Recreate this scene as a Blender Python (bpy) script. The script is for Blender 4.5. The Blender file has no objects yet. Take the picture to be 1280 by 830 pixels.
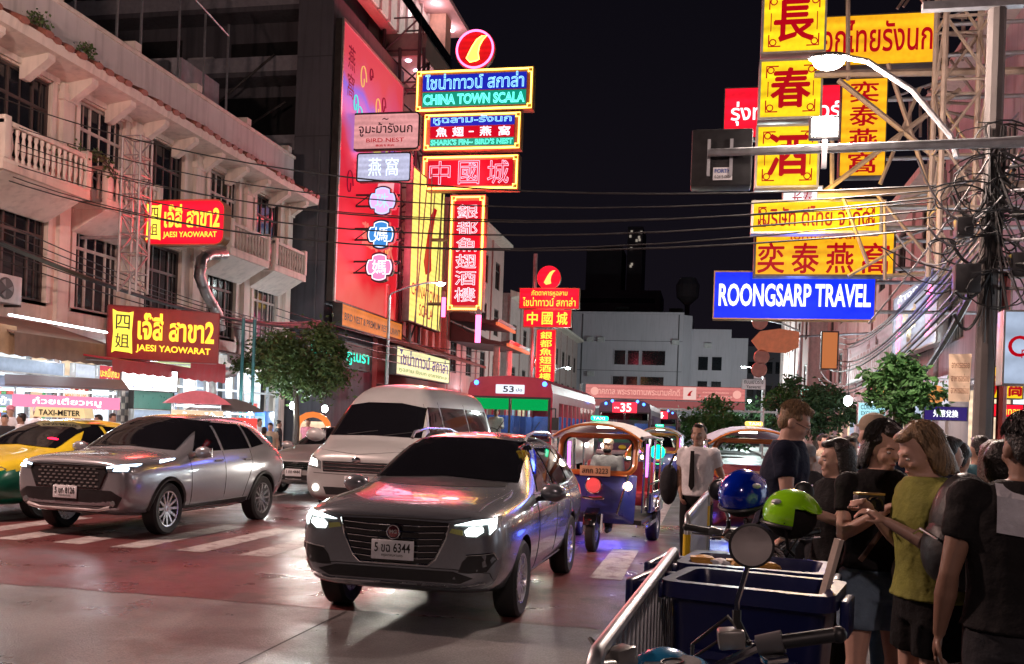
import bpy, bmesh, math, random
from mathutils import Vector, Matrix
from mathutils.bvhtree import BVHTree
rnd = random.Random(7)
PI = math.pi
sc = bpy.context.scene
SCOL = sc.collection
COL = bpy.data.collections.new('place')      # filled first, linked to the scene at the end: keeps the mesh evaluation fast

# ------------------------------------------------------------------ camera
CAM_H, FPX, CX, CY = 1.6, 1200.0, 640.0, 531.4        # eye height, focal length and principal point of the 1280x830 photo
YAW, ROLL = math.atan(245 / 1200), math.radians(2)
cam = bpy.data.cameras.new('camera')
cam.sensor_width = 36; cam.lens = FPX / 1280 * 36
cam.shift_y = (CY - 415) / 1280
cam.clip_start = 0.05; cam.clip_end = 2000
cam_o = bpy.data.objects.new('camera', cam); COL.objects.link(cam_o)
cam_o.matrix_world = Matrix.Translation((0, 0, CAM_H)) @ Matrix.Rotation(YAW, 4, 'Z') @ Matrix.Rotation(PI / 2, 4, 'X') @ Matrix.Rotation(ROLL, 4, 'Z')
sc.camera = cam_o

# ------------------------------------------------------------------ night sky, exposure, renderer
w = bpy.data.worlds.new('World'); sc.world = w; w.use_nodes = True
bg = w.node_tree.nodes['Background']
def _glow():                                    # city glow: a little paler towards the horizon all round
    nt = w.node_tree; tc = nt.nodes.new('ShaderNodeTexCoord'); sp = nt.nodes.new('ShaderNodeSeparateXYZ'); cr = nt.nodes.new('ShaderNodeValToRGB'); L = nt.links.new
    cr.color_ramp.elements[0].color = (.0062, .0048, .0075, 1); cr.color_ramp.elements[1].position = .55; cr.color_ramp.elements[1].color = (.0022, .002, .0036, 1)
    L(tc.outputs['Generated'], sp.inputs[0]); L(sp.outputs['Z'], cr.inputs[0]); L(cr.outputs[0], bg.inputs['Color'])
_glow()
bg.inputs['Strength'].default_value = 1.0
sc.view_settings.view_transform = 'Standard'; sc.view_settings.look = 'None'
sc.view_settings.exposure = 0.3; sc.view_settings.gamma = 1.0
sc.view_settings.use_curve_mapping = False
cy = sc.cycles
cy.use_denoising = True
cy.max_bounces = 6; cy.diffuse_bounces = 3; cy.glossy_bounces = 3; cy.transmission_bounces = 4; cy.transparent_max_bounces = 8
cy.caustics_reflective = False; cy.caustics_refractive = False
cy.sample_clamp_indirect = 3.0; cy.sample_clamp_direct = 0.0
LAMP = (1.0, 0.78, 0.68)

# ------------------------------------------------------------------ photo geometry -> place
def ray(px, py):
    x = (px - CX) / FPX; y = -(py - CY) / FPX
    cr, sr = math.cos(ROLL), math.sin(ROLL)
    X = x * cr - y * sr; Z = x * sr + y * cr
    s, c = math.sin(YAW), math.cos(YAW)
    return Vector((X * c - s, X * s + c, Z))
def at(px, py, X=None, Y=None, Z=None):
    d = ray(px, py)
    t = X / d.x if X is not None else (Y / d.y if Y is not None else (Z - CAM_H) / d.z)
    return Vector((d.x * t, d.y * t, CAM_H + d.z * t))

# ------------------------------------------------------------------ materials
MC = {}
def _node(nt, t, **k):
    n = nt.nodes.new(t)
    for a, b in k.items(): setattr(n, a, b)
    return n
def M(name, col, rough=.6, metal=0., var=.18, scale=4., bump=0., bscale=None, coat=0., streak=0., dirt=None, emit=None, estr=0., spec=.5, rvar=.15, grain=0., tracks=0., stretch=None):
    """procedural paint / plaster / metal: noise in colour, roughness and relief; streak adds rain streaks, dirt a second blotch colour"""
    if name in MC: return MC[name]
    m = bpy.data.materials.new(name); m.use_nodes = True; nt = m.node_tree
    b = nt.nodes['Principled BSDF']; L = nt.links.new
    tc = _node(nt, 'ShaderNodeTexCoord')
    n1 = _node(nt, 'ShaderNodeTexNoise'); n1.inputs['Scale'].default_value = scale; n1.inputs['Detail'].default_value = 5; n1.inputs['Roughness'].default_value = .62
    if stretch:
        ms = _node(nt, 'ShaderNodeMapping'); ms.inputs['Scale'].default_value = stretch; L(tc.outputs['Object'], ms.inputs['Vector']); L(ms.outputs['Vector'], n1.inputs['Vector'])
    else: L(tc.outputs['Object'], n1.inputs['Vector'])
    mr = _node(nt, 'ShaderNodeMapRange'); L(n1.outputs['Fac'], mr.inputs['Value'])
    mr.inputs['From Min'].default_value = .3; mr.inputs['From Max'].default_value = .7
    mx = _node(nt, 'ShaderNodeMix', data_type='RGBA'); L(mr.outputs['Result'], mx.inputs['Factor'])
    mx.inputs['A'].default_value = tuple(max(0, c * (1 - var)) for c in col) + (1,)
    mx.inputs['B'].default_value = tuple(min(1, c * (1 + var)) for c in col) + (1,)
    out = mx.outputs['Result']
    if streak > 0:
        mp = _node(nt, 'ShaderNodeMapping'); mp.inputs['Scale'].default_value = (3.2, 3.2, .22); L(tc.outputs['Object'], mp.inputs['Vector'])
        n2 = _node(nt, 'ShaderNodeTexNoise'); n2.inputs['Scale'].default_value = 1.6; n2.inputs['Detail'].default_value = 6; L(mp.outputs['Vector'], n2.inputs['Vector'])
        r2 = _node(nt, 'ShaderNodeMapRange'); r2.inputs['From Min'].default_value = .48; r2.inputs['From Max'].default_value = .75; r2.inputs['To Max'].default_value = streak
        L(n2.outputs['Fac'], r2.inputs['Value'])
        m2 = _node(nt, 'ShaderNodeMix', data_type='RGBA'); L(r2.outputs['Result'], m2.inputs['Factor']); L(out, m2.inputs['A'])
        m2.inputs['B'].default_value = tuple(c * .35 for c in col) + (1,); out = m2.outputs['Result']
    if dirt:
        n3 = _node(nt, 'ShaderNodeTexNoise'); n3.inputs['Scale'].default_value = dirt[1]; n3.inputs['Detail'].default_value = 7; n3.inputs['Roughness'].default_value = .7
        L(tc.outputs['Object'], n3.inputs['Vector'])
        r3 = _node(nt, 'ShaderNodeMapRange'); r3.inputs['From Min'].default_value = dirt[2]; r3.inputs['From Max'].default_value = dirt[2] + .12; r3.inputs['To Max'].default_value = dirt[3]
        L(n3.outputs['Fac'], r3.inputs['Value'])
        m3 = _node(nt, 'ShaderNodeMix', data_type='RGBA'); L(r3.outputs['Result'], m3.inputs['Factor']); L(out, m3.inputs['A'])
        m3.inputs['B'].default_value = tuple(dirt[0]) + (1,); out = m3.outputs['Result']
    if tracks > 0:                                  # worn wheel tracks along the road
        mp = _node(nt, 'ShaderNodeMapping'); mp.inputs['Scale'].default_value = (1.1, .045, 1); L(tc.outputs['Object'], mp.inputs['Vector'])
        n5 = _node(nt, 'ShaderNodeTexNoise'); n5.inputs['Scale'].default_value = 1.; n5.inputs['Detail'].default_value = 5; L(mp.outputs['Vector'], n5.inputs['Vector'])
        r5 = _node(nt, 'ShaderNodeMapRange'); r5.inputs['From Min'].default_value = .42; r5.inputs['From Max'].default_value = .68; r5.inputs['To Max'].default_value = tracks; L(n5.outputs['Fac'], r5.inputs['Value'])
        m5 = _node(nt, 'ShaderNodeMix', data_type='RGBA'); L(r5.outputs['Result'], m5.inputs['Factor']); L(out, m5.inputs['A']); m5.inputs['B'].default_value = tuple(c * .3 for c in col) + (1,); out = m5.outputs['Result']
    if grain > 0:                                   # stone chippings
        n6 = _node(nt, 'ShaderNodeTexNoise'); n6.inputs['Scale'].default_value = 75; n6.inputs['Detail'].default_value = 2; L(tc.outputs['Object'], n6.inputs['Vector'])
        r6 = _node(nt, 'ShaderNodeMapRange'); r6.inputs['From Min'].default_value = .3; r6.inputs['From Max'].default_value = .7; r6.inputs['To Min'].default_value = 1 - grain; r6.inputs['To Max'].default_value = 1 + grain; L(n6.outputs['Fac'], r6.inputs['Value'])
        m6 = _node(nt, 'ShaderNodeVectorMath', operation='SCALE'); L(out, m6.inputs[0]); L(r6.outputs['Result'], m6.inputs['Scale']); out = m6.outputs[0]
    L(out, b.inputs['Base Color'])
    b.inputs['Metallic'].default_value = metal; b.inputs['Coat Weight'].default_value = coat; b.inputs['Coat Roughness'].default_value = .04
    b.inputs['Specular IOR Level'].default_value = spec
    rr = _node(nt, 'ShaderNodeMapRange'); L(n1.outputs['Fac'], rr.inputs['Value'])
    rr.inputs['From Min'].default_value = .3; rr.inputs['From Max'].default_value = .7
    rr.inputs['To Min'].default_value = max(.02, rough * (1 - rvar)); rr.inputs['To Max'].default_value = min(1, rough * (1 + rvar))
    L(rr.outputs['Result'], b.inputs['Roughness'])
    if bump > 0:
        n4 = _node(nt, 'ShaderNodeTexNoise'); n4.inputs['Scale'].default_value = bscale or scale * 6; n4.inputs['Detail'].default_value = 4
        L(tc.outputs['Object'], n4.inputs['Vector'])
        bp = _node(nt, 'ShaderNodeBump'); bp.inputs['Strength'].default_value = bump; bp.inputs['Distance'].default_value = .02
        L(n4.outputs['Fac'], bp.inputs['Height']); L(bp.outputs['Normal'], b.inputs['Normal'])
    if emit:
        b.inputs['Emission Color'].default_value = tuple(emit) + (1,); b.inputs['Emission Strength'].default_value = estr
    MC[name] = m; return m
def E(name, col, s=1., sample=True, uneven=.0, base=None):
    """something that gives off light: a backlit panel, neon tube, lamp or screen; uneven = brighter where the tubes behind sit"""
    if name in MC: return MC[name]
    m = bpy.data.materials.new(name); m.use_nodes = True; nt = m.node_tree; b = nt.nodes['Principled BSDF']; L = nt.links.new
    b.inputs['Base Color'].default_value = tuple(base or (min(1, c * .04 + .003) for c in col)) + (1,)
    b.inputs['Roughness'].default_value = .45; b.inputs['Specular IOR Level'].default_value = .08
    b.inputs['Emission Color'].default_value = tuple(col) + (1,); b.inputs['Emission Strength'].default_value = s
    if uneven > 0:
        tc = _node(nt, 'ShaderNodeTexCoord'); mp = _node(nt, 'ShaderNodeMapping'); mp.inputs['Scale'].default_value = (.35, .35, 1.7)
        n1 = _node(nt, 'ShaderNodeTexNoise'); n1.inputs['Scale'].default_value = 1.4; n1.inputs['Detail'].default_value = 2
        mr = _node(nt, 'ShaderNodeMapRange'); mr.inputs['From Min'].default_value = .3; mr.inputs['From Max'].default_value = .7
        mr.inputs['To Min'].default_value = s * (1 - uneven); mr.inputs['To Max'].default_value = s * (1 + uneven)
        L(tc.outputs['Object'], mp.inputs['Vector']); L(mp.outputs['Vector'], n1.inputs['Vector']); L(n1.outputs['Fac'], mr.inputs['Value'])
        wv = _node(nt, 'ShaderNodeTexWave', bands_direction='Z'); wv.inputs['Scale'].default_value = 1.15; wv.inputs['Distortion'].default_value = .6; L(tc.outputs['Object'], wv.inputs['Vector'])   # rows of tubes behind the face
        n2 = _node(nt, 'ShaderNodeTexNoise'); n2.inputs['Scale'].default_value = 9; n2.inputs['Detail'].default_value = 5; L(tc.outputs['Object'], n2.inputs['Vector'])                                # grime on the plastic
        ma = _node(nt, 'ShaderNodeMath', operation='MULTIPLY_ADD'); L(wv.outputs['Fac'], ma.inputs[0]); ma.inputs[1].default_value = .2; ma.inputs[2].default_value = .66
        mb_ = _node(nt, 'ShaderNodeMath', operation='MULTIPLY_ADD'); L(n2.outputs['Fac'], mb_.inputs[0]); mb_.inputs[1].default_value = .45; L(ma.outputs[0], mb_.inputs[2])
        mc = _node(nt, 'ShaderNodeMath', operation='MULTIPLY'); L(mr.outputs['Result'], mc.inputs[0]); L(mb_.outputs[0], mc.inputs[1]); L(mc.outputs[0], b.inputs['Emission Strength'])
    if not sample: m.cycles.emission_sampling = 'NONE'
    MC[name] = m; return m
def GLASS(name, tint=(.9, .95, .95), refl=.08, op=.0):
    """thin pane: mostly clear, mirror-like at grazing angles"""
    if name in MC: return MC[name]
    m = bpy.data.materials.new(name); m.use_nodes = True; nt = m.node_tree; nt.nodes.clear(); L = nt.links.new
    o = _node(nt, 'ShaderNodeOutputMaterial'); t = _node(nt, 'ShaderNodeBsdfTransparent'); g = _node(nt, 'ShaderNodeBsdfGlossy')
    t.inputs['Color'].default_value = tint + (1,); g.inputs['Roughness'].default_value = .03
    f = _node(nt, 'ShaderNodeFresnel'); f.inputs['IOR'].default_value = 1.5; mx = _node(nt, 'ShaderNodeMixShader')
    L(f.outputs['Fac'], mx.inputs[0]); L(t.outputs[0], mx.inputs[1]); L(g.outputs[0], mx.inputs[2]); L(mx.outputs[0], o.inputs['Surface'])
    MC[name] = m; return m

# ------------------------------------------------------------------ mesh building
def add_light(name, loc, energy, col=LAMP, parent=None, size=.25, spot=None, rot=None, blend=.6):
    l = bpy.data.lights.new(name, 'SPOT' if spot else 'POINT'); l.energy = energy; l.color = col; l.shadow_soft_size = size
    if spot: l.spot_size = spot; l.spot_blend = blend
    o = bpy.data.objects.new(name, l); COL.objects.link(o); o.location = loc; o.parent = parent
    if rot: o.rotation_euler = rot
    return o
class MB:
    def __init__(s): s.v = []; s.f = []
    def add(s, vs, fs):
        o = len(s.v); s.v += [tuple(v) for v in vs]; s.f += [tuple(i + o for i in f) for f in fs]; return s
    def box(s, x0, x1, y0, y1, z0, z1):
        return s.add([(x0, y0, z0), (x1, y0, z0), (x1, y1, z0), (x0, y1, z0), (x0, y0, z1), (x1, y0, z1), (x1, y1, z1), (x0, y1, z1)],
                     [(0, 3, 2, 1), (4, 5, 6, 7), (0, 1, 5, 4), (1, 2, 6, 5), (2, 3, 7, 6), (3, 0, 4, 7)])
    def cbox(s, c, d, rot=None):
        m = MB().box(-d[0] / 2, d[0] / 2, -d[1] / 2, d[1] / 2, -d[2] / 2, d[2] / 2)
        R = rot or Matrix.Identity(3)
        return s.add([R @ Vector(p) + Vector(c) for p in m.v], m.f)
    def tube(s, pts, r, n=8, cap=True, closed=False, flat=1.):
        pts = [Vector(p) for p in pts]; k = len(pts); rs = r if isinstance(r, (list, tuple)) else [r] * k
        vs = []; fs = []; ref = None
        for i, p in enumerate(pts):
            a = pts[(i - 1) % k] if (i > 0 or closed) else p; b = pts[(i + 1) % k] if (i < k - 1 or closed) else p
            t = (b - a); t = t.normalized() if t.length > 1e-9 else Vector((0, 0, 1))
            if ref is None:
                ref = Vector((0, 0, 1)) if abs(t.z) < .9 else Vector((1, 0, 0))
            u = t.cross(ref); u = u.normalized() if u.length > 1e-6 else Vector((1, 0, 0)); w_ = u.cross(t).normalized(); ref = w_
            for j in range(n):
                an = 2 * PI * j / n; vs.append(p + (u * math.cos(an) + w_ * math.sin(an) * flat) * rs[i])
        m = k if closed else k - 1
        for i in range(m):
            for j in range(n):
                a = i * n + j; b = i * n + (j + 1) % n; c = ((i + 1) % k) * n + (j + 1) % n; d = ((i + 1) % k) * n + j
                fs.append((a, b, c, d))
        if cap and not closed:
            fs.append(tuple(range(n - 1, -1, -1))); fs.append(tuple((k - 1) * n + j for j in range(n)))
        return s.add(vs, fs)
    def lathe(s, prof, n=24, c=(0, 0, 0), axis='Z', closed=False):
        vs = []; k = len(prof); fs = []
        for (r, z) in prof:
            for j in range(n):
                a = 2 * PI * j / n; x, y = r * math.cos(a), r * math.sin(a)
                v = (x, y, z) if axis == 'Z' else ((z, x, y) if axis == 'X' else (y, z, x))
                vs.append((v[0] + c[0], v[1] + c[1], v[2] + c[2]))
        for i in range(k if closed else k - 1):
            for j in range(n):
                i2 = (i + 1) % k
                fs.append((i * n + j, i * n + (j + 1) % n, i2 * n + (j + 1) % n, i2 * n + j))
        if not closed:
            if prof[0][0] > 1e-6: fs.append(tuple(range(n - 1, -1, -1)))
            if prof[-1][0] > 1e-6: fs.append(tuple((k - 1) * n + j for j in range(n)))
        return s.add(vs, fs)
    def prism(s, poly, a0, a1, axis='Y'):
        """polygon in the two other axes, extruded along axis"""
        n = len(poly)
        def P(p, a): return (p[0], a, p[1]) if axis == 'Y' else ((a, p[0], p[1]) if axis == 'X' else (p[0], p[1], a))
        return s.add([P(p, a0) for p in poly] + [P(p, a1) for p in poly],
                     [tuple(range(n)), tuple(range(2 * n - 1, n - 1, -1))] + [(i, i + n, (i + 1) % n + n, (i + 1) % n) for i in range(n)])
    def ell(s, c, r, n=14, m=9, rot=None):
        R = rot or Matrix.Identity(3); vs = [Vector((0, 0, -1))]; fs = []
        for i in range(1, m):
            t = -PI / 2 + PI * i / m
            for j in range(n):
                a = 2 * PI * j / n; vs.append(Vector((math.cos(a) * math.cos(t), math.sin(a) * math.cos(t), math.sin(t))))
        vs.append(Vector((0, 0, 1)))
        for j in range(n): fs.append((0, 1 + (j + 1) % n, 1 + j))
        for i in range(m - 2):
            for j in range(n): fs.append((1 + i * n + j, 1 + i * n + (j + 1) % n, 1 + (i + 1) * n + (j + 1) % n, 1 + (i + 1) * n + j))
        e = len(vs) - 1
        for j in range(n): fs.append((e, 1 + (m - 2) * n + j, 1 + (m - 2) * n + (j + 1) % n))
        return s.add([R @ Vector((v.x * r[0], v.y * r[1], v.z * r[2])) + Vector(c) for v in vs], fs)
    def mesh(s, name, bevel=0., smooth=False, ang=35):
        me = bpy.data.meshes.new(name); me.from_pydata(s.v, [], s.f)
        bm = bmesh.new(); bm.from_mesh(me); bmesh.ops.recalc_face_normals(bm, faces=bm.faces)
        if bevel > 0:
            bmesh.ops.bevel(bm, geom=[e for e in bm.edges if len(e.link_faces) == 2 and e.calc_face_angle(0) > .6], offset=bevel, segments=2, affect='EDGES', profile=.5)
        bm.to_mesh(me); bm.free()
        if smooth or bevel > 0:
            me.polygons.foreach_set('use_smooth', [True] * len(me.polygons)); me.set_sharp_from_angle(angle=math.radians(ang))
        return me
    def build(s, name, mat, parent=None, bevel=0., smooth=False, ang=35, loc=None):
        me = s.mesh(name, bevel, smooth, ang); return link(name, me, mat, parent, loc)
def link(name, me, mat, parent=None, loc=None, rz=0.):
    if mat is not None and len(me.materials) == 0: me.materials.append(mat)
    o = bpy.data.objects.new(name, me); COL.objects.link(o); o.parent = parent
    if loc is not None: o.location = loc
    if rz: o.rotation_euler.z = rz
    return o
def tag(o, label=None, cat=None, group=None, kind=None):
    if label: o['label'] = label
    if cat: o['category'] = cat
    if group: o['group'] = group
    if kind: o['kind'] = kind
    return o
def thing(name, label, cat, loc=(0, 0, 0), rz=0., group=None):
    o = bpy.data.objects.new(name, None); COL.objects.link(o); o.location = loc; o.rotation_euler.z = rz; o.empty_display_size = .2
    return tag(o, label, cat, group)
def evaluated(o, name):
    dg = bpy.context.evaluated_depsgraph_get(); dg.update()
    me = bpy.data.meshes.new_from_object(o.evaluated_get(dg)); me.name = name; return me
def remesh(mb, voxel, smooth=4, name='body'):
    me = mb.mesh('t'); o = bpy.data.objects.new('t', me); SCOL.objects.link(o)
    r = o.modifiers.new('r', 'REMESH'); r.mode = 'VOXEL'; r.voxel_size = voxel; r.use_smooth_shade = True
    if smooth:
        q = o.modifiers.new('s', 'SMOOTH'); q.factor = .5; q.iterations = smooth
    out = evaluated(o, name); bpy.data.objects.remove(o); bpy.data.meshes.remove(me)
    out.materials.clear(); return out
def copy_tree(o, parent=None):
    c = o.copy(); COL.objects.link(c); c.parent = parent
    for ch in o.children: copy_tree(ch, c)
    return c

# ------------------------------------------------------------------ lettering
TC = {}
def text_mesh(s, bold=0., neon=0., spacing=1.):
    """flat letters, or the outline of the letters as a glass tube; normalised to x 0..1 and z 0..1"""
    key = (s, bold, neon, spacing)
    if key in TC: return TC[key]
    cu = bpy.data.curves.new('t', 'FONT'); cu.body = s; cu.resolution_u = 3; cu.size = 1; cjk = any(ord(c) > 0x2e80 for c in s); cu.offset = 0 if cjk else bold; cu.space_character = spacing
    if neon: cu.fill_mode = 'NONE'; cu.bevel_depth = neon; cu.bevel_resolution = 1
    o = bpy.data.objects.new('t', cu); SCOL.objects.link(o); me = evaluated(o, 'lettering')
    bpy.data.objects.remove(o); bpy.data.curves.remove(cu); me.materials.clear()
    xs = [v.co.x for v in me.vertices]; ys = [v.co.y for v in me.vertices]
    x0, x1, y0, y1 = min(xs), max(xs), min(ys), max(ys)
    for v in me.vertices: v.co = ((v.co.x - x0) / (x1 - x0), -v.co.z, (v.co.y - y0) / (y1 - y0))
    if cjk and bold and not neon:                      # heavier strokes: the outline printed five times, slightly shifted
        n = len(me.vertices); co = [v.co.copy() for v in me.vertices]; fs = [tuple(p.vertices) for p in me.polygons]; m2 = bpy.data.meshes.new('lettering'); q = bold * .9
        sh = [(0, 0), (q, 0), (-q, 0), (0, q), (0, -q), (q * .7, q * .7), (-q * .7, -q * .7)]
        m2.from_pydata([(c.x + dx, -.0006 * k, c.z + dz) for k, (dx, dz) in enumerate(sh) for c in co], [], [tuple(i + k * n for i in f) for k in range(len(sh)) for f in fs]); me = m2
    TC[key] = (me, (x1 - x0) / (y1 - y0)); return TC[key]
def lettering(s, x0, x1, z0, z1, y, mat, parent, bold=.01, neon=0., name='lettering', spacing=1., vertical=False):
    """letters fitted into the box x0..x1, z0..z1 of the parent's front (facing local -y) at depth y"""
    if vertical:
        n = len(s); h = (z1 - z0) / n
        for i, ch in enumerate(s):
            lettering(ch, x0, x1, z1 - (i + 1) * h + h * .07, z1 - i * h - h * .07, y, mat, parent, bold, neon, name)
        return
    me, asp = text_mesh(s, bold, neon, spacing)
    me2 = me.copy(); me2.transform(Matrix.Translation((x0, y, z0)) @ Matrix.Diagonal((x1 - x0, (z1 - z0) if neon else 1, z1 - z0, 1)))
    return link(name, me2, mat, parent)

# ------------------------------------------------------------------ shared materials
chrome = M('chrome', (.75, .76, .78), .12, 1, var=.05, scale=9)
steel = M('galvanised_steel', (.42, .43, .45), .42, .85, var=.2, scale=7)
dark_steel = M('dark_painted_steel', (.05, .045, .045), .55, .3, var=.3, scale=5)
black_plastic = M('black_plastic', (.018, .018, .02), .45, var=.25, scale=12)
black_gloss = M('black_gloss', (.008, .008, .009), .12, var=.1, coat=.4)
rubber = M('tyre_rubber', (.02, .02, .021), .75, var=.3, scale=20, bump=.2)
alloy = M('alloy_wheel', (.62, .62, .64), .28, .9, var=.08)
tinted = M('tinted_glass', (.006, .006, .008), .05, var=.1, spec=.32, rvar=0)
white_letter = E('white_lit_letter', (1, .97, .95), 1.6, sample=False)
plate_white = M('plate_white', (.75, .75, .78), .4, var=.06)
print_black = M('print_black', (.01, .01, .012), .5)
# ------------------------------------------------------------------ ground, road, markings
def sheet(name, x0, x1, y0, y1, z, mat, parent=None, kind='structure'):
    o = MB().add([(x0, y0, z), (x1, y0, z), (x1, y1, z), (x0, y1, z)], [(0, 1, 2, 3)]).build(name, mat, parent)
    if kind and not parent: o['kind'] = kind
    return o
asphalt = M('asphalt', (.075, .07, .072), .45, grain=.45, tracks=.4, var=.3, scale=1.3, bump=.35, bscale=90, dirt=((.03, .028, .03), .9, .55, .6), rvar=.4)
concrete_road = M('concrete_road', (.2, .19, .19), .4, grain=.35, tracks=.45, var=.25, scale=.8, bump=.25, bscale=70, dirt=((.1, .085, .085), .55, .5, .8), rvar=.5)
red_road = M('red_road_paint', (.165, .047, .048), .38, grain=.45, tracks=.5, var=.3, scale=1.1, bump=.3, bscale=80, dirt=((.075, .045, .047), 1.1, .5, .85), rvar=.5)
white_paint = M('road_paint_white', (.42, .38, .37), .55, grain=.3, tracks=.12, var=.3, scale=3, bump=.2, bscale=60, dirt=((.17, .09, .09), 4.5, .5, .85))
paving = M('paving', (.24, .21, .2), .6, var=.25, scale=2, bump=.2, dirt=((.08, .07, .07), 1.1, .55, .6))
kerb_mat = M('kerb_concrete', (.4, .38, .36), .7, var=.2, dirt=((.1, .09, .09), 2, .5, .6))
XL, XK, XR, XRK = -17.0, -12.8, 7.0, 3.6      # facade / kerb on the left, facade / kerb on the right
g = sheet('ground', -400, 400, -200, 700, -.03, M('far_ground', (.07, .065, .065), .8))
road = sheet('road', XK, XRK, -25, 260, 0, asphalt)
sheet('concrete_slab', XK, XRK, -25, 7.66, .004, concrete_road, road)
rr = random.Random(4); e0 = [(XK + i * (.4 - XK) / 60, 7.6 + rr.uniform(-.035, .035)) for i in range(61)]; e1 = [(x, 16.4 + rr.uniform(-.12, .12)) for x, _ in e0]
MB().add([(x, y, .007) for x, y in e0] + [(x, y, .007) for x, y in e1], [(i, i + 1, i + 62, i + 61) for i in range(60)]).build('red_surface', red_road, road)
for k in range(15):
    x = -12.45 + k * .805
    if x > -.9: break
    rr = random.Random(k)
    wd = .36 + rr.uniform(-.02, .02)
    MB().add([(x, 10.12 + rr.uniform(-.05, .05), .010), (x + wd, 10.15, .010), (x + wd, 12.75 + rr.uniform(-.1, .1), .010), (x, 12.8, .010)], [(0, 1, 2, 3)]).build('zebra_stripe', white_paint, road)
sheet('lane_line', -.9, -.72, 15.0, 90, .010, white_paint, road)
sheet('stop_line', -.9, -.1, 14.72, 14.9, .0105, white_paint, road)
for y in range(6):
    sheet('lane_dash', -4.5, -4.36, 17 + y * 6, 20 + y * 6, .010, white_paint, road)
    sheet('lane_dash', -8.6, -8.46, 17 + y * 6, 20 + y * 6, .010, white_paint, road)
for x in (-9.6, -6.2, -2.9):   # joints cut in the concrete slab
    sheet('slab_joint', x, x + .018, -10, 7.57, .0085, M('joint_tar', (.05, .045, .045), .8), road)
for y in (1.5, 4.6):
    sheet('slab_joint', XK, XRK, y, y + .02, .0088, MC['joint_tar'], road)
def pavement(x0, x1, name):
    p = MB().box(x0, x1, -25, 200, -.02, .13).build(name, paving); p['kind'] = 'structure'; return p
pl = pavement(-40, XK - .16, 'pavement'); pr_ = pavement(XRK + .16, 30, 'pavement')
for (x, p) in ((XK - .16, pl), (XRK, pr_)):
    for i in range(46):
        MB().box(x, x + .16, -5 + i * 1.5 + .01, -5 + (i + 1) * 1.5 - .01, -.02, .145).build('kerb_stone', kerb_mat, p, bevel=.015)

# ------------------------------------------------------------------ facade kit
def wall_open(mb, x0, x1, z0, z1, ops, y=0., d=.18):
    """wall front at depth y with rectangular openings (x0,x1,z0,z1) that have reveals of depth d"""
    xs = sorted({x0, x1} | {o[0] for o in ops} | {o[1] for o in ops}); zs = sorted({z0, z1} | {o[2] for o in ops} | {o[3] for o in ops})
    for a, b in zip(xs, xs[1:]):
        for c, e in zip(zs, zs[1:]):
            mx, mz = (a + b) / 2, (c + e) / 2
            if any(o[0] < mx < o[1] and o[2] < mz < o[3] for o in ops): continue
            mb.add([(a, y, c), (b, y, c), (b, y, e), (a, y, e)], [(0, 1, 2, 3)])
    for (a, b, c, e) in ops:
        mb.add([(a, y, c), (b, y, c), (b, y, e), (a, y, e), (a, y + d, c), (b, y + d, c), (b, y + d, e), (a, y + d, e)], [(0, 1, 5, 4), (1, 2, 6, 5), (2, 3, 7, 6), (3, 0, 4, 7)])
    return mb
WC = {}
def window(parent, x, z, w, h, y, frame_mat, pane_mat, cols=(.28, .72), transom=.68, t=.07, mun=True, sill=None):
    """multi-light window: frame with mullions as the part, the pane as its sub-part; mesh data shared by size"""
    key = (round(w, 2), round(h, 2), frame_mat.name, pane_mat.name, cols, transom)
    if key not in WC:
        f = MB(); hw = w / 2
        for a, b in ((-hw, -hw + t), (hw - t, hw)): f.box(a, b, -.05, .04, 0, h)
        for a, b in ((0, t), (h - t, h)): f.box(-hw + t, hw - t, -.05, .04, a, b)
        for c in cols: f.box(-hw + c * w - t / 2, -hw + c * w + t / 2, -.045, .035, t, h - t)
        if transom: f.box(-hw + t, hw - t, -.042, .032, transom * h - t * .6, transom * h + t * .6)
        if mun:
            xs = [0] + list(cols) + [1]
            for a, b in zip(xs, xs[1:]):
                m = (a + b) / 2
                f.box(-hw + m * w - .016, -hw + m * w + .016, -.03, .02, t, h - t)
        WC[key] = (f.mesh('window_frame'), MB().box(-hw + t * .5, hw - t * .5, .0, .012, t * .5, h - t * .5).mesh('pane'))
    fm, pm = WC[key]
    o = link('window', fm, frame_mat, parent, (x, y, z)); link('pane', pm, pane_mat, o)
    if sill: MB().box(-w / 2 - .1, w / 2 + .1, -.12, .05, -.09, 0).build('sill', sill, o)
    return o
cream = M('cream_plaster', (.62, .52, .44), .75, var=.12, scale=.9, bump=.15, bscale=9, streak=.5, dirt=((.3, .25, .22), .8, .6, .5))
cream2 = M('pale_trim_plaster', (.66, .58, .51), .7, var=.12, scale=1.5, bump=.1, streak=.4)
parapet_mat = M('peeling_parapet', (.55, .5, .49), .8, var=.12, scale=.7, streak=.45, dirt=((.14, .13, .14), 1.1, .63, .9))
wood_dark = M('dark_window_wood', (.045, .032, .028), .55, var=.3, scale=6)
wood_pale = M('worn_window_paint', (.42, .37, .33), .65, var=.25, scale=6)
pane_dark = M('dark_pane', (.012, .014, .018), .08, var=.2, rvar=0)
tile_red = M('clay_tile', (.28, .1, .07), .7, var=.35, scale=5)

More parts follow.
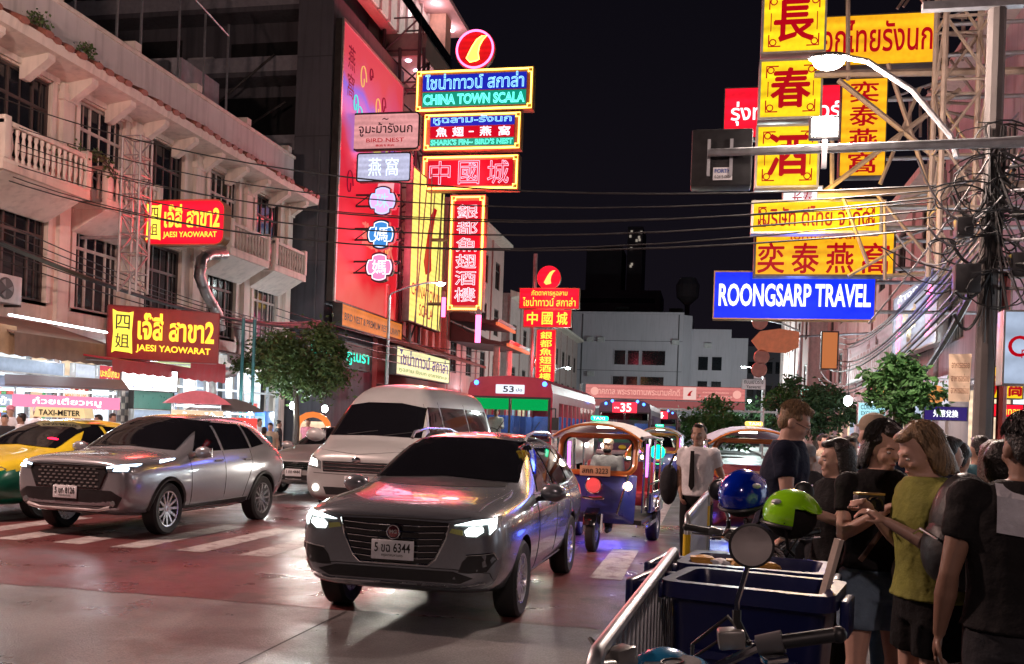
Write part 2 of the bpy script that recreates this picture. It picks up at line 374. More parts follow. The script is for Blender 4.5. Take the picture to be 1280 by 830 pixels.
# ---- cream three-storey shophouse row on the left (local x = along the street, local -y = towards the street)
def facade(name, label, X, Y0, cat='building', side=1, group=None):
    return thing(name, label, cat, (X, Y0, 0), side * PI / 2, group)
jb = facade('shophouse_row', 'cream three-storey shophouse row with balconies and tiled eaves along left pavement', XL, 22.0)
BY = [-8.2, -4.7, -1.05, 2.15, 5.4, 9.1, 12.55]       # bay centres from y=22
x0, x1 = -12., 14.6
ops = []
for b in BY:
    ops += [(b - 1.02, b + 1.02, 7.75, 10.05), (b - 1.02, b + 1.02, 4.35, 6.85)]
for b in BY: ops += [(b - 1.5, b + 1.5, .13, 3.3)]
wm = wall_open(MB(), x0, x1, 0, 10.9, ops, d=.22)
wm.add([(x1, 0, 0), (x1, 9, 0), (x1, 9, 10.9), (x1, 0, 10.9)], [(0, 1, 2, 3)])
wm.add([(x0, 0, 0), (x0, 9, 0), (x0, 9, 10.9), (x0, 0, 10.9)], [(0, 1, 2, 3)])
wm.build('wall', cream, jb)
MB().box(x0, x1, .9, 1.0, 0, 10.9).build('inner_wall', M('room_dark', (.05, .045, .045), .9), jb)
for i, b in enumerate(BY):
    window(jb, b, 7.75, 2.02, 2.28, .12, wood_dark if i % 2 == 0 else wood_pale, pane_dark, sill=None)
    window(jb, b, 4.35, 2.02, 2.48, .12, wood_dark if i % 3 else wood_pale, pane_dark, sill=cream2)
    # moulded surround
    for zz, hh in ((7.75, 2.3), (4.35, 2.5)):
        s_ = MB(); s_.box(b - 1.2, b - 1.03, -.05, .02, zz - .0, zz + hh + .05); s_.box(b + 1.03, b + 1.2, -.05, .02, zz, zz + hh + .05); s_.box(b - 1.25, b + 1.25, -.08, .02, zz + hh + .05, zz + hh + .2)
        s_.build('window_surround', cream2, jb)
mids = [(a + b) / 2 for a, b in zip(BY, BY[1:])] + [x1 - .25]
for m in mids:
    p = MB(); p.box(m - .22, m + .22, -.12, .0, 3.6, 10.2); p.box(m - .3, m + .3, -.17, .0, 7.1, 7.32); p.box(m - .3, m + .3, -.17, .0, 9.75, 9.95)
    p.build('pilaster', cream2, jb)
MB().box(x0, x1, -.07, 0, 7.12, 7.26).build('string_course', cream2, jb)
MB().box(x0, x1, -.09, 0, 3.62, 3.8).build('string_course', cream2, jb)
# eaves: sloping slab with soffit, brackets, tile edge
ev = MB().prism([(0, 10.25), (-.95, 10.38), (-1.0, 10.62), (0, 11.0)], x0, x1 + .5, 'X'); ev.build('eaves', cream2, jb)
for k in range(16):
    xx = x0 + .6 + k * 1.72
    MB().prism([(0, 9.75), (-.12, 9.75), (-.8, 10.22), (-.8, 10.36), (0, 10.245)], xx - .13, xx + .13, 'X').build('bracket', cream2, jb)
tl = MB().tube([(0, -1.05, 10.63), (0, -.1, 11.02)], [.17, .15], 8, flat=.5).mesh('tile')
for k in range(66):
    rr = random.Random(k * 3)
    if rr.random() < .16: continue
    link('tile', tl, tile_red, jb, (x0 + .2 + k * .41 + rr.uniform(-.05, .05), rr.uniform(-.05, .03), rr.uniform(-.02, .03)))
pp = MB(); pp.box(x0, x1, -.05, .2, 10.95, 12.15); pp.build('parapet', parapet_mat, jb)
MB().box(x0, x1 + .05, -.12, .27, 12.15, 12.27).build('parapet_cap', cream2, jb, bevel=.02)
for k in range(8):
    xx = x0 + 1.5 + k * 3.5
    MB().box(xx - .16, xx + .16, -.14, .28, 12.275, 12.5).build('parapet_block', cream2, jb)
# tall posts of the roof screen behind the parapet
for k, xx in enumerate((1.2, 3.1, 4.3, 6.4, 8.0, 9.6)):
    MB().tube([(xx, .32, 11.2), (xx, .32, 15.3 + .3 * (k % 2))], .045, 6).build('roof_post', steel, jb)
MB().tube([(6.4, .32, 15.6), (9.6, .32, 15.2)], .035, 6).build('roof_rail', steel, jb)
MB().box(6.9, 9.4, .5, 2.6, 11, 13.4).build('roof_shed', M('grey_render', (.24, .23, .25), .85, var=.2, streak=.3), jb)
# balconies
balu = MB().lathe([(.05, 0), (.05, .06), (.028, .12), (.058, .26), (.06, .36), (.028, .6), (.05, .66), (.05, .74)], 8).mesh('baluster', smooth=True)
def balcony(b, hw, dep, zf=7.15):
    o = MB(); o.box(b - hw, b + hw, -dep, -.0, zf - .16, zf); o.prism([(0, zf - .75), (-.1, zf - .75), (-dep + .15, zf - .2), (-dep + .1, zf - .16), (0, zf - .16)], b - hw + .12, b + hw - .12, 'X')
    o = o.build('balcony', cream2, jb)
    r = MB(); r.box(b - hw, b + hw, -dep, -dep + .14, zf + .86, zf + .97); r.box(b - hw, b - hw + .14, -dep + .14, -.02, zf + .86, zf + .97); r.box(b + hw - .14, b + hw, -dep + .14, -.02, zf + .86, zf + .97)
    r.box(b - hw, b + hw, -dep, -dep + .14, zf, zf + .1)
    for sx in (b - hw, b + hw - .2): r.box(sx, sx + .2, -dep - .03, -dep + .17, zf + .1, zf + 1.06)
    r.build('handrail', cream2, o, bevel=.012)
    n = int((2 * hw - .5) / .2)
    for k in range(n):
        link('baluster', balu, cream2, o, (b - hw + .3 + (2 * hw - .6) * k / (n - 1), -dep + .07, zf + .1))
    for sx in (b - hw + .07, b + hw - .07):
        for k in range(int(dep / .24)):
            link('baluster', balu, cream2, o, (sx, -dep + .3 + k * .24, zf + .1))
balcony(-1.6, 1.55, 1.25); balcony(2.1, 1.3, 1.15); balcony(-5.6, 1.6, 1.25); balcony(9.0, 1.45, 1.15); balcony(12.3, 1.4, 1.15)
# ground-floor shopfronts of the row: lit interiors, fascia boards
lit_white = E('shop_light_white', (.8, .92, 1.0), 1.15, uneven=.25)
lit_warm = E('shop_light_warm', (1.0, .72, .48), .85, uneven=.3)
lit_pink = E('shop_light_pink', (1.0, .25, .42), 1.1)
fascia_pale = E('fascia_pale_lit', (.62, .74, .95), .55, uneven=.25)
fascia_white = E('fascia_white_lit', (.8, .86, 1.0), .8, uneven=.2)
shelf_goods = None
def goods(nm, hue, parent, x0, x1, z0, z1, y, step=.22, estr=0.25):
    """shelf stock behind the glass: rows of small packets"""
    r2 = random.Random(hash(nm) % 1000 if False else len(nm) * 7 + int(abs(x0) * 10))
    cols = [(.8, .15, .12), (.85, .65, .12), (.15, .5, .2), (.8, .78, .75), (.2, .3, .6)]
    mbs = [MB() for _ in cols]
    z = z0
    while z < z1 - step * .8:
        x = x0
        while x < x1 - step * .5:
            wdt = step * r2.uniform(.45, .9); hh = step * r2.uniform(.5, .85)
            mbs[r2.randrange(len(cols))].box(x, x + wdt, y - .06, y + .1, z, z + hh); x += wdt + step * .12
        z += step
    for c, m_ in zip(cols, mbs):
        if m_.v: tag(m_.build('shelf_goods', M('packet_%d%d%d' % tuple(int(v * 99) for v in c), c, .5), parent), kind='stuff')
for i, b in enumerate(BY):
    m_ = (lit_white, lit_warm, lit_white, lit_warm, lit_white, fascia_pale, lit_white)[i]
    MB().box(b - 1.5, b + 1.5, .8, .85, .13, 3.3).build('shop_interior', m_, jb)
    sh = MB()
    for z in (.2, .75, 1.3, 1.85): sh.box(b - 1.4, b + .5, .35, .62, z, z + .03)
    sh = sh.build('shelf', M('shelf_white', (.7, .7, .72), .5), jb)
    goods('g%d' % i, i, sh, b - 1.4, b + .5, .25, 2.3, .45, .27)
    fr = MB(); fr.box(b - 1.5, b - 1.42, -.02, .1, .13, 3.3); fr.box(b + 1.42, b + 1.5, -.02, .1, .13, 3.3); fr.box(b + .55, b + .62, -.02, .1, .13, 3.3); fr.box(b - 1.42, b + 1.42, -.02, .1, 2.45, 2.52)
    fr.build('shop_frame', steel, jb)
# ---- grey block behind with air conditioners and its dark flank
gb = thing('grey_block', 'tall grey concrete block with ledges and air conditioners behind the cream shophouses', 'building', (-16, 38.3, 0))
grey = M('grey_concrete', (.11, .105, .12), .85, var=.18, scale=.5, bump=.1, streak=.5)
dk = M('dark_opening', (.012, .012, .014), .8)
gw = MB(); gw.box(-28, -2.2, 2.2, 9.5, 0, 30); gw.box(-1.75, -.15, 0, 9.5, 0, 19.8); gw.build('wall', grey, gb)
for z in (13.1, 16.6, 19.5, 22.6):
    MB().box(-28, -1.76, .9, 2.19, z, z + .22).build('ledge', grey, gb)
    MB().box(-28, -1.76, .95, 1.0, z + .22, z + .9).build('ledge_rail', steel if False else M('grey_rail_panel', (.3, .29, .32), .7), gb)
for z in (5.2, 8.3, 10.4, 13.6, 17):
    MB().box(-1.74, -.16, -.02, .0, z, z + .03).build('wall_seam', M('seam', (.06, .06, .065), .9), gb)
for (xx, zz) in ((-1.0, 9.3), (-1.0, 8.9), (-1.0, 11.9)):
    v = MB().box(xx, xx + .3, -.04, 0, zz, zz + .3)
    for k in range(4): v.box(xx + .02, xx + .28, -.07, -.04, zz + .03 + k * .07, zz + .06 + k * .07)
    v.build('wall_vent', M('vent_grey', (.12, .12, .13), .7), gb)
MB().tube([(-.55, -.06, 4), (-.55, -.06, 13)], .05, 6).build('drain_pipe', M('vent_grey', (.12, .12, .13), .7), gb)
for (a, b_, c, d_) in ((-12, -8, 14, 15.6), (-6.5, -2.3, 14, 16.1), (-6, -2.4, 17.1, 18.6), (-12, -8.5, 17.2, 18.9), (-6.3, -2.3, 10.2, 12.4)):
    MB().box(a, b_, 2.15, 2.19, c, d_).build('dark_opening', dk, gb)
MB().prism([(-9.5, 12.4), (-3.4, 12.4), (-4.6, 13.5), (-6.0, 14.6), (-8, 14.6)], -3, .6, 'Y').build('lean_to_roof', M('dark_sheet_roof', (.04, .04, .045), .7), gb)
for (p, q) in (((-8.5, .8, 13.4), (-3.2, .8, 17.5)), ((-6.4, .8, 13.2), (-2.6, .8, 15.4))):
    MB().tube([p, q], .05, 6).build('strut', dark_steel, gb)
# air-conditioner outdoor units
def ac_proto():
    r = thing('air_conditioner', 'x', 'air conditioner')
    MB().box(-.42, .42, -.16, .16, 0, .62).build('casing', M('ac_white', (.5, .49, .5), .5, var=.15, streak=.4), r, bevel=.02)
    g_ = MB().lathe([(.24, -.185), (.24, -.165), (.0, -.165)], 20, (-.1, 0, .31), 'Y').build('fan_grille', M('ac_grille', (.06, .06, .065), .5), r)
    f_ = MB()
    for k in range(3):
        a = k * 2.1; f_.prism([(.04 * math.cos(a), .04 * math.sin(a)), (.2 * math.cos(a - .3), .2 * math.sin(a - .3)), (.21 * math.cos(a + .35), .21 * math.sin(a + .35))], -.2, -.19)
    f_.v = [(v[0] - .1, v[1], v[2] + .31) for v in f_.v]; f_.build('fan_blades', M('ac_blade', (.2, .2, .21), .5), g_)
    b_ = MB(); b_.box(-.36, -.3, -.2, .2, -.05, 0); b_.box(.3, .36, -.2, .2, -.05, 0); b_.build('bracket', dark_steel, r)
    return r
AC = ac_proto(); ac_used = [False]
def ac(loc, rz, label, group, s=1.):
    o = AC if not ac_used[0] else copy_tree(AC); ac_used[0] = True
    o.location = loc; o.rotation_euler.z = rz; o.scale = (s, s, s); tag(o, label, 'air conditioner', group)
for k, (dx, dz, yy) in enumerate(((-13.2, 19.73, 1.6), (-10.6, 19.73, 1.6), (-7.6, 19.73, 1.6), (-3.4, 19.73, 1.6), (-11.6, 16.83, 1.6), (-9.4, 16.83, 1.6), (-7.1, 16.83, 1.6))):
    ac((-16 + dx, 38.3 + yy, dz), 0, 'grey air conditioner unit on a ledge of the grey block, %s' % ('upper row, %s' % ('far left', 'second', 'third', 'nearest the billboard')[k] if k < 4 else 'lower row, %s' % ('left', 'middle', 'right')[k - 4]), 'air conditioners on the grey block', 1.5)
for k, (yy, zz, lab) in enumerate(((20.1, 4.1, 'white air conditioner on cream wall at far left above awning'), (24.9, 3.75, 'left of two air conditioners behind the lower yellow restaurant sign'), (26.2, 3.7, 'right of two air conditioners behind the lower yellow restaurant sign'))):
    ac((XL + .3, yy, zz), PI / 2, lab, 'air conditioners on the cream shophouses', 1.1)

# ---- hotel beyond the billboard: glazed upper floor and roof overhang with downlights
hb = facade('hotel_building', 'tall hotel with glazed upper floor and lit overhanging soffits behind billboard', -17.75, 52.6); hb.location.z = 2.0
pink_wall = M('pink_render', (.5, .3, .28), .7, var=.15, scale=.6, streak=.3)
MB().box(-4.4, 4.2, .0, 12, -2, 23).build('wall', pink_wall, hb)
MB().prism([(-.6, 23.0), (-2.9, 23.0), (-2.9, 23.25), (-.6, 24.2)], -9.4, 3.7, 'X').build('roof_overhang', M('soffit_pink', (.62, .42, .42), .7, var=.08), hb)
MB().prism([(-.6, 18.5), (-2.8, 18.5), (-2.9, 19.4), (-2.8, 19.65), (-.6, 19.65)], -5.2, .2, 'X').build('balcony_band', M('olive_band', (.16, .14, .12), .7), hb)
MB().box(-5.2, .1, -2.75, -.62, 18.42, 18.49).build('band_soffit', MC['soffit_pink'], hb)
MB().box(-9.4, 3.4, -1.2, -.62, 19.66, 22.99).build('upper_floor', pink_wall, hb)
for k in range(7):
    xx = -9.2 + k * 1.33
    MB().box(xx, xx + 1.16, -1.3, -1.21, 19.8, 22.7).build('window', M('hotel_glass', (.3, .26, .25), .15, var=.3, emit=(1, .8, .7), estr=.3), hb)
    MB().box(xx + 1.16, xx + 1.3, -1.4, -1.21, 19.7, 22.9).build('mullion', M('hotel_mullion', (.45, .38, .36), .6), hb)
MB().box(.2, 1.3, -2.3, -1.21, 18.5, 22.98).build('end_pier', M('warm_pier', (.6, .4, .3), .7), hb)
MB().box(-9.4, .1, -2.8, -2.77, 19.66, 20.3).build('balcony_glass', GLASS('rail_glass'), hb)
dl_ = MB().lathe([(.0, -.05), (.13, -.05), (.16, 0)], 12).mesh('downlight')
for k in range(7):
    link('downlight', dl_, E('downlight_violet', (1, .75, 1), 9, sample=False), hb, (-8.8 + k * 1.9, -2.0, 22.99))
    if k < 4: link('downlight', dl_, MC['downlight_violet'], hb, (-4.8 + k * 1.4, -1.8, 18.41))
# ------------------------------------------------------------------ illuminated signs
Y_face = E('lit_yellow', (1, .64, .012), 1.0, uneven=.28)
YO_face = E('lit_amber', (1, .45, .012), .95, uneven=.28)
R_face = E('lit_red', (1, .008, .03), 1.0, uneven=.3)
RB_face = E('lit_red_dark', (.85, .008, .012), .75, uneven=.2)
B_face = E('lit_blue', (.006, .03, 1), .95, uneven=.2)
W_face = E('lit_white', (.95, .93, 1), 1.1, uneven=.1)
P_face = E('lit_pink_white', (1, .42, .42), .62, uneven=.2)
L_face = E('lit_lilac', (.62, .62, .85), .75, uneven=.15)
neon_y = E('neon_yellow', (1, .68, .1), 4.5)
neon_w = E('neon_white', (1, .72, .8), 1.7, sample=False)
neon_m = E('neon_magenta', (1, .34, .46), 2.0, sample=False)
neon_b = E('neon_blue', (.25, .6, 1), 1.7, sample=False)
neon_t = E('neon_teal', (.15, 1, .8), 1.8, sample=False)
neon_p = E('neon_pink', (1, .1, .3), 5.0)
red_print = E('red_backlit_print', (.6, .0, .01), .6, sample=False)
yellow_print = E('yellow_lit_letter', (1, .72, .06), 1.25, sample=False)
white_print = E('white_backlit_print', (.95, .95, 1), 1.35, sample=False)
navy_print = E('navy_backlit_print', (.05, .04, .35), .5, sample=False)
brown_print = M('brown_print', (.06, .03, .03), .6)
cab_dark = M('sign_cabinet_dark', (.06, .05, .045), .5, .3, var=.3)
cab_alu = M('sign_cabinet_aluminium', (.45, .44, .42), .4, .7, var=.15)
cab_brown = M('sign_cabinet_brown', (.22, .12, .05), .5, .2, var=.2)
def place(rect, Y=None, X=None):
    """centre of the base, width and height of an upright panel that stands in a plane across (Y) or along (X) the street"""
    x0, y0, x1, y1 = rect; xm, ym = (x0 + x1) / 2, (y0 + y1) / 2
    a, b = at(x0, ym, X, Y), at(x1, ym, X, Y); t, u = at(xm, y0, X, Y), at(xm, y1, X, Y); c = at(xm, ym, X, Y)
    wd = abs(b.x - a.x) if Y is not None else abs(b.y - a.y); h = abs(t.z - u.z)
    return Vector((c.x, c.y, c.z - h / 2)), wd, h
def rrect(w_, h, r, n=5):
    out = []
    for (cx_, cz, a0) in ((w_ / 2 - r, h - r, 0), (-w_ / 2 + r, h - r, 90), (-w_ / 2 + r, r, 180), (w_ / 2 - r, r, 270)):
        for k in range(n + 1):
            a = math.radians(a0 + 90 * k / n); out.append((cx_ + r * math.cos(a), cz + r * math.sin(a)))
    return out
def sign(name, label, rect, Y=None, X=None, face=None, cab=cab_dark, texts=(), depth=.25, rim=.05, border=None, r=0., side=None, group=None, plates=(), rz=None, cat='sign', wh=None, loc=None, arms=None, glow=None):
    """box sign: cabinet, front face, raised rim, glowing plates painting in the neon light behind the letters, neon border, lettering; arms = brackets to a wall at that X"""
    if loc is None: loc, wd, h = place(rect, Y, X)
    if wh: wd, h = wh
    if rz is None: rz = 0 if Y is not None else (PI / 2 if (X or 0) < 0 else -PI / 2)
    o = thing(name, label, cat, loc, rz, group)
    if r > 0:
        pg = rrect(wd, h, r); MB().prism(pg, .0, depth).build('cabinet', cab, o)
        MB().prism(rrect(wd - rim * 2, h - rim * 2, max(.02, r - rim)), -.02, -.002).build('face', face, o).location.z = rim
        MB().tube([(p[0], -.01, p[1]) for p in pg], rim * .45, 6, closed=True).build('rim', cab, o)
    else:
        MB().box(-wd / 2, wd / 2, .0, depth, 0, h).build('cabinet', cab, o, bevel=.01)
        MB().box(-wd / 2 + rim, wd / 2 - rim, -.02, -.002, rim, h - rim).build('face', face, o)
        fr = MB(); fr.box(-wd / 2, wd / 2, -.05, -.003, 0, rim); fr.box(-wd / 2, wd / 2, -.05, -.003, h - rim, h); fr.box(-wd / 2, -wd / 2 + rim, -.049, -.003, rim, h - rim); fr.box(wd / 2 - rim, wd / 2, -.049, -.003, rim, h - rim)
        fr.build('rim', cab, o)
    for (a, b, c, d, m_) in plates:
        MB().box(-wd / 2 + a * wd, -wd / 2 + b * wd, -.04, -.021, c * h, d * h).build('neon_glow_plate', m_, o)
    if border:
        i = rim + .06; q = .16
        pts = [(-wd / 2 + i + q, i), (wd / 2 - i - q, i), (wd / 2 - i - q, i + q), (wd / 2 - i, i + q), (wd / 2 - i, h - i - q), (wd / 2 - i - q, h - i - q), (wd / 2 - i - q, h - i), (-wd / 2 + i + q, h - i), (-wd / 2 + i + q, h - i - q), (-wd / 2 + i, h - i - q), (-wd / 2 + i, i + q), (-wd / 2 + i + q, i + q)]
        MB().tube([(p[0], -.09, p[1]) for p in pts], .035, 6, closed=True).build('neon_border', border, o)
        i2 = i - .04
        MB().tube([(p[0], -.07, p[1]) for p in ((-wd / 2 + i2, i2), (wd / 2 - i2, i2), (wd / 2 - i2, h - i2), (-wd / 2 + i2, h - i2))], .02, 6, closed=True).build('neon_border', border, o)
    for t in texts:
        s_, a, b, c, d, m_ = t[:6]; kw = t[6] if len(t) > 6 else {}
        lettering(s_, -wd / 2 + a * wd, -wd / 2 + b * wd, c * h, d * h, -.032 if not plates else -.055, m_, o, **kw)
    if arms is not None:
        sx = arms - loc[0]
        for zz in (h * .2, h * .8):
            e = wd / 2 * (1 if sx > 0 else -1)
            MB().tube([(e, depth / 2, zz), (sx, depth / 2, zz)], .05, 6).build('arm', steel, o)
        MB().tube([(e, depth / 2, h * .8), (sx, depth / 2, h * .8 + 1.1)], .03, 6).build('arm', steel, o)
    if glow: add_light('sign_glow', (glow[2] if len(glow) > 2 else 0, -.9, h / 2), glow[0], glow[1], o, min(wd, h) * .4)
    return o, wd, h
N = dict(neon=.022, bold=0.)
FIN = [(-.55, -.42), (-.3, -.62), (.12, -.56), (.3, -.5), (.22, -.2), (.3, .15), (.52, .45), (.75, .62), (.45, .62), (.1, .45), (-.2, .1), (-.45, -.28)]
def fin_disc(px, py, rp, Y, label, lit):
    c = at(px, py, Y=Y); r = (at(px + rp, py, Y=Y) - c).length
    o = thing('disc_sign', label, 'sign', (c.x, c.y, c.z - r))
    MB().lathe([(r, .0), (r, .25), (0, .25)], 40, (0, 0, r), 'Y').build('cabinet', cab_brown, o)
    MB().lathe([(0, -.01), (r * .97, -.01), (r * .97, .0)], 40, (0, 0, r), 'Y').build('face', RB_face if lit else R_face, o)
    if lit: MB().tube([(r * .9 * math.cos(a * PI / 20), -.08, r + r * .9 * math.sin(a * PI / 20)) for a in range(40)], .05, 6, closed=True).build('neon_ring', neon_p, o)
    MB().prism([(p[0] * r * .72, r + p[1] * r * .95) for p in FIN], -.05, -.015).build('fin_emblem', E('fin_gold', (1, .62, .12), 1.4, sample=False), o)
    if lit: MB().tube([(p[0] * r * .75, -.08, r + p[1] * r) for p in FIN], .03, 6, closed=True).build('neon_outline', neon_y, o)
    MB().box(-.3, .3, .05, .2, -.4, .05).build('bracket', dark_steel, o)
    return o
YS = 46.0
fin_disc(594, 62, 25, YS, 'round neon sign with gold fin in pink ring above blue restaurant sign', True)
blue_plate = E('blue_glow_plate', (.01, .03, .75), .5); green_plate = E('green_glow_plate', (.0, .5, .32), .5); red_plate = E('red_glow_plate', (.8, .002, .022), .55)  # dim emission stands in for neon light falling on the boards
sign('restaurant_sign', 'wide neon sign with blue Thai line over green English line in yellow border', (519, 86, 666, 139), YS, face=cab_brown, cab=cab_brown, border=neon_y, depth=.5,
     plates=((.06, .94, .5, .88, blue_plate), (.06, .94, .13, .47, green_plate)), texts=(('ไชน่าทาวน์ สกาล่า', .08, .92, .53, .9, neon_b, N), ('CHINA TOWN SCALA', .07, .93, .17, .42, neon_t, dict(neon=.03))))
sign('restaurant_sign', 'neon sign with blue Thai, white Chinese and green English lines below widest sign', (529, 141, 651, 188), YS, face=cab_brown, cab=cab_brown, border=neon_y, depth=.5,
     plates=((.07, .93, .66, .9, blue_plate), (.07, .93, .34, .64, red_plate), (.07, .93, .12, .32, green_plate)), texts=(('หูฉลาม-รังนก', .1, .9, .68, .93, neon_b, N), ('魚', .13, .25, .37, .63, neon_w, N), ('翅', .3, .42, .37, .63, neon_w, N), ('-', .47, .52, .48, .51, neon_w), ('燕', .58, .7, .37, .63, neon_w, N), ('窩', .77, .89, .37, .63, neon_w, N), ("SHARK'S FIN~ BIRD'S NEST", .08, .92, .15, .3, neon_t, dict(neon=.02))))
sign('restaurant_sign', 'red neon sign with three outlined Chinese characters in yellow border', (527, 194, 648, 238), YS, face=cab_brown, cab=cab_brown, border=neon_y, depth=.5, glow=(900, (1, .06, .1)),
     plates=((.06, .94, .14, .86, red_plate),), texts=tuple((c, .08 + i * .3, .3 + i * .3, .17, .84, neon_m, dict(neon=.011)) for i, c in enumerate('中國城')))
sign('restaurant_sign', 'tall vertical red neon sign with six Chinese characters in yellow border', (561, 244, 605, 389), YS, face=cab_brown, cab=cab_brown, border=neon_y, depth=.5, glow=(1300, (1, .06, .1), 1.6),
     plates=((.13, .87, .05, .95, red_plate),), texts=(('銀都魚翅酒樓', .2, .8, .07, .93, neon_w, dict(neon=.012, vertical=True)),))
st = thing('sign_gantry', 'dark steel brackets carrying the stacked neon restaurant signs on left', 'steel frame', at(500, 300, Y=YS + .8))
for (px, py, qx, qy) in ((470, 112, 660, 112), (470, 165, 640, 165), (470, 216, 640, 216), (470, 300, 560, 300), (500, 380, 600, 380), (530, 60, 530, 390), (500, 60, 500, 430)):
    a, b = at(px, py, Y=YS + .8) - st.location, at(qx, qy, Y=YS + .8) - st.location
    MB().tube([a, b], .09, 6).build('beam', dark_steel, st)
for k, (px, y0, y1) in enumerate(((554, 372, 396), (597, 394, 428))):
    a, b = at(px, y0, Y=YS - .2), at(px, y1, Y=YS - .2)
    o = thing('neon_tassel', ('short' if k == 0 else 'long') + ' pink neon tassel hanging below tall vertical red sign', 'neon tube', b)
    MB().tube([(0, 0, 0), (0, 0, (a - b).length)], .14 if k else .1, 8).build('tube', neon_p, o); MB().box(-.08, .08, -.08, .08, (a - b).length, (a - b).length + .3).build('cap', dark_steel, o)
# second, plain lightbox stack farther down the street
Y2 = 62.0
fin_disc(686, 347, 15, Y2, 'small round red sign with gold fin above farther red signs', False)
sign('lightbox_sign', 'red lightbox with two yellow Thai lines, top of the farther sign stack', (649, 360, 724, 386), Y2, glow=(700, (1, .05, .06)), face=R_face, cab=cab_brown, depth=.4, texts=(('ภัตตาคารหูฉลาม', .2, .8, .56, .9, yellow_print), ('ไชน่าทาวน์ สกาล่า', .06, .94, .12, .55, yellow_print)))
sign('lightbox_sign', 'small red lightbox with three yellow Chinese characters in farther sign stack', (654, 387, 714, 409), Y2, face=R_face, cab=cab_brown, depth=.4, texts=tuple((c, .08 + i * .31, .3 + i * .31, .15, .85, yellow_print, dict(bold=.02)) for i, c in enumerate('中國城')))
sign('lightbox_sign', 'narrow vertical red lightbox with yellow Chinese characters beside the red bus roof', (670, 412, 694, 478), Y2, glow=(700, (1, .05, .06)), face=R_face, cab=cab_brown, depth=.4, texts=(('銀都魚翅酒樓', .2, .8, .03, .97, yellow_print, dict(vertical=True, bold=.02)),))
# pink bird's-nest shop signs on the lattice
sign('lightbox_sign', 'pink rounded lightbox with dark Thai letters in front of red billboard', (440, 141, 524, 187), 40, face=P_face, cab=cab_dark, r=.18, depth=.3, rim=.06, texts=(('จูมะม้ารังนก', .1, .9, .36, .74, brown_print, dict(bold=.012)), ('BIRD NEST', .22, .78, .2, .31, red_print), ('燕窩专卖店', .36, .64, .08, .14, red_print), ('~', .45, .54, .8, .85, brown_print)))
sign('lightbox_sign', 'pale lilac lightbox with two faint Chinese characters below pink rounded lightbox', (446, 191, 513, 227), 40, face=L_face, cab=cab_dark, r=.12, depth=.3, texts=(('燕', .22, .46, .2, .82, E('blue_white_print', (.6, .72, 1), 1.5, sample=False)), ('窩', .54, .78, .2, .82, MC['blue_white_print'])))
def quatrefoil(px, py, rp, Y, face, ch, cm, label):
    c = at(px, py, Y=Y); r = (at(px + rp, py, Y=Y) - c).length; o = thing('quatrefoil_sign', label, 'sign', (c.x, c.y, c.z - r), 0, 'quatrefoil shop signs')
    def outl(q):
        pts = []
        for k in range(4):
            a0 = k * PI / 2
            for j in range(-4, 5):
                a = a0 + j * .19; d = r * q * (1.0 if abs(j) < 4 else .8); pts.append((d * math.cos(a), r + d * math.sin(a)))
        return pts
    MB().prism(outl(1.), 0, .25).build('cabinet', cab_dark, o); MB().prism(outl(.9), -.02, -.002).build('face', face, o)
    MB().tube([(p[0], -.03, p[1]) for p in outl(.84)], .02, 6, closed=True).build('inner_rim', cm, o)
    lettering(ch, -r * .48, r * .48, r * .52, r * 1.48, -.035, cm, o)
quatrefoil(478, 251, 18, 40, E('lit_mauve', (.85, .5, .95), .9), '珠', E('char_blue', (.4, .6, 1), 1.3, sample=False), 'uppermost mauve quatrefoil sign with bluish character')
quatrefoil(476, 293, 18, 40, E('lit_sky', (.06, .3, .8), .8), '媽', white_print, 'blue quatrefoil sign with white character between two pink ones')
quatrefoil(474, 334, 18, 40, E('lit_magenta', (.95, .3, .6), .85), '媽', white_print, 'lowest pink quatrefoil sign with white character')
# big red billboard on the grey block
bm_ = bpy.data.materials.new('billboard_print'); bm_.use_nodes = True; nt = bm_.node_tree; b_ = nt.nodes['Principled BSDF']
tc = _node(nt, 'ShaderNodeTexCoord'); sp = _node(nt, 'ShaderNodeSeparateXYZ'); nt.links.new(tc.outputs['Object'], sp.inputs[0])
mr = _node(nt, 'ShaderNodeMapRange'); mr.inputs['From Max'].default_value = 12; mr.inputs['To Min'].default_value = -.16; mr.inputs['To Max'].default_value = .8; nt.links.new(sp.outputs['Z'], mr.inputs['Value'])
ns = _node(nt, 'ShaderNodeTexNoise'); ns.inputs['Scale'].default_value = .3; nt.links.new(tc.outputs['Object'], ns.inputs['Vector'])
ad = _node(nt, 'ShaderNodeMath', operation='MULTIPLY_ADD'); ad.inputs[1].default_value = .5; nt.links.new(ns.outputs['Fac'], ad.inputs[0]); nt.links.new(mr.outputs[0], ad.inputs[2])
cr_ = _node(nt, 'ShaderNodeValToRGB'); nt.links.new(ad.outputs[0], cr_.inputs[0])
cr_.color_ramp.elements.remove(cr_.color_ramp.elements[1]); cr_.color_ramp.elements[0].color = (.95, .2, .15, 1)
for p_, c_ in ((.12, (.9, .12, .1, 1)), (.2, (.85, .02, .03, 1)), (.58, (.8, .01, .035, 1)), (.66, (.8, .05, .1, 1)), (.72, (.5, .16, .55, 1)), (.8, (.2, .16, .85, 1)), (.86, (.75, .1, .22, 1)), (.99, (.8, .07, .1, 1))):
    e_ = cr_.color_ramp.elements.new(p_); e_.color = c_
nt.links.new(cr_.outputs[0], b_.inputs['Emission Color']); b_.inputs['Emission Strength'].default_value = .7; b_.inputs['Base Color'].default_value = (.02, .003, .004, 1); b_.inputs['Specular IOR Level'].default_value = .1
MC['billboard_print'] = bm_
bb = thing('billboard', 'huge red and pink lit billboard on the grey block above the street', 'billboard', (-15.75, 42.4, 6.6), PI / 2)
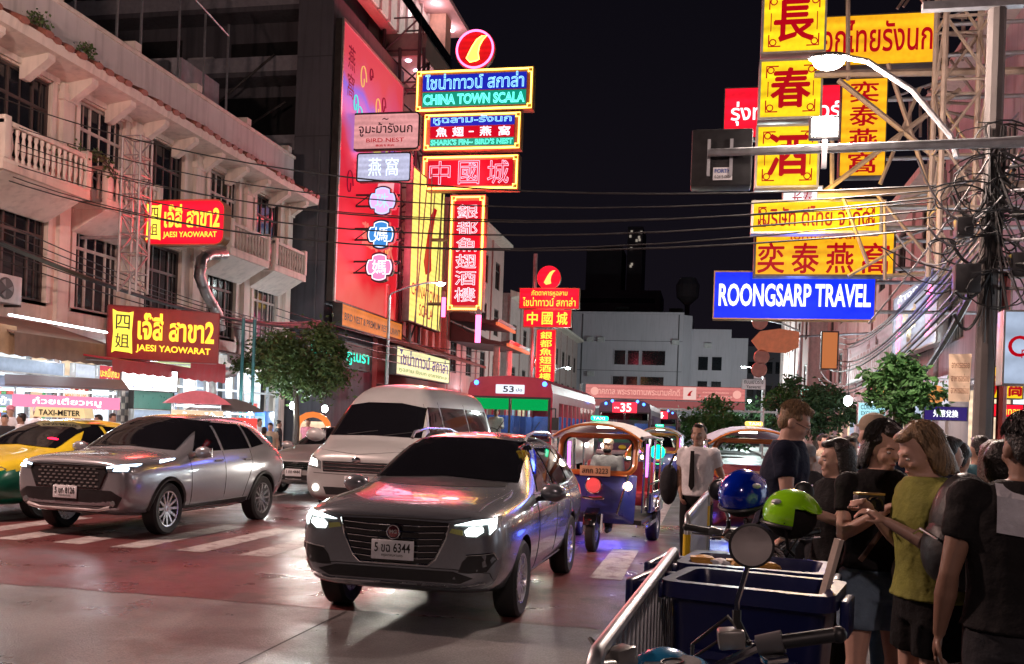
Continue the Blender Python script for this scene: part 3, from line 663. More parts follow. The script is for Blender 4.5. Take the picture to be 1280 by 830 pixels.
MB().box(-4.1, 4.1, 0, .3, 0, 12).build('cabinet', cab_dark, bb); MB().box(-4.0, 4.0, -.03, -.002, .1, 11.9).build('face', bm_, bb)
fr = MB(); fr.box(-4.12, -4.0, -.08, 0, 0, 12); fr.box(4.0, 4.12, -.08, 0, 0, 12); fr.box(-4, 4, -.08, 0, 11.9, 12.02); fr.build('rim', cab_alu, bb)
cres = [(1.1 * math.cos(a), 1.1 * math.sin(a)) for a in [math.radians(t) for t in range(150, 391, 20)]] + [(.25 + .85 * math.cos(a), .35 + .8 * math.sin(a)) for a in [math.radians(t) for t in range(380, 159, -20)]]
MB().prism([(p[0] + .9, p[1] + 8.2) for p in cres], -.06, -.035).build('print_crescent', E('print_lime', (.75, .8, .2), .9, sample=False), bb)
def squig(cx_, cz, s, m_, k):
    rr = random.Random(k); pts = []
    for t in range(14):
        a = t * .5; pts.append((cx_ + s * math.cos(a) * (1 - t / 18) * .6, -.04, cz + s * math.sin(a) * (1 - t / 20)))
    MB().tube(pts, .045, 4, flat=.3).build('print_swirl', m_, bb)
gold_pr = E('print_gold', (.95, .5, .15), .8, sample=False); teal_pr = E('print_teal', (.1, .8, .7), .9, sample=False); dark_pr = E('print_wine', (.35, .01, .04), .5, sample=False)
for i, (x, z, s, m_) in enumerate(((-1.6, 10.3, .7, gold_pr), (-1.9, 8.3, .8, teal_pr), (-2.4, 8.9, .5, teal_pr), (.4, 9.6, .6, gold_pr), (1.8, 8.9, .7, dark_pr), (2.6, 8.0, .8, dark_pr), (1.2, 10.0, .5, dark_pr), (-.6, 10.8, .4, dark_pr), (-2.8, 5.3, .7, dark_pr), (2.4, 3.4, .6, gold_pr))): squig(x, z, s, m_, i)
for z_ in (3, 8.6): add_light('sign_glow', (0, -1.6, z_), 1500, (1, .1, .16), bb, 2.)
lettering('燕窩', -3.4, -2.6, 8.9, 11.3, -.04, dark_pr, bb, vertical=True)
lettering('燕窩专家', -1.0, 3.3, 3.0, 4.1, -.04, E('print_coral', (.95, .2, .15), .7, sample=False), bb, bold=.02)
MB().prism([(.3, 5.2), (2.9, 5.7), (3.2, 7.1), (1.1, 6.6)], -.05, -.035).build('print_patch', E('print_blush', (.95, .45, .5), .8, sample=False), bb)
sign('fascia_sign', 'orange fascia strip with black letters under the red billboard', None, X=-15, face=E('lit_orange', (1, .28, .05), .55, uneven=.2), cab=cab_dark, wh=(8.2, 1.0), loc=Vector((-15.4, 42.5, 5.55)), texts=(('BIRD NEST & PREMIUM RESTAURANT', .04, .96, .3, .62, print_black, dict(bold=.02)),), depth=.4)
# steel lattice in front of billboard, standing on the pavement side
def lattice(name, label, base, w_, d, h, n, r=.04, mat=dark_steel, rz=0.):
    o = thing(name, label, 'steel frame', base, rz); cs = ((-w_ / 2, -d / 2), (w_ / 2, -d / 2), (w_ / 2, d / 2), (-w_ / 2, d / 2))
    for (x, y) in cs: MB().tube([(x, y, 0), (x, y, h)], r * 1.3, 6).build('leg', mat, o)
    for k in range(n):
        z0, z1 = h * k / n, h * (k + 1) / n
        for i in range(4):
            (xa, ya), (xb, yb) = cs[i], cs[(i + 1) % 4]
            if (k + i) % 2: xa, ya, xb, yb = xb, yb, xa, ya
            MB().tube([(xa, ya, z0), (xb, yb, z1)], r * .7, 5).build('brace', mat, o)
            MB().tube([(xa, ya, z1), (xb, yb, z1)], r * .7, 5).build('rail', mat, o)
    return o
p_ = at(500, 300, Y=47.6)
lattice('lattice_tower', 'dark steel lattice tower behind the neon sign stack', (p_.x, p_.y, 4.), 1.9, 1.6, 18.2, 11, .07)
p_ = at(425, 300, Y=40.6)
lattice('support_lattice', 'dark lattice frame carrying pink lightboxes in front of billboard', (p_.x, p_.y, 5.5), .9, .4, 9.5, 9, .045)
for k, py in enumerate((165, 210, 251, 293, 334)):
    a, b = at(425, py, Y=40.5), at(500, py, Y=40.5); c_ = thing('support_truss', ('highest', 'second highest', 'middle', 'second lowest', 'lowest')[k] + ' steel arm from lattice frame to the pink shop signs', 'steel frame', a)
    MB().tube([(0, 0, .25), b - a + Vector((0, 0, .25))], .05, 6).build('bar', dark_steel, c_); MB().tube([(0, 0, -.25), b - a + Vector((0, 0, -.25))], .05, 6).build('bar', dark_steel, c_)
    for j in range(4):
        q0 = (b - a) * (j / 4); q1 = (b - a) * ((j + 1) / 4); MB().tube([q0 + Vector((0, 0, -.25)), q1 + Vector((0, 0, .25))], .03, 5).build('brace', dark_steel, c_)
# tall yellow sign along the street with a red fin
ys_, yw, yh = sign('lightbox_sign', 'tall yellow lightbox with red fin beside vertical red neon sign', None, X=-14.4, face=E('lit_lemon', (1, .85, .18), .95, uneven=.12), cab=cab_dark, wh=(5.6, 7.4), loc=Vector((-14.2, 46.6, 6.4)), depth=.3, glow=(250, (1, .75, .2)),
     texts=(('CHINA TOWN', .06, .94, .18, .26, red_print), ('SCALA', .3, .72, .06, .14, red_print)))
MB().prism([(p[0] * 1.5 + .2, 4.4 + p[1] * 2.9) for p in FIN], -.06, -.03).build('fin_emblem', red_print, ys_)
for k in range(4):
    MB().tube([(-2.8 + k * 1.4, -.35, -.1), (-1.4 + k * 1.4, -.35, 7.5)], .03, 5).build('brace', dark_steel, ys_); MB().tube([(-2.8 + k * 1.87, -.4, -.1), (-2.8 + k * 1.87, -.4, 7.5)], .035, 5).build('post', dark_steel, ys_)
# fascias lower down
sign('neon_letters', 'green neon Thai letters above the tree on the left pavement', None, X=-15, face=M('dark_fascia', (.05, .04, .04), .6), cab=cab_dark, wh=(7., 1.1), loc=Vector((-15.0, 37.6, 3.75)), depth=.3, texts=(('ย่ำ ตรด ภูเนรา', .04, .96, .15, .85, E('neon_green', (.02, .95, .6), 1.3), dict(bold=.02)),))
sign('fascia_sign', 'pale yellow fascia with purple Thai letters left of the red bus', None, X=-15, face=E('lit_cream_yellow', (.95, .88, .45), .85, uneven=.15), cab=cab_dark, wh=(9.3, 1.35), loc=Vector((-14.2, 46.9, 3.75)), depth=.35, texts=(('ไชน่าทาวน์ สกาล่า', .05, .96, .38, .92, navy_print, dict(bold=.025)), ('หูฉลาม รังนก อาหารทะเล', .05, .94, .1, .3, E('green_print', (.3, .55, .1), .5, sample=False))))
# lower sign of the seafood restaurant + round upper one
def jaesi(o, wd, h, m_):
    MB().prism([(-wd * .46, h * .1), (-wd * .43, h * .14), (-wd * .31, h * .12), (-wd * .28, h * .1), (-wd * .29, h * .5), (-wd * .28, h * .9), (-wd * .32, h * .87), (-wd * .42, h * .88), (-wd * .46, h * .92), (-wd * .45, h * .5)], -.06, -.03).build('name_scroll', E('scroll_yellow', (1, .8, .08), 1.3), o)
    for ch, z in (('四', .55), ('姐', .2)): lettering(ch, -wd * .43, -wd * .31, h * z, h * (z + .27), -.07, brown_print, o)
    lettering('เจ๊สี่ สาขา2', -wd * .24, wd * .45, h * .38, h * .9, -.04, m_, o, bold=.03); lettering('JAESI YAOWARAT', -wd * .25, wd * .42, h * .13, h * .29, -.04, m_, o, bold=.02)
o_, wd_, h_ = sign('lightbox_sign', 'rounded red lightbox with yellow Thai letters high over the left pavement', (180, 250, 280, 306), 23.2, glow=(130, (1, .06, .08)), face=R_face, cab=cab_brown, r=.25, depth=.35, rim=.03, arms=XL)
jaesi(o_, wd_, h_, yellow_print)
o_, wd_, h_ = sign('lightbox_sign', 'dark red signboard with glowing yellow letters above red awning', None, X=-14, face=M('wine_board', (.25, .008, .01), .35), cab=M('wine_cabinet', (.2, .01, .012), .4), wh=(2.75, 1.35), glow=(12, (1, .6, .1)), loc=Vector((-13.9, 22.6, 2.95)), rz=math.radians(38), depth=.4, rim=.02)
jaesi(o_, wd_, h_, E('glow_yellow_letter', (1, .55, .04), 1.8))
# --------------------------- right-hand stack
YR = 22.0
def corners(o, wd, h, m_, s=.16):
    for sx in (-1, 1):
        for sz in (0, 1):
            x = sx * (wd / 2 - .16); z = .16 if sz == 0 else h - .16; dz = 1 if sz == 0 else -1
            pts = [(x - sx * .0, -.04, z + dz * s * 1.6), (x, -.04, z), (x - sx * s * 1.6, -.04, z)]
            MB().tube(pts, .016, 5).build('corner_ornament', m_, o)
            MB().tube([(x - sx * (.09 + .07 * math.cos(a)), -.04, z + dz * (.09 + .07 * math.sin(a))) for a in [k * .7 for k in range(9)]], .014, 5, closed=True).build('corner_ornament', m_, o)
    i = .2
    MB().tube([(p[0], -.035, p[1]) for p in ((-wd / 2 + i, i + .3), (-wd / 2 + i, h - i - .3))], .01, 4).build('border_line', m_, o)
    MB().tube([(p[0], -.035, p[1]) for p in ((wd / 2 - i, i + .3), (wd / 2 - i, h - i - .3))], .01, 4).build('border_line', m_, o)
for ch, rc, nm in (('長', (952, -12, 1033, 67), 'top'), ('春', (948, 74, 1028, 149), 'middle'), ('酒', (944, 156, 1024, 235), 'bottom')):
    o_, wd_, h_ = sign('lightbox_sign', nm + ' yellow square lightbox of the three-character column with one red character', rc, YR, face=Y_face, cab=cab_alu, depth=.35, rim=.045, group='yellow column of characters', texts=((ch, .2, .8, .2, .84, red_print, dict(bold=.03)),))
    corners(o_, wd_, h_, red_print)
o_, wd_, h_ = sign('lightbox_sign', 'wide yellow lightbox with red Thai letters directly under the column signs', (938, 250, 1101, 292), YR, glow=(160, (1, .6, .08)), face=Y_face, cab=cab_alu, depth=.35, texts=(('บริษัท ดีไทย จำกัด', .09, .91, .22, .82, red_print, dict(bold=.015)),), arms=XR)
corners(o_, wd_, h_, red_print, .1)
sign('lightbox_sign', 'large amber lightbox with four red Chinese characters above blue sign', (941, 288, 1118, 346), 23.4, face=YO_face, cab=cab_dark, depth=.35, arms=XR, texts=tuple((c, .03 + i * .245, .22 + i * .245, .08, .72, red_print, dict(bold=.02)) for i, c in enumerate('奕泰燕窩')) + (('เอกไทยรังนก', .26, .75, .8, .98, red_print),))
sign('lightbox_sign', 'long bright blue lightbox with white English letters, lowest of right stack', (890, 339, 1093, 400), 24.4, glow=(160, (.08, .15, 1)), face=B_face, cab=M('sign_cabinet_gold', (.4, .2, .06), .5, .3), depth=.35, rim=.03, arms=XR, texts=(('ROONGSARP TRAVEL', .035, .97, .27, .74, white_print, dict(bold=.025)), ('รุ่งทรัพย์ ทราเวล', .74, .96, .9, .99, white_print)))
sign('lightbox_sign', 'amber lightbox with red Thai letters beside the top of yellow column', (1022, 18, 1169, 82), 23.4, face=YO_face, cab=cab_dark, depth=.35, rim=.02, arms=XR, texts=(('เอกไทยรังนก', -.02, .97, .26, .9, red_print, dict(bold=.015)),))
sign('lightbox_sign', 'vertical amber lightbox with four red Chinese characters behind street lamp', (1050, 98, 1108, 221), 23.6, face=YO_face, cab=cab_dark, depth=.35, rim=.02, arms=XR, texts=(('奕泰燕窩', .2, .8, .02, .98, red_print, dict(vertical=True, bold=.02)),))
sign('lightbox_sign', 'red lightbox with white Thai letters half hidden behind yellow column', (904, 108, 1054, 172), 25.2, face=R_face, cab=cab_dark, depth=.35, rim=.02, texts=(('รุ่งทรัพย์ ทัวร์', .06, .97, .25, .72, white_print, dict(bold=.015)),))
sign('lightbox_sign', 'small white lightbox with red stroke wedged under the yellow column', (978, 233, 1028, 256), 22.9, face=W_face, cab=cab_alu, depth=.2, rim=.02, texts=(('长春', .25, .75, .0, .7, red_print),))
# ------------------------------------------------------------------ street lamps (each lit lamp carries its own light)
lamp_glow = E('lamp_lens', (1, .9, .72), 40, sample=False)
lamp_cool = E('lamp_lens_cool', (.8, 1, .95), 30, sample=False)
conc_pole = M('concrete_pole', (.11, .095, .09), .8, var=.2, scale=3, streak=.5)
def street_lamp(label, base, head, energy, h_pole=8.5, pole=True, col=LAMP, cool=False, group='street lamps'):
    """curved-arm lamp: base and head positions in the street"""
    base, head = Vector(base), Vector(head); o = thing('street_lamp', label, 'street lamp', base, 0, group); d = head - base; top = Vector((0, 0, d.z - .6 if pole else 0))
    if pole: MB().tube([(0, 0, 0), (0, 0, d.z * .5), top], [.1, .08, .06], 8).build('pole', steel, o)
    hx = Vector((d.x, d.y, 0))
    pts = [top, top + hx * .05 + Vector((0, 0, (d.z - top.z) * .2)), top + hx * .35 + Vector((0, 0, (d.z - top.z) * .65)), top + hx * .7 + Vector((0, 0, (d.z - top.z) * .95)), Vector((d.x, d.y, d.z)) - hx.normalized() * .2]
    MB().tube(pts, .04, 8).build('arm', steel, o, smooth=True)
    u = hx.normalized(); q = u.to_track_quat('X', 'Z').to_matrix()
    hd = MB().ell(d, (.27, .12, .065), 16, 8, q).build('lamp_housing', M('lamp_grey', (.1, .1, .1), .5, .3), o, smooth=True)
    MB().ell(d + Vector((0, 0, -.05)), (.2, .13, .11), 14, 8, q).build('lens', lamp_cool if cool else lamp_glow, hd, smooth=True)
    add_light('lamp_light', d + Vector((0, 0, -.3)), energy, col, o, .2)
    return o
for x_, z_ in ((-8, 22.6), (-4.5, 22.6), (-1, 22.6), (2.2, 22.6), (-2.5, 18.0)): add_light('soffit_light', (x_, -2.05, z_), 42, (1, .62, .66), hb, .3)
YP = 13.0
pole_base = at(1228, 545, Y=YP); pole_base.z = .13
COOL = (.85, 1, .97)
street_lamp('bright street lamp on curved arm in front of yellow column sign', at(1196, 196, Y=YP), at(1036, 72, Y=YP), 1500, pole=False)
h1 = at(551, 353, Y=40); street_lamp('street lamp with curved arm between yellow sign and vertical red neon sign', (h1.x - 2.3, 40, .13), h1, 450, cool=True, col=COOL)
h2 = at(710, 459, Y=70); street_lamp('distant street lamp above the red bus right of narrow red sign', (h2.x - 1.5, 70, .13), h2, 700, cool=True, col=COOL)
h3 = at(945, 400, Y=48); street_lamp('distant street lamp just under the right end of the sky below blue sign', (4.2, 48, .13), h3, 700, cool=True, col=COOL)
h4 = at(930, 458, Y=80); street_lamp('far street lamp beside the white direction sign', (4.2, 80, .13), h4, 3800, cool=True, col=COOL)
h5 = at(937, 500, Y=105); street_lamp('farthest street lamp below the end of the pink banner', (4.2, 105, .13), h5, 4200, cool=True, col=COOL)
# unseen lamps of the same row; their pink tint stands in for neon light
street_lamp('pink-tinted unseen street lamp over the junction left of the view', (-13.6, 6, .13), (-11.4, 8.2, 8.8), 3700, col=(1, .65, .56))
street_lamp('pink-tinted street lamp over the junction behind the photographer on the right', (4.2, -11, .13), (1.0, -8.5, 9.0), 1150, col=(1, .72, .66))

# ------------------------------------------------------------------ right side: power pole, tangle, signal arm, steel frames
pole = thing('utility_pole', 'concrete utility pole wrapped in tangled black cables beside the crowd', 'pole', pole_base)
MB().tube([(0, 0, 0), (0, 0, 4.2), (0, 0, 9.6)], [.125, .115, .1], 10).build('shaft', conc_pole, pole, smooth=True)
MB().tube([(.2, -.03, 0), (.2, -.03, 3.6)], .06, 8).build('red_conduit', M('red_conduit_paint', (.35, .06, .05), .5, var=.3), pole)
MB().box(-1.1, 1.1, -.12, .0, 8.6, 8.75).build('cross_arm', conc_pole, pole); MB().box(-.9, .9, -.12, .0, 6.9, 7.0).build('cross_arm', steel, pole)
for k in range(5):
    MB().lathe([(.03, 0), (.06, .04), (.035, .08), (.06, .12), (.03, .18), (0, .18)], 8, (-.9 + k * .45, -.06, 8.75)).build('insulator', M('insulator_brown', (.5, .48, .45), .3), pole)
for (x, z, s) in ((-.3, 3.3, .3), (.32, 3.5, .25), (-.35, 4.0, .2)):
    MB().box(x - s / 2, x + s / 2, -.3, -.1, z, z + s * 1.2).build('junction_box', black_plastic, pole, bevel=.02)
cable_mat = M('black_cable', (.012, .012, .013), .5, var=.3)
cable_pale = M('grey_cable', (.2, .19, .2), .5, var=.2)
for k in range(20):                       # coils of slack cable tied to the pole
    rr = random.Random(100 + k); zc = rr.gauss(4.15, .55); r0 = rr.uniform(.1, .38); ax = rr.gauss(0, .3); a0 = rr.uniform(0, 6.28); n = rr.randint(12, 26); q = rr.uniform(.5, 1.3)
    MB().tube([(ax + r0 * math.cos(a0 + j * .42) * (1 + .03 * j * rr.uniform(.6, 1.2)), -.16 + .012 * j * (1 if k % 2 else -1) + .03 * math.sin(j), zc + r0 * q * math.sin(a0 + j * .42)) for j in range(n)], rr.choice((.007, .009, .012)), 5).build('cable_loop', cable_mat, pole, smooth=True)
for k in range(32):                       # drops and swags hanging off it
    rr = random.Random(300 + k); z0 = rr.uniform(3.5, 5.2); dx = rr.choice((-1, 1)) * rr.uniform(.3, 1.5); z1 = z0 + rr.uniform(-.5, .5) if k % 3 else rr.uniform(2.6, 3.4); sg = rr.uniform(.08, .6); y1 = rr.uniform(-.4, .3)
    MB().tube([(dx * t / 9, -.13 + y1 * t / 9, z0 + (z1 - z0) * t / 9 - sg * 4 * (t / 9) * (1 - t / 9)) for t in range(10)], rr.choice((.007, .01, .013, .02)), 5).build('cable_loop', cable_mat if k % 5 else cable_pale, pole, smooth=True)
for k in range(9):
    MB().tube([(.12 * math.cos(k), -.1 - .03 * math.sin(k * 2), 5.4), (.1 * math.cos(k * 2), -.15, 4.0), (.13 * math.cos(k), -.14, 2.3 + .2 * k)], .014, 5).build('cable_run', cable_mat, pole, smooth=True)
NTH = ('first', 'second', 'third', 'fourth', 'fifth', 'sixth', 'seventh', 'eighth', 'ninth')
def cable(label, a, b, sag, r, mat=cable_mat, group='overhead cables', n=18):
    a, b = Vector(a), Vector(b); o = thing('overhead_cable', label, 'cable', a, 0, group)
    MB().tube([(b - a) * (i / n) - Vector((0, 0, sag * 4 * (i / n) * (1 - i / n))) for i in range(n + 1)], r, 5).build('wire', mat, o, smooth=True)
    return o
# cables crossing from the left facade to the utility pole
for k, (py, qy, r) in enumerate(((112, 232, .014), (140, 238, .011), (160, 247, .012), (172, 252, .01), (190, 262, .013), (205, 271, .011), (214, 286, .014))):
    a, b = at(-40, py - 6, Y=20), at(1170, qy, Y=YP)
    cable('black cable strung across the street, %s of seven counted from the top' % ('first', 'second', 'third', 'fourth', 'fifth', 'sixth', 'seventh')[k], a, b, .95 + .08 * (k % 3), r)
# heavy bundle sagging along the left facade
for k in range(6):
    a = Vector((-15.3 + .05 * (k % 3), 14, 5.75 + .07 * (k // 2))); b = Vector((-15.3, 36, 5.2 + .06 * k)); cable('thick black cable, %s in the sagging bundle along the cream shophouses' % NTH[k], a, b, .75 + .05 * k, .045 - .004 * k, group='bundle along the left facade')
for k in range(5):
    a, b = at(-30, 262 + k * 13, Y=19), at(330 + 20 * k, 400 + 8 * k, Y=33); cable('thin slanting cable across the middle windows of cream shophouses, %s from the top' % NTH[k], a, b, .25, .016, group='slanting cables on the left facade')
for k in range(4):
    a, b = at(345, 385 + k * 9, Y=33), at(600, 440 + k * 9, Y=45); cable('thin cable above the left tree under the billboard, %s from the top' % NTH[k], a, b, .3, .018, cable_pale if k % 2 else cable_mat, group='cables above the left tree')
for k in range(9):
    a = pole_base + Vector((-.3 + .08 * k, 0, 3.2 + .24 * k)); b = Vector((4.9 + .1 * k, 47, 4.0 + .3 * k)); cable('long cable from the utility pole down the right side, %s from the bottom' % NTH[k], a, b, .8 + .12 * (k % 3), .02 + .008 * (k % 2), cable_mat if k % 2 else cable_pale, group='cables along the right facade')
for k in range(6):
    a = pole_base + Vector((.1, 0, 3.4 + .3 * k)); b = Vector((7.0, 5.5, 3.2 + .5 * k)); cable('cable from the utility pole to the right edge, %s from the bottom' % NTH[k], a, b, .25 + .05 * k, .022, cable_mat if k % 2 else cable_pale, group='cables to the right edge')
cable('thick black cable falling from the utility pole to the shop fascias', pole_base + Vector((-.2, 0, 3.3)), (6.4, 36, 3.4), .5, .05)
# traffic signal seen from behind on its long arm
ts_base = at(1420, 560, Y=12.4); ts_base.z = .13
ts = thing('traffic_signal', 'traffic signal box seen from behind on a long grey mast arm', 'traffic signal', ts_base)
al, ar = at(885, 191, Y=12.4) - ts_base, at(1420, 172, Y=12.4) - ts_base
MB().tube([(0, 0, 0), (0, 0, ar.z)], [.14, .1], 10).build('mast', steel, ts, smooth=True)
MB().tube([ar, ar.lerp(al, .28), ar.lerp(al, .3), al], [.075, .07, .062, .05], 10).build('mast_arm', steel, ts, smooth=True)
c_ = at(902, 196, Y=12.5) - ts_base; w2 = .38
sb = MB().box(c_.x - w2, c_.x + w2, c_.y, c_.y + .3, c_.z - .37, c_.z + .36).build('signal_box', black_plastic, ts, bevel=.02)
for dx in (-.16, .12): MB().box(c_.x + dx - .02, c_.x + dx + .02, c_.y - .03, c_.y, c_.z - .25, c_.z + .22).build('mounting_strap', steel, sb)
MB().box(c_.x - .1, c_.x + .14, c_.y - .02, c_.y - .003, c_.z - .3, c_.z - .14).build('sticker', plate_white, sb)
lettering('FORTH', c_.x - .08, c_.x + .12, c_.z - .21, c_.z - .16, c_.y - .024, M('blue_print', (.05, .1, .4), .5), sb, bold=.02); lettering('0-2615-0600', c_.x - .08, c_.x + .12, c_.z - .28, c_.z - .24, c_.y - .024, print_black, sb)
# flood lamp clamped to the arm
fp = at(1032, 158, Y=12.2); fl = thing('flood_lamp', 'square flood lamp glaring on the signal arm below the street lamp', 'lamp', (fp.x, fp.y, fp.z - .15))
MB().box(-.19, .17, .0, .1, 0, .28).build('housing', black_plastic, fl, bevel=.015); MB().box(-.16, .14, -.012, -.002, .03, .25).build('lens', lamp_glow, fl); MB().box(-.03, .03, .02, .08, -.35, 0).build('clamp', steel, fl)
add_light('flood_light', (0, -.15, .14), 70, LAMP, fl, .12)
# steel support frame of the right stack
sf = thing('sign_gantry', 'tan steel truss tying the yellow column signs to the right facade', 'steel frame', at(1100, 300, Y=21.6))
tan_steel = M('tan_steel', (.34, .27, .22), .55, .4, var=.25)
def bars(o, lst, Y, mat, name='bar'):
    for (a, b, c, d, r) in lst: MB().tube([at(a, b, Y=Y) - o.location, at(c, d, Y=Y) - o.location], r, 6).build(name, mat, o)
bars(sf, ((1022, 244, 1300, 230, .09), (1030, 240, 1200, 112, .06), (1048, 100, 1180, 205, .06), (1018, 93, 1300, 88, .08), (1110, 80, 1160, 230, .05), (1050, 236, 1085, 330, .04), (1040, 150, 1040, 250, .05), (1092, 238, 1180, 345, .04), (1106, 250, 1106, 350, .04), (1108, 345, 1200, 340, .05), (1130, 250, 1180, 245, .04), (1060, 345, 1140, 300, .04), (1060, -10, 1060, 100, .05), (1150, 110, 1100, 230, .045)), 21.6, tan_steel)
p_ = at(1197, 240, Y=18.5)
lattice('lattice_tower', 'slim steel lattice tower against the right facade above the cable tangle', (p_.x, p_.y, 4.6), .75, .75, 9, 8, .04, tan_steel)
rt = thing('rooftop_frame', 'jumble of tan steel bars high behind the amber lightboxes', 'steel frame', at(1180, 200, Y=27))
for k in range(46):
    rr = random.Random(500 + k); x = rr.uniform(1120, 1205); y = rr.uniform(-20, 215) if k % 3 else rr.uniform(-20, 80); L_ = rr.uniform(30, 90); an = rr.choice((.2, -.3, .9, 1.57, 2.4, -.9, .05))
    bars(rt, ((x, y, x + L_ * math.cos(an) * .9, y + L_ * math.sin(an), .04),), 26.5 + rr.uniform(-1, 1.5), tan_steel)
# ------------------------------------------------------------------ right-hand buildings
lav = M('lavender_plaster', (.47, .40, .43), .75, var=.15, scale=.6, bump=.1, streak=.5)
def row_building(name, label, X, Y0, L_, H, n, side, wall, fmat, storeys, pane, shop=None, eave=.7, w_=1.5, wh=1.7, z0=4.6, dz=3.4):
    o = facade(name, label, X, Y0, side=side); bw = L_ / n; ops = []
    for k in range(n):
        for s_ in range(storeys): ops.append((bw * (k + .5) - w_ / 2 - .01, bw * (k + .5) + w_ / 2 + .01, z0 + s_ * dz, z0 + s_ * dz + wh + .02))
    so = [(bw * k + .25, bw * (k + 1) - .25, .13, 3.2) for k in range(n)] if shop else []
    sg = -1 if side < 0 else 1
    ops = [(sg * a if sg > 0 else -b, sg * b if sg > 0 else -a, c, d) for a, b, c, d in ops + so]
    e0, e1 = (0, L_) if sg > 0 else (-L_, 0)
    m_ = wall_open(MB(), e0, e1, 0, H, ops, d=.2); m_.add([(e0, 0, 0), (e0, 10, 0), (e0, 10, H), (e0, 0, H)], [(0, 1, 2, 3)]); m_.add([(e1, 0, 0), (e1, 10, 0), (e1, 10, H), (e1, 0, H)], [(0, 1, 2, 3)]); m_.add([(e0, 0, H), (e1, 0, H), (e1, 10, H), (e0, 10, H)], [(0, 1, 2, 3)])
    m_.build('wall', wall, o)
    for k in range(n):
        for s_ in range(storeys): window(o, sg * bw * (k + .5), z0 + s_ * dz, w_, wh, .1, fmat, pane, cols=(.5,), transom=.7)
        if shop: MB().box(min(sg * (bw * k + .2), sg * (bw * (k + 1) - .2)), max(sg * (bw * k + .2), sg * (bw * (k + 1) - .2)), .9, .95, .13, 3.2).build('shop_interior', shop[k % len(shop)], o)
        MB().box(sg * bw * k - .15, sg * bw * k + .15, -.1, 0, 3.4, H - .3).build('pilaster', wall, o)
    MB().prism([(0, H - .35), (-eave, H - .2), (-eave, H + .05), (0, H + .25)], e0, e1, 'X').build('eaves', cream2, o)
    MB().box(e0, e1, -.25, -.0, 3.3, 3.55).build('canopy_edge', wall, o)
    return o
rb1 = row_building('shophouse', 'lavender shophouse behind the utility pole and tangled cables', XR + .2, 6, 27, 12.6, 6, -1, lav, wood_pale, 2, pane_dark, (lit_white, lit_white, lit_warm))
rb2 = row_building('shophouse', 'dim pink shophouse with long fascias on the right beyond the blue sign', XR + .2, 33.4, 30, 10.5, 7, -1, M('dusty_pink_plaster', (.46, .33, .32), .75, var=.15, streak=.4), wood_dark, 2, pane_dark, (lit_warm, fascia_pale))
rb3 = row_building('shophouse', 'pale narrow house at the far right end of the street', 6.2, 64, 26, 13, 5, -1, M('pale_pink_plaster', (.55, .43, .42), .75, streak=.4), wood_dark, 3, pane_dark, None)
def tube_lamp(label, loc, energy=130, col=(.78, .9, 1)):
    o = thing('tube_lamp', label, 'lamp', loc, 0, 'tube lamps under shop canopies'); MB().box(-.04, .04, -.62, .62, .02, .07).build('housing', plate_white, o); MB().tube([(0, -.6, 0), (0, .6, 0)], .018, 8).build('tube', E('tube_white', (.85, .95, 1), 6), o); MB().tube([(0, 0, .07), (0, 0, .5)], .01, 5).build('hanger', steel, o); add_light('tube_light', (0, 0, -.12), energy, col, o, .3)
for k, (x, y) in enumerate(((6.3, 12.5), (6.3, 18.5), (6.3, 24.5), (6.3, 31), (6.3, 40), (6.3, 50), (-15.9, 17), (-15.9, 21), (-15.9, 25.3), (-15.9, 29.5), (-15.9, 34), (-15, 50), (-15, 60))):
    tube_lamp('white tube lamp under the %s shop canopy, %s along from the camera' % ('right' if x > 0 else 'left', ('first', 'second', 'third', 'fourth', 'fifth', 'sixth', 'seventh')[k if x > 0 else k - 6]), (x, y, 3.0), 95 if x > 0 else 210)
# fascias and hanging boards along the right facade
MC_red_letter = M('dark_red_letter', (.22, .012, .02), .5)
sign('fascia_sign', 'pink fascia with large dark red raised Thai letters on right facade', None, X=7, face=E('lit_dull_pink', (.75, .4, .45), .38, uneven=.2), cab=cab_dark, wh=(13, 1.9), loc=Vector((6.9, 45.2, 4.25)), rz=-PI / 2, depth=.25, texts=(('ห้างทองจีนฮั้วเฮง', .05, .95, .1, .92, MC_red_letter, dict(bold=.03)),))
o_, wd_, h_ = sign('fascia_sign', 'pale lit signboard with gold and pink characters next to utility pole', None, X=7, face=E('lit_pearl', (.72, .72, .95), .5, uneven=.3), cab=cab_alu, wh=(7.2, 2.3), loc=Vector((6.7, 34.6, 4.55)), rz=-PI / 2, depth=.3)
for i, (ch, x, z, m_) in enumerate((('金', -2.3, 1.1, neon_p), ('行', -2.3, .15, neon_p), ('和', -1.1, .7, M('gold_letter', (.5, .34, .1), .35, .6)), ('成', .2, .8, MC['gold_letter']), ('興', -.4, .05, MC['gold_letter']), ('金', 2.6, 1.2, neon_p), ('店', 2.6, .3, neon_p))):
    lettering(ch, x - .42, x + .42, z, z + .8, -.06, m_, o_, bold=.03)
lettering('ห้างทอง', -2.6, 2.8, 1.95, 2.22, -.06, white_print, o_, bold=.02)
sign('hanging_sign', 'plain orange board jutting from the right facade under blue sign', (1026, 414, 1048, 462), 40, face=E('lit_dull_orange', (.95, .3, .1), .45), cab=cab_dark, depth=.2)
sign('lightbox_sign', 'small pale blue lightbox reading currency exchange behind the crowd', (1072, 503, 1107, 531), 26, face=E('lit_ice', (.45, .85, .95), .85), cab=cab_alu, depth=.2, rim=.02, texts=(('CURRENCY', .1, .9, .68, .88, E('teal_print', (.02, .2, .25), .3, sample=False), dict(bold=.01)), ('EXCHANGE', .12, .88, .42, .6, MC['teal_print'], dict(bold=.01)), ('外币找换', .2, .8, .1, .34, MC['teal_print'])))
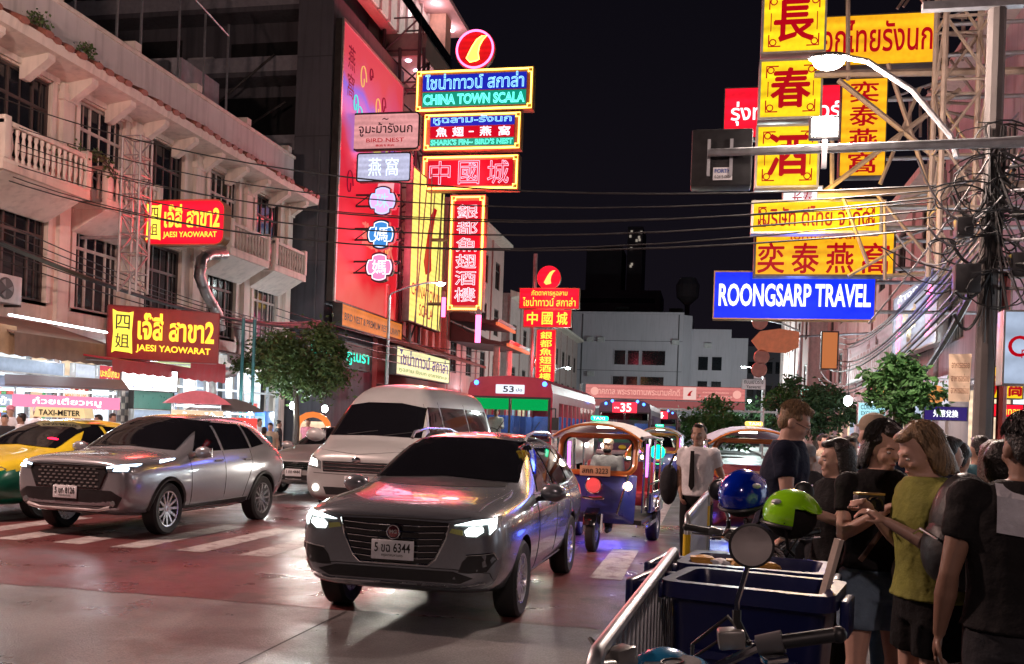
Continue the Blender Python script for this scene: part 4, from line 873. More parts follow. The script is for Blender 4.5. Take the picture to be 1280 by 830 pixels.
o_, wd_, h_ = sign('lightbox_sign', 'white lightbox with a large orange peach above purple board', (1149, 473, 1187, 509), 17, face=E('lit_fruit_white', (.85, .82, .9), .75), cab=cab_alu, depth=.15, rim=.015)
MB().ell((.02, -.02, h_ * .45), (.17, .02, .15), 16, 8).build('peach_print', E('print_peach', (1, .38, .12), .7, sample=False), o_, smooth=True); lettering('ลูกพีชสด', -.18, .18, h_ * .84, h_ * .95, -.03, red_print, o_)
sign('lightbox_sign', 'narrow purple board with small white characters under the peach sign', (1154, 508, 1209, 526), 16.8, face=E('lit_purple', (.05, .025, .22), .55), cab=cab_dark, depth=.1, rim=.01, texts=(('外幣兌換', .22, .78, .25, .75, white_print),))
bn = thing('cloth_banner', 'beige cloth banner with faint orange writing hanging beside utility pole', 'banner', at(1198, 502, Y=15.5))
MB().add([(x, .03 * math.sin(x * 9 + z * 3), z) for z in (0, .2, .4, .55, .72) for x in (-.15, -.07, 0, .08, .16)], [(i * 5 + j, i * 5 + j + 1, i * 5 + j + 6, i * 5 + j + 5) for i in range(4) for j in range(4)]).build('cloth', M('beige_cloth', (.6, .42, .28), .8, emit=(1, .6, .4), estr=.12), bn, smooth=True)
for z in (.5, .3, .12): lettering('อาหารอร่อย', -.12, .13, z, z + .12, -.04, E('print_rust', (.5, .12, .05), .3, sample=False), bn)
sign('lightbox_sign', 'small yellow lightbox with red character at right behind utility pole', (1236, 458, 1279, 499), 14.5, face=Y_face, cab=cab_dark, depth=.15, rim=.015, texts=(('燕窩', .1, .95, .1, .75, red_print, dict(bold=.03)),))
o_, wd_, h_ = sign('lightbox_sign', 'pale blue-white lightbox with red swirl logo at right edge', (1252, 388, 1300, 482), 11.5, face=E('lit_pale_blue', (.6, .72, .95), .6, uneven=.25), cab=cab_alu, depth=.2, rim=.02)
MB().tube([(-.02 + .1 * math.cos(a), -.03, h_ * .52 + .1 * math.sin(a)) for a in [k * .4 for k in range(14)]], .02, 6).build('swirl_logo', red_print, o_); lettering('ทอง', .0, .16, h_ * .36, h_ * .48, -.03, red_print, o_)
for k, (px, py) in enumerate(((950, 402), (952, 446), (949, 462))):
    c_ = at(px, py, Y=42); o_ = thing('round_sign', ('upper', 'middle', 'lower')[k] + ' small round plate in the string beside orange oval sign', 'sign', c_, 0, 'round plates by the oval sign'); MB().lathe([(0, 0), (.3, 0), (.33, .04), (.33, .12), (0, .12)], 20, (0, 0, 0), 'Y').build('plate', M('copper_plate', (.5, .25, .2), .45, .3), o_); MB().tube([(0, .1, .2), (.6, .1, .5)], .02, 5).build('hook', dark_steel, o_)
c_ = at(968, 426, Y=42); o_ = thing('oval_sign', 'unlit orange oval sign with painted-in glow below the blue lightbox', 'sign', c_)
MB().prism([(-.95, 0), (-.6, -.45), (.5, -.5), (1.0, -.25), (1.0, .4), (.2, .52), (-.6, .4)], 0, .2).build('board', M('orange_glow_board', (.62, .2, .09), .6, emit=(1, .3, .15), estr=.12), o_); MB().tube([(.9, .1, .2), (4, .1, .4)], .05, 6).build('arm', steel, o_)  # faint glow put into the board colour, the sign has no lamp
# ------------------------------------------------------------------ far end of the street
wb = thing('white_block', 'large pale windowless block closing the end of the street', 'building', (-8, 125, 0))
pale = M('pale_render', (.5, .46, .52), .8, var=.07, scale=.2, streak=.2)
MB().prism([(-11, 0), (-9.5, -2.5), (4.5, -2.5), (5.6, -1.5), (5.6, 14), (-11, 14)], 0, 16.2, 'Z').build('wall', pale, wb, smooth=True)
MB().box(5.6, 10.5, -1, 14, 0, 14.6).build('wing', pale, wb); MB().box(10.5, 12.6, -.2, 14, 0, 13.6).build('wing', pale, wb)
MB().box(-9.6, 4.6, -2.62, -2.48, 16.21, 16.5).build('roof_edge', pale, wb)
for (a, b, z0_, z1_, yy) in ((-4.0, -2.6, 9.8, 11.6, -2.5), (-2.3, -.9, 9.8, 11.6, -2.5), (-.5, 2.4, 9.8, 11.6, -2.5), (-4.1, -2.7, 6.6, 8.3, -2.5), (-2.4, -1.0, 6.6, 8.3, -2.5), (-.6, 2.3, 6.6, 8.3, -2.5), (6.5, 7.7, 9.4, 11.1, -1), (8.2, 9.4, 9.4, 11.1, -1), (6.5, 7.7, 6.4, 8, -1), (8.2, 9.4, 6.4, 8, -1)):
    o_ = MB().box(a, b, yy - .06, yy + .02, z0_, z1_).build('window', pane_dark, wb); f_ = MB(); f_.box(a - .1, a, yy - .12, yy, z0_ - .1, z1_ + .1); f_.box(b, b + .1, yy - .12, yy, z0_ - .1, z1_ + .1); f_.box(a, b, yy - .12, yy, z1_, z1_ + .1); f_.box(a, b, yy - .12, yy, z0_ - .1, z0_); f_.build('window_frame', pale, o_)
for k, (xx, zz) in enumerate(((-7.6, 12.6), (-6.2, 12.6), (3.2, 12.4), (7.2, 12.2), (9.6, 5.2), (-7.4, 8.2))):
    o_ = MB().box(xx, xx + .9, -2.95 if xx < 5 else -1.4, -2.5 if xx < 5 else -1, zz, zz + .6).build('wall_unit', MC['ac_white'], wb)
for xx in (-8.2, 4.0): MB().tube([(xx, -2.58, 0), (xx, -2.58, 16.2)], .07, 6).build('drain_pipe', M('vent_grey', (.12, .12, .13), .7), wb)
for k in range(6): MB().box(-9 + k * 2.3, -8 + k * 2.3 + .4 * (k % 3), 1 + k % 2, 3, 16.2, 16.9 + .35 * (k % 3)).build('roof_plant', dk, wb)
for z in (5.6, 9.0, 12.8): MB().box(-9.5, 4.5, -2.53, -2.5, z, z + .05).build('render_joint', M('seam', (.06, .06, .065), .9), wb)
tb = thing('tower_block', 'dark stepped tower block rising behind the pale block', 'building', (-24, 190, 0))
dkb = M('night_concrete', (.11, .10, .12), .85, var=.2, scale=.3)
MB().box(-4, 14, 0, 14, 0, 29).build('wall', dkb, tb); MB().box(-1, 6, 1, 12, 29, 38).build('upper_tower', dkb, tb); MB().box(7, 10, 2, 12, 29, 42).build('upper_tower', dkb, tb)
for k in range(9):
    rr = random.Random(k); o_ = MB().box(-.2, .2, -.1, 0, 0, .5).build('lit_window', E('far_window', (1, .85, .7), .25, sample=False), tb); o_.location = (rr.uniform(7.2, 9.8), 1.9, rr.uniform(33, 41))
for z in (24, 26.5): MB().box(-3, 13, -.08, 0, z, z + .9).build('window_band', pane_dark, tb)
wt = thing('water_tower', 'slim water tower behind the right end of pale block', 'tower', (at(858, 410, Y=200).x, 200, 0))
MB().tube([(0, 0, 0), (0, 0, 28)], .5, 8).build('stem', dkb, wt); MB().lathe([(.6, 27.5), (2.2, 29), (2.4, 31.5), (1.6, 33), (0, 33.2)], 16).build('tank', M('tank_grey', (.3, .29, .32), .7), wt)
db = thing('office_block', 'dark office block at the right end of the street', 'building', (4.5, 135, 0)); MB().box(0, 12, 0, 20, 0, 13.5).build('wall', dkb, db)
for k in range(5):
    for j in range(3): MB().box(.6 + k * 1.2, 1.4 + k * 1.2, -.06, .02, 3.4 + j * 3.2, 5 + j * 3.2).build('window', pane_dark, db)
# banner gantry over the road
bg_, wd_, h_ = sign('banner_gantry', 'long pink lit banner spanning the road before the pale block', (730, 482, 930, 500), 78, face=E('lit_banner_pink', (.85, .26, .24), .62, uneven=.12), cab=cab_dark, depth=.5, rim=.03, cat='banner', texts=(('ทศกาล พระราชทานพระนามศักดิ์', .08, .6, .3, .78, E('banner_letter', (.95, .45, .38), .8, sample=False), dict(bold=.01)), ('อาหารและวัฒนธรรม', .74, .9, .55, .68, MC['banner_letter']), ('ถนนเยาวราช', .76, .92, .25, .38, MC['banner_letter'])))
MB().box(wd_ * .12, wd_ * .2, -.06, -.03, h_ * .08, h_ * .92).build('white_square', E('banner_white', (.9, .6, .55), .75, sample=False), bg_)
MB().prism([(wd_ * .16 + p[0] * .35, h_ * .5 + p[1] * .35) for p in FIN], -.09, -.062).build('emblem', red_print, bg_)
for xx in (-.44, .45): MB().lathe([(0, -.04), (.33, -.04), (.33, -.03)], 18, (wd_ * xx, 0, h_ * .5), 'Y').build('round_emblem', MC['banner_letter'], bg_)
MB().box(-wd_ / 2, wd_ / 2, .1, .5, -.62, -.05).build('lower_band', E('lit_banner_dim', (.55, .16, .16), .4), bg_)
MB().box(-wd_ / 2 - .5, wd_ / 2 + 3, .1, .6, -.8, -.63).build('beam', steel, bg_)
for xx in (-wd_ / 2 - .4, wd_ / 2 + 2.6): MB().tube([(xx, .35, -bg_.location.z), (xx, .35, h_)], .16, 8).build('post', steel, bg_)
o_, _, _ = sign('direction_sign', 'white street name sign with small panel above, right of banner', (927, 474, 957, 487), 46, face=M('sign_white', (.6, .6, .62), .5, emit=(1, 1, 1), estr=.12), cab=steel, depth=.06, rim=.02, texts=(('ถนนเยาวราช', .1, .9, .55, .88, print_black), ('Yaowarat', .2, .8, .12, .42, print_black)))
MB().box(.0, .34, .0, .05, .52, .88).build('number_panel', MC['sign_white'], o_); MB().tube([(.5, .08, -3.2), (.5, .08, .6)], .04, 6).build('post', steel, o_)
# left side beyond the hotel
red_pl = M('rose_plaster', (.5, .33, .31), .75, var=.15, scale=.7, streak=.4)
rw = row_building('shophouse', 'rose shophouse with tall windows beyond the vertical neon sign', -16, 57, 16, 15.5, 4, 1, red_pl, wood_dark, 3, pane_dark, (lit_warm,), z0=4.8, dz=3.5, wh=2)
rw2 = row_building('shophouse', 'dim rose shophouse farther down the left side behind the red sign stack', -15.6, 74, 40, 12, 9, 1, M('grey_rose_plaster', (.4, .3, .29), .75, streak=.4), wood_dark, 2, pane_dark, (lit_warm, fascia_pale))
# hotel podium: pilasters with red sign light put into their colour, brown awning, curved Chinese roof
hp = facade('hotel_podium', 'red hotel podium with pilasters coloured as red-lit, brown awning and curved Chinese roof', -15.9, 45.5)
MB().box(-1, 12, 0, 1.5, 0, 9.2).build('wall', M('podium_red', (.42, .09, .08), .7, var=.15), hp)
for k in range(9): MB().box(-.6 + k * 1.35, -.15 + k * 1.35, -.25, -.01, 5.9, 8.3).build('pilaster', M('pilaster_red_light', (.6, .2, .18), .65), hp)
MB().prism([(0, 5.9), (-2.4, 5.15), (-2.4, 5.0), (0, 5.6)], -1, 12, 'X').build('awning', M('brown_awning', (.09, .045, .035), .7), hp)
MB().prism([(0, 3.4), (-2.0, 3.0), (-2.0, 2.9), (0, 3.2)], -1, 12, 'X').build('awning', M('brown_awning', (.09, .045, .035), .7), hp)
cr2 = facade('entrance_pavilion', 'hotel entrance pavilion with curved dark Chinese roof beside red bus', -15.9, 57.6)
cr2['category'] = 'pavilion'
for (z, s_) in ((7.9, 1.), (6.6, 1.25)):
    pr2 = [(-.0, z + 1.3), (-.8 * s_, z + .75), (-1.6 * s_, z + .32), (-2.6 * s_, z + .1), (-3.1 * s_, z + .22), (-3.0 * s_, z + .02), (-2.5 * s_, z - .1), (0, z + .1)]
    MB().prism(pr2, 0, 5.5 * s_, 'X').build('roof_slope', M('dark_roof_tile', (.07, .04, .04), .6), cr2)
    MB().box(0, 5.5 * s_, -3.05 * s_, -2.9 * s_, z - .16, z + .02).build('fascia_light', E('eave_orange', (1, .2, .08), .7), cr2)
for xx in (1, 4.8): MB().tube([(xx, -2.8, 0), (xx, -2.8, 6.5)], .2, 10).build('column', M('column_pale', (.5, .36, .34), .6), cr2)
sp_ = thing('sign_mast', 'grey steel mast with diagonal stays holding the farther red sign stack', 'mast', at(664, 480, Y=62.6)); sp_.location.z = 0
MB().tube([(0, 0, 0), (0, 0, 13)], .14, 8).build('post', steel, sp_)
for (a, b) in ((4, 8.2), (6, 3.2), (5.5, 9.2)): MB().tube([(0, 0, a), (1.3, 0, b)], .07, 6).build('stay', steel, sp_)

# ------------------------------------------------------------------ trees
def leaf_mat(name, c):
    m = M(name, c, .55, var=.45, scale=2.2, spec=.3); return m
bark = M('bark', (.1, .075, .06), .85, var=.3, scale=8, bump=.5)
def tree(name, label, base, h, crown, n, leaf, mat, seed, clumps=34, group='street trees'):
    """tapered trunk, limbs, leaves spread in clumps through the crown (cz = crown centre height, radii)"""
    rr = random.Random(seed); o = thing(name, label, 'tree', base, 0, group); cz, rx, rz_ = crown
    t = MB(); tp = Vector((rr.uniform(-.1, .1), 0, cz - rz_ * .6)); t.tube([(0, 0, 0), (.03, .02, tp.z * .5), tp], [.13, .1, .08], 8)
    cl = []
    for k in range(clumps):
        u = Vector((rr.gauss(0, 1), rr.gauss(0, 1), rr.gauss(0, .9))).normalized(); q = rr.uniform(.35, 1.) ** .6
        q *= .75 + .5 * math.sin(3 * math.atan2(u.y, u.x) + seed) ** 2 + rr.uniform(-.12, .2); c = Vector((u.x * rx * q, u.y * rx * q, cz + u.z * rz_ * q)); cl.append((c, rr.uniform(.16, .4) * rx))
        if k < 14: t.tube([tp, tp.lerp(c, .5) + Vector((0, 0, .08)), c], [.055, .03, .012], 5)
    t.build('trunk', bark, o, smooth=True)
    vs = []; fs = []
    for i in range(n):
        c, r = cl[rr.randrange(len(cl))]; p = c + Vector((rr.gauss(0, .55), rr.gauss(0, .55), rr.gauss(0, .42))) * r
        d = Vector((rr.gauss(0, 1), rr.gauss(0, 1), rr.gauss(-.35, .6))).normalized(); s_ = d.cross(Vector((rr.gauss(0, 1), rr.gauss(0, 1), rr.gauss(0, 1)))).normalized(); l = leaf * rr.uniform(.5, 1.6)
        nn = d.cross(s_) * l * .12; k = len(vs)
        vs += [p, p + d * l * .5 + s_ * l * .26 + nn, p + d * l, p + d * l * .5 - s_ * l * .26 + nn]; fs += [(k, k + 1, k + 2), (k, k + 2, k + 3)]
    MB().add(vs, fs).build('crown', mat, o)
    return o
lf1 = leaf_mat('leaf_dark', (.06, .1, .03)); lf2 = leaf_mat('leaf_green', (.06, .16, .045)); lf3 = leaf_mat('leaf_deep', (.035, .075, .03))
b_ = at(372, 455, Y=27); tree('street_tree', 'leafy dark tree on the left pavement below the green neon letters', (b_.x, 27, .13), 5, (b_.z - .13, 1.38, 1.0), 13000, .13, lf1, 3, 40)
b_ = at(1122, 484, Y=17); tree('street_tree', 'small bright green tree in front of the right shop fascias', (b_.x, 17, .13), 4, (b_.z - .13, .62, .42), 2600, .12, lf2, 5, 22)
b_ = at(1022, 512, Y=30); tree('street_tree', 'dark rounded tree above the crowd on the right', (b_.x, 30, .13), 4, (b_.z - .13, 1.15, .75), 5000, .14, lf3, 8, 26)
b_ = at(988, 506, Y=33); tree('street_tree', 'pale green tree left of the dark rounded tree', (b_.x, 33, .13), 4, (b_.z - .13, .8, .7), 2600, .14, lf2, 9, 18)
b_ = at(885, 527, Y=70); tree('street_tree', 'far tree lit green under the pink banner', (b_.x, 70, .0), 4, (b_.z, 2.2, 1.3), 4200, .28, lf2, 11, 26)
b_ = at(925, 530, Y=88); tree('street_tree', 'far dark tree at the right end under the banner', (b_.x, 88, .0), 4, (b_.z, 2.6, 1.8), 3600, .3, lf3, 12, 26)
# ------------------------------------------------------------------ vehicles (local: front at y=0 facing -y, x across, z up)
def interp(keys, y):
    if y <= keys[0][0]: return list(keys[0][1:])
    for a, b in zip(keys, keys[1:]):
        if y <= b[0]:
            t = (y - a[0]) / (b[0] - a[0]); return [p + (q - p) * t for p, q in zip(a[1:], b[1:])]
    return list(keys[-1][1:])
def car_body(stations, wheels, rw, sub=2, wheel_in=.26, arch=1.13, side_w=.9):
    """lofted shell: each station = (y, z_under, w_sill, z_mid, w_mid, z_belt, w_belt, z_rail, w_rail, z_top); wheel arches are cut out"""
    m = MB(); rings = []
    for (y, zu, ws, zm, wmid, zb, wb_, zr, wr, zt) in stations:
        half = [(ws * .8, zu), (ws, zu + .06), (wmid, zm), (wmid - .004, zm + (zb - zm) * .55), (wb_, zb), (wr, zr), (wr * .62, zt - (zt - zr) * .16)]
        ring = [(0, zu)] + half + [(0, zt)] + [(-x, z) for x, z in reversed(half)]
        rings.append([(x, y, z) for x, z in ring])
    n = len(rings[0]); vs = [v for r in rings for v in r]; fs = []
    for i in range(len(rings) - 1):
        for j in range(n): fs.append((i * n + j, i * n + (j + 1) % n, (i + 1) * n + (j + 1) % n, (i + 1) * n + j))
    h = n // 2
    for base in (0, (len(rings) - 1) * n):       # flat ends as strips of quads
        for j in range(h):
            a, b, c, d = base + j, base + j + 1, base + (n - j - 1) % n, base + (n - j) % n
            q = [a, b, c, d]; q2 = []
            for t in q:
                if t not in q2: q2.append(t)
            if len(q2) > 2: fs.append(tuple(q2))
    m.add(vs, fs); me = m.mesh('t'); o = bpy.data.objects.new('t', me); SCOL.objects.link(o)
    s = o.modifiers.new('s', 'SUBSURF'); s.levels = sub; s.render_levels = sub
    cut = MB()
    for (yy, zz) in wheels:
        for sx in (-1, 1):
            cut.lathe([(rw * arch, side_w - wheel_in if sx > 0 else -1.4), (rw * arch, 1.4 if sx > 0 else -side_w + wheel_in)], 36, (0, yy, zz), 'X')
    cme = cut.mesh('c'); co = bpy.data.objects.new('c', cme); SCOL.objects.link(co)
    b = o.modifiers.new('b', 'BOOLEAN'); b.object = co; b.operation = 'DIFFERENCE'; b.solver = 'EXACT'
    out = evaluated(o, 'body'); bpy.data.objects.remove(o); bpy.data.objects.remove(co)
    out.materials.clear(); out.materials.append(steel); out.materials.append(black_plastic)
    for p in out.polygons:
        c = p.center; p.material_index = 0
        if c.z < stations[len(stations) // 2][1] + .03: p.material_index = 1
        for (yy, zz) in wheels:
            d = math.hypot(c.y - yy, c.z - zz)
            if d < rw * arch * 1.004 and abs(c.x) > side_w - wheel_in - .03 and abs(p.normal.x) < .5 + (d < rw * arch * .97): p.material_index = 1
    out.polygons.foreach_set('use_smooth', [True] * len(out.polygons)); out.set_sharp_from_angle(angle=math.radians(38))
    return out
def bvh_of(me): return BVHTree.FromPolygons([v.co.copy() for v in me.vertices], [tuple(p.vertices) for p in me.polygons])
def cast(bv, a, b, view):
    if view == 'front': o, d = Vector((a, -9, b)), Vector((0, 1, 0))
    elif view == 'rear': o, d = Vector((a, 19, b)), Vector((0, -1, 0))
    elif view == 'right': o, d = Vector((9, a, b)), Vector((-1, 0, 0))
    elif view == 'left': o, d = Vector((-9, a, b)), Vector((1, 0, 0))
    else: o, d = Vector((a, b, 9)), Vector((0, 0, -1))
    h = bv.ray_cast(o, d); k = 0
    while h[0] is None and k < 40:                      # off the silhouette: step back onto the shell
        k += 1
        if view in ('front', 'rear'): o.x *= .985; o.z -= .002
        elif view in ('right', 'left'): o.z -= .012
        else: o.x *= .98
        h = bv.ray_cast(o, d)
    if h[0] is None: h = bv.find_nearest(o + d * 9)
    nrm = h[1] if h[1].dot(d) < 0 else -h[1]
    return h[0], nrm
def patch(bv, poly, view, name, mat, parent, lift=.006, step=.06, thick=.02):
    """a panel laid on the shell: outline drawn in front / side / top view, wrapped onto the surface"""
    bm = bmesh.new(); vs = [bm.verts.new((a, b, 0)) for a, b in poly]; bm.faces.new(vs)
    for ax in (0, 1):
        lo, hi = min(p[ax] for p in poly), max(p[ax] for p in poly); k = max(1, int((hi - lo) / step))
        for i in range(1, k):
            c = lo + (hi - lo) * i / k; co = [0, 0, 0]; no = [0, 0, 0]; co[ax] = c + 1e-5; no[ax] = 1
            bmesh.ops.bisect_plane(bm, geom=bm.verts[:] + bm.edges[:] + bm.faces[:], plane_co=co, plane_no=no)
    bm.verts.ensure_lookup_table(); n = len(bm.verts); top = []; low = []
    for v in bm.verts:
        p, nn = cast(bv, v.co.x, v.co.y, view); top.append(p + nn * lift); low.append(p - nn * thick)
    bm.verts.index_update()
    fs = [tuple(v.index for v in f.verts) for f in bm.faces]
    for e in bm.edges:
        if len(e.link_faces) == 1: a, b = e.verts[0].index, e.verts[1].index; fs.append((a, b, b + n, a + n))
    bm.free()
    return MB().add(top + low, fs).build(name, mat, parent, smooth=True, ang=30)
def seam(bv, pts, view, parent, mat=None, r=.005, name='seam', lift=.0, sub=6):
    out = []
    for (a, b), (c, d) in zip(pts, pts[1:]):
        for i in range(sub):
            t = i / sub; p, nn = cast(bv, a + (c - a) * t, b + (d - b) * t, view); out.append(p + nn * lift)
    p, nn = cast(bv, pts[-1][0], pts[-1][1], view); out.append(p + nn * lift)
    return MB().tube(out, r, 5).build(name, mat or print_black, parent, smooth=True)
WHEEL = {}
def wheel(parent, x, y, z, r, w_, side, spokes=10, rim_r=.64, rimmat=None, hub=None):
    key = (round(r, 3), round(w_, 3), spokes, side, (rimmat or alloy).name)
    if key not in WHEEL:
        t = MB().lathe([(r * rim_r, -w_ * .42), (r * .9, -w_ * .5), (r * .985, -w_ * .38), (r, -w_ * .2), (r, w_ * .2), (r * .985, w_ * .38), (r * .9, w_ * .5), (r * rim_r, w_ * .42)], 40, (0, 0, 0), 'X', closed=True).mesh('tyre', smooth=True)
        q = MB(); R_ = r * rim_r; f = side
        q.lathe([(R_, -f * w_ * .4), (R_ * 1.0, f * w_ * .44), (R_ * .93, f * w_ * .42), (R_ * .9, f * w_ * .2), (R_ * .9, -f * w_ * .3), (0, -f * w_ * .3)], 36, (0, 0, 0), 'X')
        q.lathe([(0, f * w_ * .36), (R_ * .17, f * w_ * .34), (R_ * .2, f * w_ * .2), (R_ * .2, -f * w_ * .3)], 16, (0, 0, 0), 'X')
        for k in range(spokes):
            a = 2 * PI * k / spokes; c, s_ = math.cos(a), math.sin(a); hw = R_ * (.55 / spokes + .035)
            def P(rad, off, xx): return (xx, rad * c - off * s_, rad * s_ + off * c)
            vs = [P(R_ * .14, -hw, f * w_ * .32), P(R_ * .14, hw, f * w_ * .32), P(R_ * .94, hw * .8, f * w_ * .4), P(R_ * .94, -hw * .8, f * w_ * .4), P(R_ * .14, -hw, f * w_ * .16), P(R_ * .14, hw, f * w_ * .16), P(R_ * .94, hw * .8, f * w_ * .22), P(R_ * .94, -hw * .8, f * w_ * .22)]
            q.add(vs, [(0, 1, 2, 3), (7, 6, 5, 4), (0, 4, 5, 1), (1, 5, 6, 2), (2, 6, 7, 3), (3, 7, 4, 0)])
        WHEEL[key] = (t, q.mesh('rim', smooth=True, ang=25), MB().lathe([(0, -f * w_ * .25), (R_ * .9, -f * w_ * .25), (R_ * .9, -f * w_ * .28)], 24, (0, 0, 0), 'X').mesh('brake'))
    t, q, b = WHEEL[key]
    o = link('wheel', t, rubber, parent, (x, y, z)); link('rim', q, rimmat or alloy, o); link('brake_disc', b, black_plastic, o)
    return o
head_white = E('headlamp_white', (.9, 1, .95), 9, sample=False)
drl = E('daytime_light', (.85, 1, 1), 7, sample=False)
amber = M('amber_lens', (.7, .25, .02), .3)
lens_clear = M('lamp_lens_clear', (.3, .32, .33), .08, .6, var=.2, coat=.5)
tail_red = E('tail_red', (1, .02, .03), 2.2, sample=False)
def headlight_beam(parent, x, y, z, e=60, col=(.95, 1, .97), down=5, yawd=0):
    add_light('headlamp_beam', (x, y - .12, z), e, col, parent, .05, math.radians(75), (math.radians(90 - down), 0, math.radians(180 + yawd)), .8)
def plate(parent, x, y, z, text, w_=.44, h=.16, sub=None):
    o = MB().box(x - w_ / 2, x + w_ / 2, y - .012, y, z - h / 2, z + h / 2).build('number_plate', plate_white, parent, bevel=.006)
    lettering(text, x - w_ * .42, x + w_ * .42, z - h * .12, z + h * .36, y - .016, print_black, o, bold=.015)
    if sub: lettering(sub, x - w_ * .25, x + w_ * .25, z - h * .38, z - h * .22, y - .016, print_black, o)
    return o
def mirror(parent, x, y, z, mat, s=1.):
    sg = 1 if x > 0 else -1; o = MB().ell((x + sg * .1, y, z), (.13 * s, .075 * s, .085 * s), 14, 8).build('door_mirror', mat, parent, smooth=True)
    MB().tube([(x - sg * .05, y + .02, z - .06), (x + sg * .06, y, z - .05)], .025, 6).build('stalk', black_plastic, o); MB().box(x + sg * .1 - .1 * s, x + sg * .1 + .1 * s, y + .06 * s, y + .075 * s, z - .06 * s, z + .06 * s).build('mirror_glass', chrome, o)
def mirx(poly): return [(-a, b) for a, b in reversed(poly)]
paint_grey = M('metallic_grey_paint', (.25, .26, .29), .24, .55, var=.05, scale=60, coat=.8, rvar=.05)
paint_silver = M('silver_paint', (.34, .345, .375), .24, .5, var=.05, scale=60, coat=.8, rvar=.05)
paint_champ = M('pale_silver_paint', (.46, .45, .46), .32, .45, var=.05, scale=60, coat=.7, rvar=.05)

# ---- grey estate car in the foreground
ST = [(0.0, .38, .56, .56, .64, .79, .64, .85, .54, .88), (.03, .33, .69, .57, .77, .83, .75, .90, .61, .93), (.12, .29, .80, .59, .86, .87, .825, .93, .67, .965), (.35, .25, .85, .6, .897, .915, .852, .97, .695, 1.005), (.9, .20, .85, .6, .908, .95, .862, 1.005, .71, 1.05),
      (1.22, .20, .85, .6, .908, .965, .864, 1.035, .725, 1.085), (1.34, .20, .85, .6, .908, .97, .864, 1.07, .72, 1.12), (1.75, .20, .85, .6, .908, .98, .864, 1.29, .655, 1.355), (2.05, .20, .85, .6, .908, .985, .864, 1.405, .62, 1.475), (2.35, .20, .85, .6, .908, .99, .864, 1.44, .615, 1.515),
      (2.9, .20, .85, .6, .908, .995, .864, 1.445, .615, 1.53), (3.6, .21, .85, .6, .905, 1.0, .857, 1.425, .605, 1.51), (4.1, .24, .83, .62, .895, 1.01, .842, 1.38, .585, 1.455), (4.3, .28, .80, .64, .88, 1.01, .82, 1.26, .59, 1.36), (4.48, .30, .76, .66, .85, .99, .80, 1.05, .66, 1.12), (4.58, .34, .70, .68, .80, .93, .74, .96, .62, .99), (4.6, .38, .6, .68, .7, .86, .66, .88, .55, .9)]
RWm = .325
mgw = [(.88, RWm), (3.5, RWm)]
mg = thing('estate_car', 'dark grey estate car with lit headlamps and roof rails nearest the camera', 'car', (-2.33, 7.05, 0), math.radians(-1.0)); mg.scale = (.95, .97, 1)
me = car_body(ST, mgw, RWm); bv = bvh_of(me); me.materials[0] = paint_grey; link('body', me, None, mg)
patch(bv, [(-.70, 1.09), (0, 1.125), (.70, 1.09), (.69, 1.13), (.605, 1.425), (.3, 1.455), (-.3, 1.455), (-.605, 1.425), (-.69, 1.13)], 'front', 'windscreen', tinted, mg, .011, .045)
patch(bv, [(-.5, 1.06), (.5, 1.06), (.46, 1.12), (.0, 1.03), (-.46, 1.12)] if False else [(-.62, 1.055), (.62, 1.055), (.62, 1.085), (0, 1.115), (-.62, 1.085)], 'front', 'scuttle', black_plastic, mg, .004, .07)
